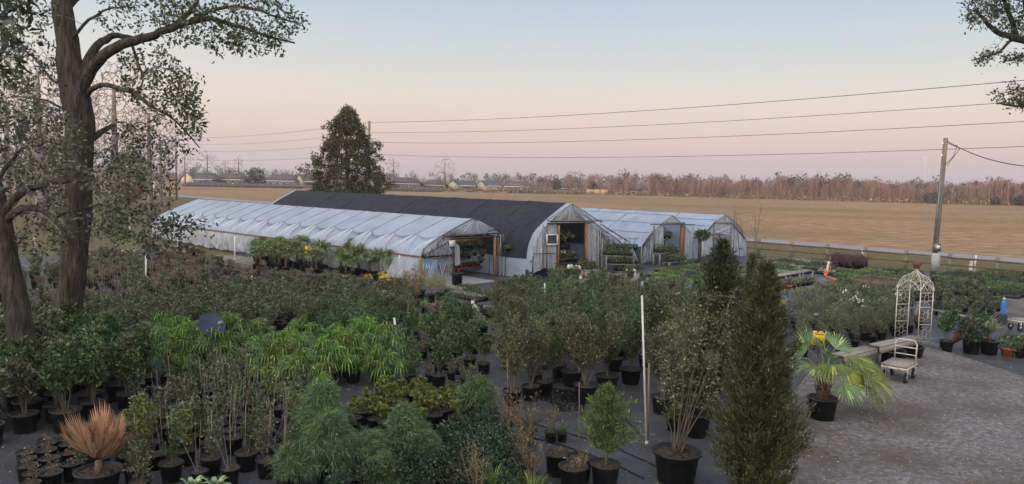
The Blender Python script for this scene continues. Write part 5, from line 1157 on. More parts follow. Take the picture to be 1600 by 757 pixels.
# ------------------------------------------------------------------ plant kinds: each is a list of variants, each variant a list of (part, mesh)
M['l_grey'] = leafmat('grey_green_leaves', (.115,.135,.085)); M['l_olive'] = leafmat('olive_leaves', (.13,.145,.072)); M['l_dark'] = leafmat('dark_glossy_leaves', (.036,.060,.038), .35, spec=.5)
M['l_palm'] = leafmat('palm_leaf_green', (.085,.16,.03), .45); M['l_palm2'] = leafmat('dull_palm_green', (.11,.145,.065), .5); M['l_feather'] = leafmat('feathery_green', (.10,.155,.075), .7, trans=.3)
M['l_yg'] = leafmat('yellow_green_leaves', (.13,.16,.045)); M['l_red'] = leafmat('red_brown_twigs', (.12,.065,.05)); M['l_brown'] = leafmat('dry_brown_twigs', (.17,.14,.11), .8)
M['l_jun'] = mat('bronze_juniper_sprays', (.080,.080,.034), .7, island=.5, trans=.2, tips=.08); M['l_jun2'] = leafmat('green_juniper_sprays', (.10,.125,.045), .7); M['l_darkjun'] = leafmat('dark_juniper_sprays', (.04,.052,.024), .7)
M['l_silver'] = leafmat('silver_blue_leaves', (.14,.18,.19)); M['l_green'] = leafmat('mid_green_leaves', (.065,.11,.045)); M['l_dead'] = mat('dead_tan_fronds', (.29,.165,.09), .85, island=.5, objr=0)
M['l_tan'] = leafmat('tan_wispy_grass', (.24,.21,.10), .8); M['l_fan'] = leafmat('blue_green_fan_leaf', (.16,.24,.10), .5, island=.3); M['l_fan2'] = leafmat('bright_fan_leaf', (.15,.21,.035), .5, island=.3)
M['l_purple'] = leafmat('purple_twigs', (.10,.04,.06)); M['l_yucca'] = leafmat('grey_yucca_leaf', (.17,.23,.13), .5)
M['petiole'] = leafmat('green_petiole', (.10,.12,.04)); M['fibre'] = mat('palm_fibre', (.09,.055,.035), .95, (.2,.13,.08), 20)
def pot_meshes(r, h, n=16):
    shell = MB().lathe([(0,0),(r*.76,0),(r*.93,h*.93),(r*1.04,h*.93),(r*1.05,h),(r*.97,h),(r*.93,h*.88),(0,h*.88)], n).mesh('pot', M['pot'])
    s = MB().lathe([(r*.94,h*.885),(r*.5,h*.90),(0,h*.93)], n); rg = np.random.default_rng(int(r*1000)); k = int(26+r*120)
    a = rg.uniform(0,6.28,k); q = np.sqrt(rg.uniform(0,1,k))*r*.88; P = np.c_[np.cos(a)*q,np.sin(a)*q,np.full(k,h*.93)]
    V, F = leaf_arr(P, rg.normal(size=(k,3))*[1,1,.3], r*.22, r*.12, rg); s.arr(V, F)
    return [('pot', shell), ('mulch', s.mesh('mulch', M['soil']))]
def woody(seed, h, spread, nst, ntw, twl, nlf, ll, lw, t0=.3, z0=.2, r0=.010, lean=.25, up=.6, leaf='l_grey', stem='stem', wob=.06, sn=4, droop=0.0, tipbias=1.0):
    rg = np.random.default_rng(seed); st = MB(); P = []; Dn = []
    for s in range(nst):
        a = rg.uniform(0, 6.283); ln = rg.uniform(.15, 1)*lean*(1 if nst > 1 else .3); hh = h*rg.uniform(.72, 1.0) if s else h
        d = np.array([math.cos(a)*ln, math.sin(a)*ln, 1.0]); pts = [np.array([math.cos(a)*.03, math.sin(a)*.03, z0])]
        for k in range(5): d = d+rg.normal(size=3)*[wob,wob,.02]; pts.append(pts[-1]+d/np.linalg.norm(d)*(hh-z0)/5)
        st.tube([Vector(p) for p in pts], [r0*(1-.8*k/5) for k in range(6)], sn, cap=False)
        for _ in range(ntw):
            t = t0+(1-t0)*rg.uniform()**tipbias; x = t*5; i = min(int(x), 4); p = pts[i]+(pts[i+1]-pts[i])*(x-i); a = rg.uniform(0, 6.283)
            dd = unit([math.cos(a), math.sin(a), up+rg.uniform(-.3,.5)]); L = twl*rg.uniform(.5,1.1)*(1.15-.65*t)
            q1 = p+dd*L*.5+rg.normal(size=3)*L*.05; q2 = p+dd*L+np.array([0,0,(.15-droop)*L]); st.tube([Vector(p),Vector(q1),Vector(q2)], [r0*.4,r0*.3,r0*.15], 3, cap=False)
            for _ in range(nlf): u = rg.uniform(.15,1.05); P.append(p+(q2-p)*u+rg.normal(size=3)*L*.05); Dn.append(unit(q2-p)*.7+rg.normal(size=3)*.65+[0,0,.15-droop])
        for _ in range(nlf*2): u = rg.uniform(.75,1); P.append(pts[4]+(pts[5]-pts[4])*u); Dn.append(unit(pts[5]-pts[4])+rg.normal(size=3)*.6)
    r = [('stems', st.mesh('stems', M[stem]))]
    if nlf: V, F = leaf_arr(P, Dn, ll, lw, rg); m = MB(); m.arr(V, F); r.append(('foliage', m.mesh('foliage', M[leaf])))
    return r
def cane(h, lean=.04, seed=0, n=1, r=.0045):
    rg = np.random.default_rng(seed); out_ = []
    for i in range(n):
        a = rg.uniform(0,6.28); m = MB().tube([(math.cos(a)*.03,math.sin(a)*.03,.12),(math.cos(a)*.03+rg.uniform(-lean,lean)*h,math.sin(a)*.03+rg.uniform(-lean,lean)*h,h*rg.uniform(.85,1))], r, 4); out_.append(('cane', m.mesh('cane', M['bamboo'])))
    return out_
def fan_leaf(mb, c, ax, nrm, R, n, w, arc=2.1, droop=.25, rg=None, cup=.15):
    """one palmate leaf: n narrow blades spread round the hub c, pointing along ax"""
    ax = unit(ax); nrm = unit(nrm-np.dot(nrm,ax)*ax); sd = np.cross(ax, nrm); V = []
    for i in range(n):
        a = (i/(n-1)-.5)*2*arc; d = ax*math.cos(a)+sd*math.sin(a); L = R*(1-.25*(abs(a)/arc)**2)*rg.uniform(.9,1.05); s = np.cross(d, nrm)*w*.5
        m1 = c+d*L*.35+nrm*L*cup*.4; m2 = c+d*L*.72+nrm*L*cup*.45-np.array([0,0,droop*L*.25]); tip = c+d*L+nrm*L*cup*.2-np.array([0,0,droop*L*(.6+rg.uniform(0,.5))])
        f = nrm*w*.25; V += [c, m1+s+f, m1-s+f, m2+s*.9+f, m2-s*.9+f, tip]
    k = len(V)//6; b = np.arange(k)[:,None]*6; V = np.array(V)
    mb.arr(V, np.concatenate([b+np.array([[1,3,4,2]])])); mb.arr(V, np.concatenate([b+[[0,1,2]], b+[[3,5,4]]]))
def fan_palm(seed, trunk, R, nleaf, plen, n=24, leaf='l_palm', w=.028, z0=.25, droop=.35, tr=.06, spread=1.0):
    rg = np.random.default_rng(seed); lf = MB(); pt = MB(); tk = MB()
    tk.tube([(0,0,z0),(.01,0,z0+trunk*.6),(0,0,z0+trunk)], [tr*1.1,tr,tr*.8], 8); C = np.array([0,0,z0+trunk])
    for i in range(26): a = rg.uniform(0,6.28); z = z0+trunk*rg.uniform(.1,1); tk.beam((math.cos(a)*tr*.8,math.sin(a)*tr*.8,z),(math.cos(a)*tr*2,math.sin(a)*tr*2,z+.10),.015,.006)
    for i in range(nleaf):
        a = i*2.4+rg.uniform(-.3,.3); el = 1.35-1.25*(i/nleaf)*spread+rg.uniform(-.12,.12); d = np.array([math.cos(a)*math.cos(el), math.sin(a)*math.cos(el), math.sin(el)])
        L = plen*rg.uniform(.7,1.1); h = C+d*L-np.array([0,0,L*.12*math.cos(el)]); pt.tube([Vector(C),Vector(C+d*L*.5+[0,0,L*.05]),Vector(h)], [.010,.007,.006], 4, cap=False)
        nr = np.array([-math.cos(a)*math.sin(el), -math.sin(a)*math.sin(el), math.cos(el)])+rg.normal(size=3)*.25
        fan_leaf(lf, h, d+[0,0,-.25]+rg.normal(size=3)*.1, nr, R*rg.uniform(.85,1.1), n, w, 1.9, droop, rg)
    return [('trunk', tk.mesh('trunk', M['fibre'])), ('petioles', pt.mesh('petioles', M['petiole'])), ('fronds', lf.mesh('fronds', M[leaf]))]
def strap(seed, n, L, w, z0=.2, arch=.8, leaf='l_palm', up=1.0):
    rg = np.random.default_rng(seed); V = []; F = []
    for i in range(n):
        a = rg.uniform(0,6.28); e = rg.uniform(.5,1.45)*up; l = L*rg.uniform(.6,1.1); d = np.array([math.cos(a)*math.cos(e),math.sin(a)*math.cos(e),math.sin(e)]); s = np.array([-math.sin(a),math.cos(a),0])*w*.5; b = len(V)
        c = np.array([math.cos(a)*.04, math.sin(a)*.04, z0])
        for k in range(5): t = k/4; p = c+d*l*t-np.array([0,0,arch*l*t*t*.6]); ww = (1-t**3)*(.6+.4*min(1,t*4)); V += [p-s*ww, p+s*ww]
        F += [(b+2*k, b+2*k+1, b+2*k+3, b+2*k+2) for k in range(4)]
    m = MB(); m.arr(V, F); return [('blades', m.mesh('blades', M[leaf]))]
def plume(seed, h, r, nb, nn, L, leaf='l_feather'):
    """feathery plant: arching plumes hung with fine threads"""
    rg = np.random.default_rng(seed); P = []; Dn = []; st = MB(); st.tube([(0,0,.15),(.02,0,h*.5),(0,.02,h*.92)], [.014,.01,.004], 5)
    for i in range(nb):
        a = rg.uniform(0,6.28); z = .3+(h-.3)*rg.uniform()**.7; rr = r*(1.05-.9*(z/h)**3)*rg.uniform(.6,1.05); p0 = np.array([0,0,z*.75]); p1 = np.array([math.cos(a)*rr,math.sin(a)*rr,z]); pm = (p0+p1)/2+[0,0,.18*rr+.05]
        st.tube([Vector(p0),Vector(pm),Vector(p1)], [.005,.004,.002], 3, cap=False)
        for _ in range(nn):
            t = rg.uniform(.25,1.05); q = (1-t)**2*p0+2*t*(1-t)*pm+t*t*p1; P.append(q+rg.normal(size=3)*.03); Dn.append(unit(p1-p0)*.6+rg.normal(size=3)*.75+[0,0,-.25])
    V, F = leaf_arr(P, Dn, L, .009, rg, 0, .25); m = MB(); m.arr(V, F); return [('stem', st.mesh('stem', M['stem'])), ('foliage', m.mesh('foliage', M[leaf]))]
def mound(seed, r, h, n, l, w, z0=.2, leaf='l_green', clumps=9):
    rg = np.random.default_rng(seed); cc = blob_pts(rg, (0,0,z0+h*.5), (r*.6,r*.6,h*.45), clumps, .6); P = []; Dn = []
    for c in cc:
        q = blob_pts(rg, c, (r*.45,r*.45,h*.34), n//clumps, .55); P.append(q); Dn.append((q-c)*3/r+rg.normal(size=q.shape)*.5+[0,0,.5])
    P = np.vstack(P); V, F = leaf_arr(P, np.vstack(Dn), l, w, rg); m = MB(); m.arr(V, F)
    st = MB()
    for i in range(6): a = i*1.05; st.tube([(0,0,z0*.8),(math.cos(a)*r*.35,math.sin(a)*r*.35,z0+h*.5)], [.008,.004], 3, cap=False)
    return [('stems', st.mesh('stems', M['stem'])), ('foliage', m.mesh('foliage', M[leaf]))]
def column(seed, h, r, n, l, w, z0=.15, leaf='l_jun', top=.0, sprays=None, taper=1.0, open_=.0):
    """upright conifer: many rising sprays, thicker low down, ragged outline"""
    rg = np.random.default_rng(seed); ns = sprays or 260; P = []; Dn = []; st = MB(); st.tube([(0,0,0),(.02,.01,h*.5),(0,0,h*.97)], [.035,.022,.004], 6)
    for i in range(ns):
        t = (i/ns)**.85; z = z0+(h-z0)*t; a = i*2.39996+rg.uniform(-.4,.4); R = r*((1-t)**.80*(.62+.38*min(1, t*3.5))*taper+.05)*rg.uniform(.5,1.15)*(1+.22*math.sin(a*2+z*3)+.12*math.sin(a*5-z*7)); p0 = np.array([0,0,z-.15*R]); p1 = np.array([math.cos(a)*R,math.sin(a)*R,z+R*rg.uniform(.3,.9)])
        if R > .06: st.tube([Vector(p0),Vector(p1)], [.006,.002], 3, cap=False)
        k = int(n/ns*(.35+1.3*(1-t)));
        for _ in range(k): u = rg.uniform(.25 if open_ else .45,1.08); P.append(p0+(p1-p0)*u+rg.normal(size=3)*(.022+.035*R)); Dn.append(unit(p1-p0)*.8+rg.normal(size=3)*.45+[0,0,.5])
    V, F = leaf_arr(P, Dn, l, w, rg); m = MB(); m.arr(V, F); return [('trunk', st.mesh('trunk', M['stem'])), ('sprays', m.mesh('sprays', M[leaf]))]

P4 = pot_meshes(.15, .26, 14); P7 = pot_meshes(.19, .30); P15 = pot_meshes(.25, .38, 20); P25 = pot_meshes(.33, .46, 22); PS = pot_meshes(.10, .16, 10)
K = {}
K['shrub_grey'] = [P7+woody(i, 1.0, .3, 7, 16, .24, 9, .078, .036, z0=.26, lean=.33, t0=.3, leaf='l_grey') for i in range(4)]
K['shrub_tall'] = [P15+woody(20+i, 1.45, .3, 7, 22, .32, 10, .095, .042, z0=.33, lean=.28, t0=.35, leaf='l_grey' if i % 2 else 'l_green') for i in range(4)]
K['twig_brown'] = [P4+woody(40+i, .62, .3, 9, 10, .18, 6, .045, .022, z0=.2, lean=.5, t0=.3, leaf='l_brown' if i != 1 else 'l_grey', stem='graystem', r0=.006) for i in range(3)]
K['twig_red'] = [P4+woody(45+i, .55, .3, 9, 9, .16, 7, .045, .022, z0=.2, lean=.4, t0=.2, leaf='l_red', r0=.006) for i in range(2)]
K['staked'] = [P4+woody(50+i, .74+.1*(i % 3), .3, 3, 16, .20, 9, .058, .029, z0=.22, lean=.10, t0=.12, leaf=('l_grey','l_green','l_yg')[i % 3] if i < 4 else 'l_grey', r0=.006)+cane(.88+.12*(i % 3), .08, i, 1) for i in range(5)]
K['staked_big'] = [P7+woody(58+i, .95, .3, 3, 20, .22, 10, .05, .026, z0=.26, lean=.2, t0=.15, leaf=('l_green','l_grey')[i], r0=.008)+cane(1.15, .06, i+9, 2, .006) for i in range(2)]
K['bare_stick'] = [P4+woody(64+i, 1.15, .3, 2, 4, .2, 0, .0, .0, z0=.22, lean=.25, stem='graystem', r0=.006)+cane(1.2, .1, i+20, 1) for i in range(2)]
K['palm'] = [P15+fan_palm(70+i, .20, .46, 13, .54, 15, 'l_palm', .034, z0=.34, droop=.95) for i in range(3)]
K['palm_strap'] = [P15+strap(170+i, 120, .95, .032, .36, .75, 'l_palm', 1.0) for i in range(2)]
K['palm_far'] = [P15+fan_palm(75+i, .60+.25*(i % 2), .50, 16, .50, 11, ('l_palm2','l_palm2','l_palm')[i], .055, z0=.34, droop=.45) for i in range(3)]
K['rosette'] = [P4+woody(80+i, .50, .3, 5, 6, .10, 12, .075, .032, z0=.24, lean=.3, t0=.5, leaf='l_yg', r0=.006, tipbias=.4) for i in range(3)]
K['low_dark'] = [P4+mound(85+i, .27, .42, 620, .062, .034, .22, 'l_dark', 12) for i in range(3)]
K['hedge'] = [P7+mound(90+i, .40, .66, 950, .075, .040, .27, 'l_green', 13) for i in range(3)]
K['feather'] = [P7+plume(95+i, 1.05-.22*i, .46, 130, 70, .13) for i in range(2)]
K['olive_tree'] = [P15+woody(100+i, 2.15, .3, 4, 75, .58, 13, .064, .024, z0=.36, lean=.36, t0=.22, leaf=('l_olive','l_grey','l_green','l_darkjun')[i], r0=.016, up=.9) for i in range(4)]
K['big_tree'] = [P25+woody(106+i, 2.3, .3, 5, 90, .66, 15, .070, .028, z0=.44, lean=.38, t0=.24, leaf=('l_grey','l_green','l_olive')[i], r0=.02, up=.8) for i in range(3)]
K['willow'] = [P7+woody(112+i, 1.6, .3, 6, 22, .38, 7, .085, .019, z0=.26, lean=.22, t0=.25, leaf='l_grey', r0=.007, droop=.3) for i in range(3)]
K['silver'] = [P4+mound(118+i, .26, .38, 520, .05, .018, .22, 'l_silver', 9) for i in range(2)]
K['yellow'] = [P7+mound(120+i, .36, .40, 620, .06, .03, .26, 'yellowleaf', 9) for i in range(2)]
K['tangrass'] = [P15+woody(124+i, 1.3, .3, 14, 14, .22, 9, .07, .010, z0=.34, lean=.40, t0=.25, leaf='l_tan', stem='bamboo', r0=.004) for i in range(2)]
K['grass'] = [P7+strap(130+i, 90, .75, .014, .26, .7, ('l_green','l_palm')[i]) for i in range(2)]
K['bare_shrub'] = [P15+woody(134+i, 1.5, .3, 9, 13, .32, 3, .035, .014, z0=.33, lean=.5, t0=.2, leaf='l_tan', stem='bamboo', r0=.009) for i in range(2)]
K['purple'] = [P4+woody(138, .7, .3, 16, 8, .16, 3, .03, .012, z0=.2, lean=.5, t0=.2, leaf='l_purple', stem='l_purple', r0=.006)]
K['mulch_pot'] = [P4+woody(140, .34, .3, 3, 3, .08, 3, .03, .015, z0=.24, lean=.5, leaf='l_brown', r0=.004)]
K['small_green'] = [P4+mound(144, .22, .26, 300, .06, .03, .22, 'l_green', 7), P4+mound(145, .22, .22, 300, .06, .03, .22, 'l_grey', 7)]
K['dark_juniper_small'] = [P7+column(148, 1.0, .22, 1500, .06, .016, .26, 'l_darkjun', sprays=90)]
NM = dict(shrub_grey='grey_green_shrub', shrub_tall='leafy_shrub', twig_brown='twiggy_shrub', twig_red='red_twig_plant', staked='staked_plant', staked_big='staked_shrub', bare_stick='caned_plant', palm_strap='fan_palm', palm='fan_palm', palm_far='trunk_palm', rosette='rosette_plant', low_dark='glossy_shrub', hedge='round_bush', feather='feathery_plant', olive_tree='olive_tree', big_tree='potted_tree', willow='willowy_plant', silver='silver_plant', yellow='yellow_shrub', tangrass='wispy_shrub', grass='grass_clump', bare_shrub='bare_shrub', purple='purple_shrub', mulch_pot='mulched_pot', small_green='small_plant', yucca='yucca_plant', strapbig='broad_leaf_plant')
def place(kind, p, lab, grp=None, sc=1.0, rz=None, nm='potted_plant', cat='potted plant', v=None, rg=rngs):
    var = K[kind][int(rg.integers(len(K[kind]))) if v is None else v % len(K[kind])]
    nm = NM.get(kind, nm) if nm == 'potted_plant' else nm
    t = thing(nm, lab, cat, (p[0], p[1], (p[2] if len(p) > 2 else 0)+.012), grp, rg.uniform(0, 6.28) if rz is None else rz, sc)
    for pn, me in var: put(pn, me, t)
    return t
ORD = ['first','second','third','fourth','fifth','sixth','seventh','eighth','ninth','tenth','eleventh','twelfth','thirteenth','fourteenth','fifteenth','sixteenth','seventeenth','eighteenth','nineteenth','twentieth']
def nth(i, n, lab):
    p = 'leftmost' if i == 0 else 'rightmost' if i == n-1 and n > 1 else (ORD[i]+'-from-left' if i < 20 else ORD[min(19, n-1-i)]+'-from-right'); l = p+' '+lab
    return l if len(l.split()) <= 16 else lab
ROWS = ['front', 'second', 'third', 'fourth', 'fifth', 'sixth', 'seventh', 'eighth', 'ninth', 'tenth', 'eleventh', 'twelfth', 'thirteenth', 'fourteenth', 'fifteenth', 'sixteenth', 'seventeenth', 'eighteenth', 'nineteenth', 'twentieth']+['twenty-'+w for w in 'first second third fourth fifth sixth seventh eighth ninth'.split()]+['thirtieth']+['thirty-'+w for w in 'first second third fourth fifth sixth seventh eighth ninth'.split()]
def inside(P, x, y):
    c = False; j = len(P)-1
    for i in range(len(P)):
        if ((P[i][1] > y) != (P[j][1] > y)) and x < (P[j][0]-P[i][0])*(y-P[i][1])/(P[j][1]-P[i][1])+P[i][0]: c = not c
        j = i
    return c
CNT = {}
EXCL = [(G(155,770).x, G(155,770).y, .62), (G(150,795).x, G(150,795).y, .5)]+[(G(a, b).x, G(a, b).y, .32) for a, b in ((268,752),(330,742),(385,735),(418,746),(447,757),(212,757),(512,757),(505,715),(630,735))]
def bed(kinds, poly, s, lab, grp, sc=(.85,1.1), jit=.12, ang=.15, nm='potted_plant', cat='potted plant', miss=.04, seed=0, s2=None, cap=295):
    """a block of pots standing in rows; poly is where it stands on the ground; the label names the row counted from the viewer"""
    rg = np.random.default_rng(seed or len(grp)); W_ = [G(*q) for q in poly]; xs = [q.x for q in W_]; ys = [q.y for q in W_]; P = [(q.x, q.y) for q in W_]
    u = Vector((math.cos(ang), math.sin(ang), 0)); v = Vector((-u.y, u.x, 0)); cx, cy = (min(xs)+max(xs))/2, (min(ys)+max(ys))/2; R = max(max(xs)-min(xs), max(ys)-min(ys)); s2 = s2 or s
    rows = []; m = int(R/s2)+1; k = int(R/s)+1
    for j in range(-m, m+1):
        row = []
        for i in range(-k, k+1):
            q = Vector((cx, cy, 0))+u*(s*(i+.5*(j % 2)))+v*(s2*j)
            if inside(P, q.x, q.y) and rg.uniform() > miss and all((q.x-a)**2+(q.y-b)**2 > r*r for a, b, r in EXCL): row.append(q)
        if row: rows.append(row)
    n = 0
    for j, row in enumerate(rows):
        for iq, q in enumerate(row):
            if n >= cap: return n
            q = q+Vector((rg.uniform(-jit,jit)*s, rg.uniform(-jit,jit)*s, 0)); kd = kinds[int(rg.integers(len(kinds)))]
            place(kd, q, nth(iq, len(row), lab.replace('ROW', ROWS[min(j, 38)])), grp, rg.uniform(*sc), nm=nm, cat=cat, rg=rg); n += 1
    CNT[grp] = n; return n

# ---- left: the beds, from the viewer outward
bed(['mulch_pot'], [(15,735),(62,708),(120,700),(150,720),(120,757),(80,790),(40,790)], .34, 'low black pot of mulch in the ROW row beside the dead tan fronds', 'mulch filled pots at lower left', seed=1)
bed(['mulch_pot','staked'], [(95,790),(150,700),(215,690),(250,757),(240,790)], .40, 'sparse little pot around the dead tan fronds, ROW row', 'sparse pots round the dead palm', seed=2)
bed(['shrub_tall'], [(-40,700),(20,690),(110,672),(225,650),(235,600),(120,560),(-60,560)], .68, 'tall leafy grey green shrub below the big trunks, ROW row', 'tall leafy shrubs below the trunks', (.9,1.12), seed=3)
bed(['staked','staked','bare_stick'], [(200,690),(300,600),(470,590),(480,640),(440,757),(260,775),(215,757)], .46, 'small staked plant with bamboo cane in the ROW row of the lower left bed', 'staked plants with canes', (.85,1.15), seed=4)
bed(['staked','mulch_pot'], [(205,660),(215,610),(300,585),(460,585),(300,600)], .50, 'small staked plant at the back edge below the palms, ROW row', 'staked plants at the foot of the palms', (.7,.95), seed=5)
for i, (px, py, l) in enumerate([(268,752,'staked plant in a wide pot at the bottom edge, left of three'),(330,742,'staked plant in a wide pot, middle of the bottom three'),(385,735,'bushy staked plant in a large black pot near the bottom'),(418,746,'lighter leaved staked plant in a large black pot left of the feathery plants'),(447,757,'thin staked plant in a large pot touching the feathery plants'),(212,757,'short staked plant between the dead palm and the wide pots')]):
    place('staked_big', G(px, py), l, 'staked plants in large pots', 1.0, v=i)
bed(['palm','palm','palm_strap'], [(205,605),(600,612),(608,560),(420,548),(205,545)], 0.9, 'bright green fan palm in the ROW row of the palm bed', 'fan palms in the near bed', (.72,1.0), nm='fan_palm', cat='palm', seed=6, jit=.25)
bed(['palm'], [(410,640),(500,640),(600,600),(605,575),(430,600)], 1.1, 'bright fan palm at the right front edge of the palm bed, ROW row', 'fan palms at the front right', (.8,.95), nm='fan_palm', cat='palm', seed=7, jit=.2)
bed(['shrub_grey'], [(130,560),(230,545),(640,505),(645,470),(520,460),(330,468),(160,500),(110,530)], .56, 'grey green small-leaved shrub in the ROW row behind the palms', 'grey green shrubs behind the palms', (.7,.98), seed=8)
bed(['twig_brown','twig_brown','shrub_grey','bare_stick','bare_stick'], [(-60,560),(150,520),(330,466),(340,440),(150,425),(-80,440)], .70, 'twiggy half-bare shrub beside the big trunks, ROW row', 'twiggy shrubs round the trunks', (.8,1.2), seed=9)
bed(['twig_brown','twig_brown','twig_brown','twig_red'], [(120,438),(400,462),(540,458),(600,446),(400,432),(330,412),(150,400)], .64, 'brown twiggy low shrub before the white greenhouse, ROW row', 'brown twiggy shrubs before the greenhouse', (.7,1.0), seed=10)
bed(['twig_red'], [(240,404),(330,410),(300,392),(225,390)], .9, 'dark red twiggy plant by the far corner of the white greenhouse, ROW row', 'red twiggy plants at the far corner', (.8,1.1), seed=11)
bed(['palm_far'], [(398,425),(600,442),(602,424),(560,418),(400,404)], 0.95, 'palm on a slim trunk against the white greenhouse side, ROW row', 'far palms along the greenhouse', (.72,.95), nm='fan_palm', cat='palm', seed=12, jit=.25)
bed(['twig_red'], [(520,452),(650,458),(640,448),(520,440)], .6, 'red stemmed small plant under the far palms, ROW row', 'red plants under the far palms', (.6,.8), seed=13)
for px, py, sc, l in ((575,451,.85,'left orange-yellow leaved shrub under the far palms'),(600,450,1.0,'right orange-yellow leaved shrub under the far palms'),(612,455,.8,'small orange-yellow shrub beside the white pipe'),(535,447,.7,'small brownish yellow shrub among the red stems')): place('yellow', G(px, py), l, 'yellow shrubs under the far palms', sc)
for px, py, sc, l in ((637,474,1.0,'left wispy tan grass shrub by the front greenhouse corner'),(655,470,1.1,'tallest wispy tan grass shrub before the blue tank'),(672,474,.95,'wispy tan grass shrub in a black pot left of the pale canes'),(688,470,.85,'right wispy tan grass shrub nearest the door'),(650,480,.8,'low wispy tan grass shrub at the front of its group')): place('tangrass', G(px, py), l, 'wispy tan shrubs', sc)
# middle: between the palms and the potted trees
bed(['hedge'], [(470,530),(600,545),(625,530),(600,500),(520,495)], .70, 'rounded green bush in the ROW row behind the near palms', 'rounded green bushes behind the palms', (.75,.95), seed=14)
bed(['hedge'], [(560,610),(650,600),(640,575),(590,570)], .7, 'low rounded green bush right of the near palms, ROW row', 'low green bushes right of the palms', (.7,.85), seed=15)
bed(['rosette'], [(545,678),(625,690),(730,668),(745,640),(640,620),(560,635)], .40, 'small pot of upright yellow green shoots, ROW row of its block', 'upright yellow green shoots', (.85,1.1), seed=16)
bed(['shrub_tall','twig_brown'], [(640,600),(740,620),(760,570),(740,520),(640,540)], .58, 'thin twiggy shrub in the middle block right of the palms, ROW row', 'thin twiggy shrubs in the middle', (.65,.85), seed=17)
bed(['bare_stick','grass','twig_brown'], [(625,545),(760,540),(760,500),(640,486)], .62, 'mixed cane and grassy plant beyond the middle block, ROW row', 'mixed canes and grasses', (.75,1.05), seed=18)
place('grass', G(693,560), 'bright arching grass clump in the middle of the twiggy plants', None, 1.35, v=1); place('grass', G(712,566), 'smaller arching grass clump right of the bright one', None, 1.0, v=0)
bed(['small_green','mulch_pot'], [(665,500),(770,505),(770,485),(690,476)], .5, 'low dark pot near the pale cat statue, ROW row', 'low pots near the cat statue', (.8,1.1), seed=19)
for i, (px, py, sc, l, v) in enumerate([(512,757,1.12,'large feathery green plant, front of the left pair',0),(505,715,1.25,'taller feathery green plant behind the front one',0),(455,765,.85,'small feathery green plant at left among the canes',1),(630,735,1.05,'feathery green plant in the middle of the dark shrubs',0),(578,752,.95,'low spreading feathery plant left of the middle one',1),(665,742,.85,'low feathery plant right of the middle one',1),(600,775,.8,'feathery plant at the bottom among the dark shrubs',1)]):
    place('feather', G(px, py), l, 'feathery green plants', sc, v=v, nm='feathery_plant')
place('feather', G(745,660), 'tall dull feathery plant left of the potted trees', None, 1.1, v=1, nm='feathery_plant')
bed(['low_dark'], [(500,790),(520,735),(640,725),(700,690),(800,680),(835,700),(820,757),(780,800)], .44, 'dark glossy small-leaved shrub at the bottom, ROW row', 'dark glossy shrubs at the bottom', (.70,.98), seed=20)
for i, (px, py, sc, l) in enumerate([(745,800,.75,'pale bare twiggy shrub at the bottom centre'),(815,745,.95,'leaning bare twiggy shrub left of the weed mat'),(795,700,.8,'bare twiggy shrub behind the leaning one'),(830,770,.7,'low bare twiggy shrub at the bottom edge of the mat'),(905,765,.42,'very small bare shrub in the front pots'),(860,690,.5,'small bare shrub in the pair of little pots')]): place('bare_shrub', G(px, py), l, 'bare twiggy shrubs', sc, v=i)
place('grass', G(770,790), 'yellow green grass clump at the bottom edge', 'green clumps along the bottom edge', .9, v=1); place('grass', G(830,800), 'second yellow green grass clump at the bottom edge', 'green clumps along the bottom edge', .9, v=1)
place('grass', G(878,690), 'fine dark grass in the small pots on the mat', None, .55, v=0); place('grass', G(862,692), 'fine dark grass in the left small pot on the mat', None, .5, v=0)
K['strapbig'] = [P7+strap(150, 22, .55, .09, .2, 1.0, 'l_yucca')]
for px, l in ((300,'broad leaved low plant at the bottom edge, left one'),(335,'broad leaved low plant at the bottom edge, right one')): place('strapbig', G(px, 785), l, 'broad leaved plants at the bottom', .9)

# ---- the little trees in black pots and the weed mat
tr = [(800,633,'olive_tree',0,.88,'leftmost little olive tree with its pot on the mat edge'),(828,625,'olive_tree',1,.84,'second little olive tree from the left'),(851,617,'olive_tree',2,.84,'third little olive tree, right before the wet patch'),(893,603,'big_tree',0,.80,'little tree in a wide black pot behind the wet patch'),(915,628,'big_tree',2,.86,'little tree with a pale leaning stem in a wide black pot'),(948,612,'big_tree',1,.85,'dense green little tree right of the pale stemmed one'),(873,590,'olive_tree',3,.85,'little tree behind the wet patch with a dark crown'),(836,603,'olive_tree',0,.8,'little tree at the back between second and third'),(985,600,'big_tree',1,.82,'dense green little tree left of the capped pipe'),(1035,645,'big_tree',0,.78,'little tree right of the capped pipe behind it'),(960,580,'olive_tree',1,.9,'little tree at the back of the middle group'),(1010,575,'olive_tree',3,.95,'dark little tree behind the capped pipe')]
for px, py, k, v, sc, l in tr: place(k, G(px, py), l, 'little trees in black pots', sc, v=v, nm='potted_tree', cat='potted tree')
bed(['olive_tree'], [(770,590),(940,570),(1060,560),(1050,520),(780,515)], .92, 'slim little tree in the ROW row behind the potted trees', 'slim little trees behind', (.72,.92), seed=21, nm='potted_tree', cat='potted tree')
bed(['shrub_tall'], [(770,515),(1080,520),(1090,480),(960,470),(780,478)], .9, 'leafy shrub in the ROW row behind the little trees', 'leafy shrubs behind the little trees', (.60,.82), seed=22)
bed(['hedge','shrub_tall'], [(780,478),(1000,470),(1010,452),(800,452)], .62, 'green bush before the dark greenhouse, ROW row', 'green bushes before the dark greenhouse', (.50,.75), seed=23)
place('hedge', G(868,497), 'very dark blue green dense bush among paler ones', None, 1.5, v=0)
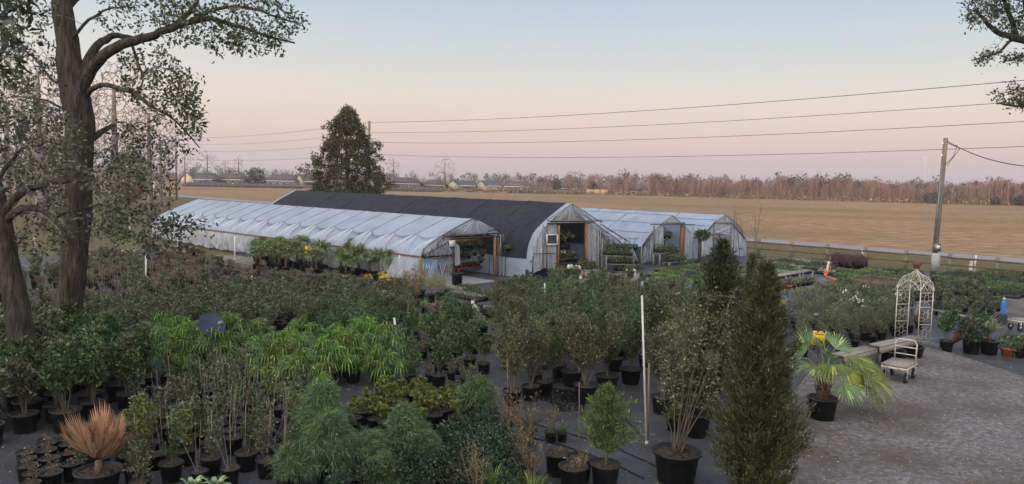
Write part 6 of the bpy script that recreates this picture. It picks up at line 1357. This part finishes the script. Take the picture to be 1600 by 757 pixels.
bed(['olive_tree','shrub_tall'], [(1040,640),(1110,640),(1150,560),(1100,520),(1060,540)], .9, 'thin leafy tree left of the bronze juniper, ROW row', 'thin leafy trees by the juniper', (.75,.95), seed=24, nm='potted_tree', cat='potted tree')
bed(['low_dark','small_green'], [(1030,668),(1060,680),(1090,660),(1050,640)], .5, 'small dark plant beside the capped pipe, ROW row', 'small dark plants by the capped pipe', seed=25)
for i, (px, py, sc, l) in enumerate([(870,742,1.0,'round black pot with a bare stem on the mat, front left'),(905,750,1.05,'round black pot with a twig, second on the mat'),(895,768,1.1,'round black pot at the bottom edge of the mat')]): place('mulch_pot', G(px, py), l, 'round pots with bare stems on the mat', sc*1.45)
# thin bare sticks standing in front pots
for px, yt, yb, l in ((905,598,735,'thin tan bamboo cane standing in a front pot on the mat'),(793,560,640,'thin bamboo cane in the leftmost olive tree pot')): riser(px, yt, yb, l, r=.010, m='bamboo', nm='bamboo_cane', cat='cane', grp=None)

# conifers built where they stand
def conifer(px, py, ytop, lab, r, n, l, w, leaf, seed, pot=P25, sprays=None, grp=None, taper=1.0, z0=.35, psc=1.0, nm='potted_juniper', open_=0):
    b = G(px, py); tp = D(px, ytop, b.y); t = thing(nm, lab, 'conifer', (b.x, b.y, .012), grp)
    for pn_, me in pot: o = put(pn_, me, t); o.scale = (psc,)*3
    for pn_, me in column(seed, tp.z, r, n, l, w, z0, leaf, sprays=sprays, taper=taper, open_=open_): put(pn_, me, t)
    return t
conifer(1180, 790, 416, 'tall bronze green column juniper standing near the bottom right', .74, 46000, .085, .018, 'l_jun', 5, sprays=460, z0=.1)
conifer(1120, 600, 380, 'dark narrow juniper behind and left of the bronze one', .95, 16000, .11, .030, 'l_darkjun', 6, sprays=420, open_=1)
conifer(945, 760, 607, 'slender light green juniper in a pot at the bottom centre', .52, 9000, .085, .013, 'l_jun2', 7, pot=P15, sprays=80, open_=1, z0=.55)
conifer(1085, 680, 560, 'dark green conifer behind the leaning shrub pot', .42, 8000, .07, .020, 'l_darkjun', 8, sprays=240)
conifer(1168, 560, 400, 'brownish young conifer between the two junipers', .42, 7000, .09, .024, 'l_jun', 9, sprays=260, open_=1)

# multi-stemmed leaning shrub in the big pot
b = G(1056, 752); t = thing('leaning_shrub', 'big black pot with a many-stemmed shrub leaning right over the mat', 'potted shrub', (b.x, b.y, .012))
for pn_, me in pot_meshes(.40, .52, 28): put(pn_, me, t)
T = Tree(61); rg = T.rng
for k, (tx, ty) in enumerate([(1150,452),(1108,470),(1090,500),(1068,520),(1045,560),(1135,520),(1160,560),(1120,545),(1030,590),(1075,455)]):
    e = Dp(tx, ty, b.y+rg.uniform(-.5,.9))-np.array([b.x,b.y,.012]); s0 = np.array([rg.uniform(-.07,.07), rg.uniform(-.07,.07), .44]); md = s0+(e-s0)*.45+[0,0,.12]+rg.normal(size=3)*.05
    T.limb([s0, md, e], .015, .003, 5, 5, .010)
T.grow(np.vstack([Dp(rg.uniform(1030,1150), rg.uniform(455,640), b.y+rg.uniform(-.7,.8))-np.array([b.x,b.y,0]) for _ in range(330)]), rt=.002, wob=.06, rmax=.006)
T.wood().build('stems', M['stem'], t); P_, D_ = T.leaves(7, .04); V, F = leaf_arr(P_, D_, .060, .028, rg); m = MB(); m.arr(V, F); m.build('foliage', M['l_olive'], t)

# dead tan palm in its pot
b = G(155, 770); t = thing('dead_palm', 'potted palm with dead upright tan orange fronds at lower left', 'palm', (b.x, b.y, .012))
for pn_, me in pot_meshes(.34, .36, 26): put(pn_, me, t)
rg = np.random.default_rng(14)
TK = MB(); TK.tube([(0,0,.28),(0,0,.50)], [.06,.05], 8); TK.build('trunk', M['fibre'], t)
for i in range(17):
    a = i*2.4+rg.uniform(-.3,.3); e = 1.5-.047*i; d = np.array([math.cos(a)*math.cos(e), math.sin(a)*math.cos(e)*.8, math.sin(e)]); L = rg.uniform(.10,.30); mb = MB(); c = np.array([0,0,.42])+d*L
    fan_leaf(mb, c, d, np.cross(d,[math.sin(a),-math.cos(a),.3])+rg.normal(size=3)*.4, .70*rg.uniform(.65,1.1), 15, .040, .46, -.05, rg, .05); mb.build('frond', M['l_dead'], t)

# the big fan palm on the gravel
b = G(1284, 655); t = thing('fan_palm', 'large fan palm in a black pot on the gravel, fronds spreading right', 'palm', (b.x, b.y, .02))
for pn_, me in pot_meshes(.32, .46, 26): put(pn_, me, t)
rg = np.random.default_rng(23); mb = MB(); mb.tube([(0,0,.42),(.02,0,.75),(.0,0,.95)], [.14,.12,.08], 10)
for i in range(40): a = rg.uniform(0,6.28); z = rg.uniform(.45,.92); mb.beam((math.cos(a)*.1,math.sin(a)*.1,z),(math.cos(a)*.2,math.sin(a)*.2,z+.18),.035,.01)
mb.build('trunk', M['fibre'], t); C0 = np.array([0,0,.9])
fr_ = [(1290,552,-.5,1),(1262,545,-.2,1),(1240,556,.1,1),(1325,560,-.3,2),(1345,572,.0,2),(1330,575,.5,1),(1360,590,-.2,2),(1305,545,.5,1),(1275,575,-.8,1),(1318,600,-.6,1),(1258,575,.6,1),(1300,570,-.7,2),(1350,600,.5,2),(1282,548,.7,1)]
for i, (tx, ty, dy, kk) in enumerate(fr_):
    h = Dp(tx, ty, b.y+dy)-np.array([b.x,b.y,.02]); p = MB(); md = (C0+h)/2+[0,0,.15]; p.tube([Vector(C0),Vector(md),Vector(h)], [.014,.010,.008], 5, cap=False)
    fl = MB(); ax_ = unit(h-md)*1.0+np.array([0,0,.1 if i in (0,1,7,13) else -.35]); n_ = np.array([0,-.5,1.0]) if i not in (0,1,7,13) else np.array([0,-1,.25])
    fan_leaf(fl, h, ax_, n_+rg.normal(size=3)*.35, .58 if kk == 1 else .70, 19, .034, 1.30, .0 if kk == 1 else .4, rg, .12)
    o = fl.build('frond', M['l_fan' if kk == 1 else 'l_fan2'], t); p.build('petiole', M['petiole'], o)
# green round disc hanging among the fronds
c = D(1338, 596, b.y-.15); t2 = thing('green_disc', 'yellow green round paddle disc held in the right fronds of the fan palm', 'disc', c); mb = MB(); mb.lathe([(0,-.02),(.20,-.015),(.21,0),(.20,.015),(0,.02)], 26); o = mb.build('disc', M['l_fan2'], t2); o.rotation_euler = (math.radians(75), 0, .3)

# ---- right side plants
bed(['willow'], [(1250,560),(1330,552),(1420,520),(1400,490),(1300,478),(1240,500)], .60, 'wispy grey green willow-like plant in the ROW row behind the yellow sign', 'wispy plants behind the yellow sign', (.58,.82), seed=30)
bed(['twig_brown','bare_stick'], [(1330,545),(1440,515),(1400,500),(1330,520)], .6, 'bare caned plant beside the arbor, ROW row', 'bare caned plants by the arbor', (.8,1.1), seed=31)
bed(['silver'], [(1185,515),(1290,510),(1300,478),(1250,470),(1180,490)], .46, 'silvery blue low plant behind the bronze juniper, ROW row', 'silvery blue plants', (.8,1.1), seed=32)
for px, py, l in ((1217,498,'bright yellow leaved shrub right of the bronze juniper'),(1203,495,'smaller yellow shrub left of the bright one')): place('yellow', G(px, py), l, None, 1.0 if px > 1210 else .7)
place('yellow', G(1403,497), 'small yellow flowering plant seen through the arbor', None, .6)
def big_right(k, px, py, sc, l, v=0, grp='pots along the right gravel edge'): return place(k, G(px, py), l, grp, sc, v=v)
big_right('shrub_tall', 1478, 549, .85, 'leafy bamboo-like shrub in a black pot left of the rusted bird', 2); big_right('low_dark', 1517, 553, 1.75, 'dark bushy plant in a black pot right of the rusted bird', 0); big_right('hedge', 1528, 540, 1.1, 'dark green bush behind the bushy pot', 1)
K['yucca'] = [P15+[('trunk', MB().tube([(0,0,.3),(0,0,.62)],[.05,.04],7).mesh('trunk', M['fibre']))]+strap(160, 54, .66, .055, .60, .55, 'l_yucca')]
big_right('yucca', 1545, 554, 1.1, 'spiky pale green yucca in a black pot on the gravel edge')
place('rosette', G(1592,560), 'small pot with white flowers at the right frame edge', None, .8); place('small_green', G(1598,552), 'green bushy pot behind the white flowers at right edge', None, 1.3); place('small_green', G(1608,560), 'second green bushy pot at the right frame edge', None, 1.5)
bed(['shrub_grey','low_dark'], [(1455,500),(1560,505),(1560,478),(1460,474)], .7, 'mid height green bush beyond the long plank bench, ROW row', 'bushes beyond the long plank bench', (.65,.9), seed=33)
bed(['twig_brown','shrub_grey'], [(1450,470),(1545,478),(1540,462),(1450,455)], .75, 'thin half-bare bush in the ROW row beyond the bench bushes', 'thin bushes right of the service pole', (.7,1.0), seed=34)
bed(['purple'], [(1299,420),(1352,424),(1352,414),(1300,409)], .42, 'purple brown twiggy shrub in the ROW row at the fence', 'purple twiggy shrubs at the fence', (.85,1.1), seed=35)
# flat beds of little pots and trays: every tray is a thing
M['tray_lite'] = leafmat('light_seedling_leaves', (.16,.20,.085)); M['tray_mid'] = leafmat('mid_seedling_leaves', (.07,.10,.045)); M['tray_dk'] = leafmat('dark_seedling_leaves', (.045,.06,.04)); M['tray_grey'] = leafmat('pale_grey_seedlings', (.22,.25,.19)); M['tray_brt'] = leafmat('bright_seedlings', (.08,.16,.05))
def tray_mesh(seed, leaf, h):
    rg = np.random.default_rng(seed); P = np.c_[rg.uniform(-.44,.44,420), rg.uniform(-.28,.28,420), .13+rg.uniform(0,1,420)*h]; m = MB(); V, F = leaf_arr(P, rg.normal(size=(420,3))*[.6,.6,.4]+[0,0,.7], .07, .034, rg); m.arr(V, F); return m.mesh('seedlings', M[leaf])
tm = MB(); tm.box((0,0,.07), (.92,.60,.14))
for i in range(5): tm.box((-.37+i*.185,0,.145),(.012,.58,.02))
TRAY = tm.mesh('tray', M['pot']); TL = {k: [tray_mesh(i*3+j, k, hh) for j in range(2)] for i, (k, hh) in enumerate((('tray_lite',.12),('tray_mid',.14),('tray_dk',.16),('tray_grey',.10),('tray_brt',.14)))}
def trays(poly, kinds, lab, grp, sx=1.02, sy=.70, ang=None, seed=0, miss=.06, sc=1.0):
    rg = np.random.default_rng(seed+500); W_ = [G(*q) for q in poly]; P = [(q.x,q.y) for q in W_]; ang = math.atan2(RD.y, RD.x) if ang is None else ang; u = Vector((math.cos(ang),math.sin(ang),0)); v = Vector((-u.y,u.x,0)); n = 0
    cx = sum(p[0] for p in P)/len(P); cy = sum(p[1] for p in P)/len(P)
    jr = 0
    for j in range(26, -27, -1) if v.y < 0 else range(-26, 27):
        row = []
        for i in range(26, -27, -1) if u.x < 0 else range(-26, 27):
            q = Vector((cx,cy,0))+u*(sx*i)+v*(sy*j)
            if inside(P, q.x, q.y) and rg.uniform() > miss: row.append(q)
        for iq, q in enumerate(row):
            k = kinds[int(rg.integers(len(kinds)))] if rg.uniform() < .3 else kinds[(j//2) % len(kinds)]
            t = thing('seedling_tray', nth(iq, len(row), lab+', '+ROWS[min(jr,38)]+' row'), 'plant tray', (q.x+rg.uniform(-.03,.03), q.y+rg.uniform(-.03,.03), .02), grp, ang+rg.uniform(-.03,.03), sc); put('tray', TRAY, t); put('seedlings', TL[k][int(rg.integers(2))], t); n += 1
        jr += bool(row)
    CNT[grp] = n
trays([(1178,422),(1300,430),(1300,412),(1180,408)], ['tray_mid','tray_grey','tray_dk'], 'black tray of mixed seedlings in the bed beside the rightmost greenhouse', 'trays beside the rightmost greenhouse', seed=1)
trays([(1170,455),(1200,440),(1275,431),(1290,425),(1180,422),(1150,432)], ['tray_lite','tray_mid','tray_grey'], 'tray of pale flowering seedlings behind the display bench', 'pale seedling trays behind the bench', seed=2)
trays([(1310,444),(1440,452),(1440,432),(1356,424),(1310,426)], ['tray_mid','tray_brt','tray_dk','tray_lite'], 'black tray of green seedlings in the bed right of the orange hose', 'seedling trays right of the hose', seed=3)
trays([(1225,478),(1310,474),(1350,462),(1420,460),(1310,448),(1290,456),(1235,464)], ['tray_mid','tray_lite','tray_brt'], 'seedling tray in the green bed before the raised bed frame', 'seedling trays before the raised bed', seed=4)
trays([(1330,478),(1430,474),(1430,456),(1340,456)], ['tray_dk','tray_mid','tray_brt'], 'dark green tray behind the garden wagon', 'dark trays behind the wagon', seed=5)
trays([(1470,462),(1630,470),(1640,432),(1540,428),(1465,432)], ['tray_dk','tray_brt','tray_mid','tray_dk'], 'dark green tray in the wide bed at the right by the fence', 'trays in the right bed', seed=6)
trays([(1020,448),(1170,452),(1180,425),(1100,418),(1030,425)], ['tray_mid','tray_brt','tray_lite','tray_dk'], 'green tray in the bed before the third and fourth greenhouses', 'trays before the right greenhouses', seed=7)
trays([(980,470),(1180,480),(1185,455),(1010,450)], ['tray_dk','tray_mid','tray_lite'], 'tray among the shrubs left of the dark juniper', 'trays left of the dark juniper', seed=8)
trays([(700,470),(768,474),(770,456),(712,452)], ['tray_grey','tray_mid'], 'tray of pale plants on the path before the front greenhouse door', 'trays before the front door', seed=9)
trays([(120,412),(310,400),(300,390),(120,400)], ['tray_grey','tray_mid'], 'pale tray in the far left bed behind the trunks', 'trays in the far left bed', seed=10)
bed(['small_green'], [(1010,470),(1090,478),(1090,462),(1015,456)], .6, 'leafy green pot around the teal basket, ROW row', 'leafy pots around the teal basket', (.9,1.2), seed=40)
bed(['shrub_grey','willow'], [(1000,500),(1110,510),(1120,480),(1010,474)], .8, 'grey leafy shrub between the capped pipe and the teal basket, ROW row', 'grey shrubs below the teal basket', (.7,.95), seed=41)
# tall bare saplings by the last greenhouse
for i, (px, py, yt, dx_, l) in enumerate([(1140,470,322,8,'tall bare forked sapling left of the purple shrubs'),(1168,440,318,22,'tallest bare leaning sapling right of the last greenhouse'),(1175,450,335,5,'bare sapling with fine twigs beside the tallest one'),(1157,436,330,-8,'thin bare sapling in front of the last greenhouse')]):
    b = G(px, py); e = Dp(px+dx_, yt, b.y); t = thing('bare_sapling', l, 'sapling', (b.x,b.y,0), 'bare saplings by the last greenhouse'); T = Tree(200+i); e = e-np.array([b.x,b.y,0]); T.limb([(0,0,.2),e*.5+[.05,0,0],e], .030, .010, 4)
    hh = e[2]; pts = np.array([e*(.45+.5*T.rng.uniform())+T.rng.normal(size=3)*[.35,.35,.2] for _ in range(26)]); T.grow(pts, rt=.007, steps=3, wob=.05, grav=-.1, rmax=.014); T.wood().build('branches', M['twigs_dark'], t)
    for pn_, me in P4: put(pn_, me, t)
# ------------------------------------------------------------------ the big evergreen oaks at the left
M['oakleaf'] = leafmat('oak_leaves', (.045,.058,.034), .45, island=.55, spec=.45); M['oakleaf2'] = leafmat('grey_oak_leaves', (.075,.09,.062), .5, island=.5)
def pxr(w, d): return w*.5/FPX*d
def reg(T, n, x0, x1, y0, y1, d, dv, inside_=None):
    o = []
    while len(o) < n:
        x, y = T.rng.uniform(x0, x1), T.rng.uniform(y0, y1)
        if inside_ is None or inside_(x, y): o.append(Dp(x, y, d+T.rng.normal()*dv))
    return o
def ell(cx, cy, rx, ry): return lambda x, y: ((x-cx)/rx)**2+((y-cy)/ry)**2 < 1
def big_tree(lab, base, T, parts, leaf, per, spread, ll, lw, trunk_n=1, nm='oak_tree', bark='bark', cat='tree', limb_n=0):
    t = thing(nm, lab, cat, base); 
    for i in range(trunk_n):
        o, R, n = T.limbs[i]; m = MB(); rg = np.random.default_rng(i+3)
        P = [Vector(x) for x in o]; m.tube(P, R, n)
        for k, v in enumerate(m.v):                       # lumps and ridges of bark
            c = P[min(k//n, len(P)-1)]; q = Vector(v)-c; a = (k % n)/n*6.283; f = 1+.07*math.sin(a*3+(k//n)*.7)+.05*math.sin(a*7-(k//n)*1.1)+.03*rg.normal(); m.v[k] = tuple(c+q*f)
        m.wb('trunk', M[bark], t, smooth=True)
    for i in range(trunk_n, trunk_n+limb_n):
        o, R, n = T.limbs[i]; MB().tube([Vector(x) for x in o], R, n).wb('limb', M[bark], t, smooth=True)
    T.limbs = T.limbs[trunk_n+limb_n:]; T.wood().wb('twigs', M['twigs_dark'], t)
    P_, D_ = T.leaves(per, spread); V, F = leaf_arr(P_, D_, ll, lw, T.rng); m = MB(); m.arr(V, F); m.wb('crown', M[leaf], t); return t
d1 = 20.5; b = G(96, 572); d1 = b.y
T = Tree(301)
tk = [(92,585,66),(98,540,60),(105,490,52),(112,440,48),(118,385,50),(122,320,50),(124,260,50),(125,205,54),(119,155,52),(110,110,46),(104,60,40),(98,10,37),(94,-60,34),(92,-140,28)]
T.limb([Dp(x, y, d1) for x, y, w in tk], 0, 0, 18, 4, 0, [pxr(w*.77, d1) for x, y, w in tk])
for ps, r0, r1, dd in (([(122,165),(133,130),(150,100),(172,80),(200,66),(232,58),(260,48),(290,36),(330,30),(375,42),(420,58),(462,66)], 10.5, 1.2, -.5), ([(124,135),(138,95),(152,72),(172,58),(192,56),(215,62)], 9, 3, .6), ([(262,48),(285,28),(300,14),(312,-8),(330,-30)], 5, 2, -.4),
    ([(136,150),(146,139),(166,133),(195,142),(212,150),(236,165),(262,182),(290,204),(312,232)], 4.5, .8, -1.0), ([(108,110),(88,130),(70,110),(40,80),(10,70)], 3, 1, .8), ([(116,190),(96,168),(60,155),(20,150)], 2.5, .8, -.6), ([(300,33),(340,15),(390,12),(440,30),(470,38)], 3.5, .8, -.9), ([(205,66),(214,95),(222,118),(219,140)], 2.5, 1, -.7), ([(135,225),(160,205),(180,196)], 6, 3, .8),
    ([(130,330),(155,320),(185,330),(215,345),(250,360)], 2.5, .8, -1.), ([(100,20),(130,-10),(170,-20),(220,-10)], 5, 2, .7), ([(104,70),(130,40),(160,18),(200,10)], 3, 1, -1)):
    n = len(ps); T.limb([Dp(x, y, d1+dd*min(1, i/3)) for i, (x, y) in enumerate(ps)], pxr(r0*2, d1), pxr(r1*2, d1), 8, 3, .012)
pts = reg(T, 140, 250, 475, 0, 75, d1-.9, .5, lambda x, y: ell(360,35,118,45)(x, y)) + reg(T, 80, 150, 330, -30, 45, d1, .8) + reg(T, 130, 190, 310, 75, 200, d1-1., .6, lambda x, y: abs(y-(75+(x-190)*.95)) < 62) + reg(T, 30, 270, 320, 150, 240, d1-1, .4, ell(290,195,30,45))
pts += reg(T, 80, 0, 95, -20, 140, d1+.3, 1.) + reg(T, 170, 140, 300, 180, 400, d1-.8, .8, lambda x, y: ell(205,300,72,115)(x, y)) + reg(T, 25, 250, 330, 345, 375, d1-1.5, .3, ell(290,355,48,14)) + reg(T, 30, 330, 470, 25, 85, d1-.8, .4)
T.grow(pts, rt=.004, steps=4, wob=.12, grav=.03, rmax=.022)
big_tree('largest evergreen oak, thick trunk forking near the top left with a long limb reaching right', (b.x, b.y, 0), T, None, 'oakleaf', 11, .085, .12, .055, 1, limb_n=12)
# second oak nearer at the frame edge
b = G(34, 640); d2 = b.y; T = Tree(302)
tk = [(44,660,62),(40,600,52),(34,540,46),(26,480,42),(16,425,40),(6,375,36),(0,330,32),(-14,280,30),(-30,220,26),(-40,140,22)]
T.limb([Dp(x, y, d2) for x, y, w in tk], 0, 0, 16, 4, 0, [pxr(w*.84, d2) for x, y, w in tk])
for ps, r0, r1, dd in (([(2,350),(14,322),(32,303),(55,293),(82,286),(110,283),(140,285)], 8, 2, -.4), ([(8,345),(32,328),(58,326),(84,342),(104,368),(114,398),(120,430)], 6.5, 1.5, -.7), ([(-10,290),(20,250),(45,225),(70,210)], 4, 1, .3), ([(84,342),(110,330),(140,322)], 2.5, .8, -.6)):
    T.limb([Dp(x, y, d2+dd*min(1, i/3)) for i, (x, y) in enumerate(ps)], pxr(r0*2, d2), pxr(r1*2, d2), 8, 3, .01)
pts = reg(T, 230, -20, 130, 160, 300, d2+.3, .9, ell(45,232,88,74)) + reg(T, 60, 20, 120, 300, 400, d2-.2, .6) + reg(T, 40, -20, 60, 130, 190, d2, .8) + reg(T, 60, 130, 200, 260, 370, d2-.4, .5)
T.grow(pts, rt=.004, steps=4, wob=.12, grav=.02, rmax=.02)
big_tree('leaning evergreen oak at the left frame edge with two curved low limbs', (b.x, b.y, 0), T, None, 'oakleaf2', 11, .075, .105, .048, 1, limb_n=4)
# near leaves hanging in at the top left corner and the bough at the top right
def bough(lab, trunk, tx, limbs, regs, d, leaf, per, ll, lw, seed, spread):
    T = Tree(seed); b = G(trunk[0][0], trunk[0][1]); T.limb([Dp(x, y, tx) for x, y, w in trunk], 0, 0, 10, 4, 0, [pxr(w, tx) for x, y, w in trunk])
    for ps, r0, r1 in limbs:
        n = len(ps); T.limb([Dp(x, y, tx+(d-tx)*min(1, i/2)) for i, (x, y) in enumerate(ps)], pxr(r0*2, d), pxr(r1*2, d), 7, 3, .006)
    pts = []
    for n, x0, x1, y0, y1, f in regs: pts += reg(T, n, x0, x1, y0, y1, d, .35, f)
    T.grow(pts, rt=.002, steps=4, wob=.12, grav=.0, rmax=.012); t0 = Dp(trunk[0][0], trunk[0][1], tx)
    return big_tree(lab, (t0[0], t0[1], 0), T, None, leaf, per, spread, ll, lw, 1, nm='overhanging_tree', limb_n=len(limbs))
M['duskleaf'] = leafmat('small_dark_oak_leaves', (.035,.042,.026), .5)
def gy_(px, tx):                                      # picture row where the ground lies tx metres into the scene
    return hz(px)+5*FPX/tx
bough('overhanging bough with small dark leaves in the top right corner', [(1830,gy_(1830,11),60),(1822,400,52),(1815,150,44),(1800,-60,34)], 11., [([(1818,180),(1720,110),(1640,80),(1600,63),(1567,54),(1545,38),(1525,15)], 9, 2), ([(1600,63),(1579,64),(1560,82),(1535,90),(1516,95)], 3, .8), ([(1640,80),(1600,88),(1585,94),(1569,97)], 3, .8), ([(1700,108),(1640,150),(1600,166),(1575,165),(1558,163)], 4, .8), ([(1590,60),(1580,30),(1568,0),(1560,-20)], 5, 1.5), ([(1640,80),(1610,40),(1600,0)], 5, 2)],
      [(150,1505,1610,-25,60, lambda x, y: y < 62-(1600-x)*.25), (16,1514,1570,80,98,None), (10,1570,1610,85,98,None), (40,1555,1620,130,172,ell(1595,150,42,22)), (70,1600,1720,-40,150,None)], 9.5, 'duskleaf', 15, .040, .022, 303, .035)
bough('near leafy twigs of another tree hanging in the top left corner', [(-260,gy_(-260,8),60),(-250,300,50),(-240,0,40),(-230,-200,30)], 8., [([(-245,60),(-150,10),(-70,-10),(-10,0),(30,10)], 6, 1), ([(-245,150),(-150,110),(-60,100),(0,105)], 4, .8)],
      [(34,-30,62,-20,50,None), (22,-30,30,60,130,None)], 6.2, 'oakleaf', 7, .09, .04, 304, .05)

# ------------------------------------------------------------------ the tall dark evergreen behind the greenhouses
d = 76.; x = (541-800)/FPX*d; T = Tree(310); t = thing('holly_tree', 'tall dark conical evergreen tree standing behind the dark greenhouse', 'tree', (x, d, 0))
zt = D(540,170,d).z; T.limb([(0,0,0),(.05,0,zt*.4),(-.1,0,zt*.7),(0,0,zt*.95)], .22, .04, 10, 5)
half = lambda z: float(np.interp(z, [0,1.2,3,6,8.5,10.3,zt], [1.5,3.5,3.8,3.2,2.3,1.2,.1])); pts = []
rg = T.rng
while len(pts) < 950:
    z = rg.uniform(1.0, zt); a = rg.uniform(0,6.283); lump = 1+.28*math.sin(a*3+z*1.7)+.18*math.sin(a*5-z*2.9); r = half(z)*lump*rg.uniform(.35,1)**.6
    if rg.uniform() < .9: pts.append((math.cos(a)*r, math.sin(a)*r, z))
T.grow(pts, rt=.012, steps=3, wob=.08, grav=.03, rmax=.07)
o, R, n = T.limbs[0]; m = MB(); m.tube([Vector(q) for q in o], R, n); T.limbs = T.limbs[1:]; m.build('trunk', M['bark'], t); T.wood().build('branches', M['bark'], t)
P_, D_ = T.leaves(30, .15); V, F = leaf_arr(P_, D_, .26, .12, rg); m = MB(); m.arr(V, F); M['holly'] = leafmat('dark_evergreen_leaves', (.06,.062,.030), .5, island=.6); m.build('crown', M['holly'], t)
# ------------------------------------------------------------------ bare and evergreen trees beyond the lawn at the left
for i, (px, yt, w, dd, lab, mm) in enumerate([(60,75,150,62,'broad pale bare tree behind the two oaks at far left','paletree'),(178,95,120,70,'pale bare tree seen right of the big oak trunk','paletree'),(232,150,86,78,'smaller bare grey tree left of the wooden pole with white pipe','paletree'),(120,130,110,85,'bare tree hidden behind the big oak trunk','paletree'),(10,120,120,80,'bare pale tree at the far left frame edge','paletree'),(250,205,46,110,'small bare tree by the far red truck','paletree')]):
    far_tree(px, 300, yt, w, lab, 400+i, 420, mm, dd, 'pale bare trees beyond the lawn')
for i, (px, yt, w, dd, lab) in enumerate([(75,205,70,95,'dim brownish evergreen mass behind the left oaks'),(200,235,60,100,'dim evergreen behind the bare trees right of the big oak')]):
    h = 5-(yt-hz(px))*dd/FPX; ww = w/FPX*dd; rg = np.random.default_rng(i+70); t = thing('evergreen_tree', lab, 'tree', ((px-800)/FPX*dd, dd, 0), 'evergreens beyond the lawn'); m = MB()
    V, F = leaf_arr(blob_pts(rg, (0,0,h*.55), (ww*.5,ww*.5,h*.45), 2600, .5), rg.normal(size=(2600,3)), .5, .22, rg); m.arr(V, F); m.build('crown', M['l_brown'], t); MB().tube([(0,0,0),(0,0,h*.7)], [.3,.1], 7).build('trunk', M['bark'], t)
# dark hedge and brushy bank between lawn and greenhouse
for i, (px, py, w, h, lab) in enumerate([(255,335,46,1.0,'low brown brush at the far corner of the white greenhouse'),(215,330,40,.9,'low brown brush on the lawn left of the wooden pole'),(178,322,36,1.0,'dark bush on the far lawn right of the big oak')]):
    b = G(px, py); rg = np.random.default_rng(i+90); ww = w/FPX*b.y; t = thing('lawn_bush', lab, 'bush', (b.x,b.y,0), 'low bushes on the lawn'); m = MB(); V, F = leaf_arr(blob_pts(rg, (0,0,h*.45), (ww*.5,ww*.3,h*.5), 900, .3), rg.normal(size=(900,3)), .22, .05, rg); m.arr(V, F); m.build('foliage', M['l_brown'], t)
# ------------------------------------------------------------------ evening haze: one closed box of thin air round everything
hb = MB(); hb.box((0, 0, 32.), (5600, 5600, 66.))
hm = bpy.data.materials.new('haze_air'); hm.use_nodes = True; ht = hm.node_tree; ht.nodes.clear()
ho = ht.nodes.new('ShaderNodeOutputMaterial'); hv = ht.nodes.new('ShaderNodeVolumePrincipled'); hv.inputs['Density'].default_value = .00035; hv.inputs['Color'].default_value = (.93,.9,.95,1); hv.inputs['Anisotropy'].default_value = 0.2
ht.links.new(hv.outputs[0], ho.inputs['Volume'])
hz_o = hb.build('haze', hm, kind='stuff')
SC.cycles.volume_bounces = 0
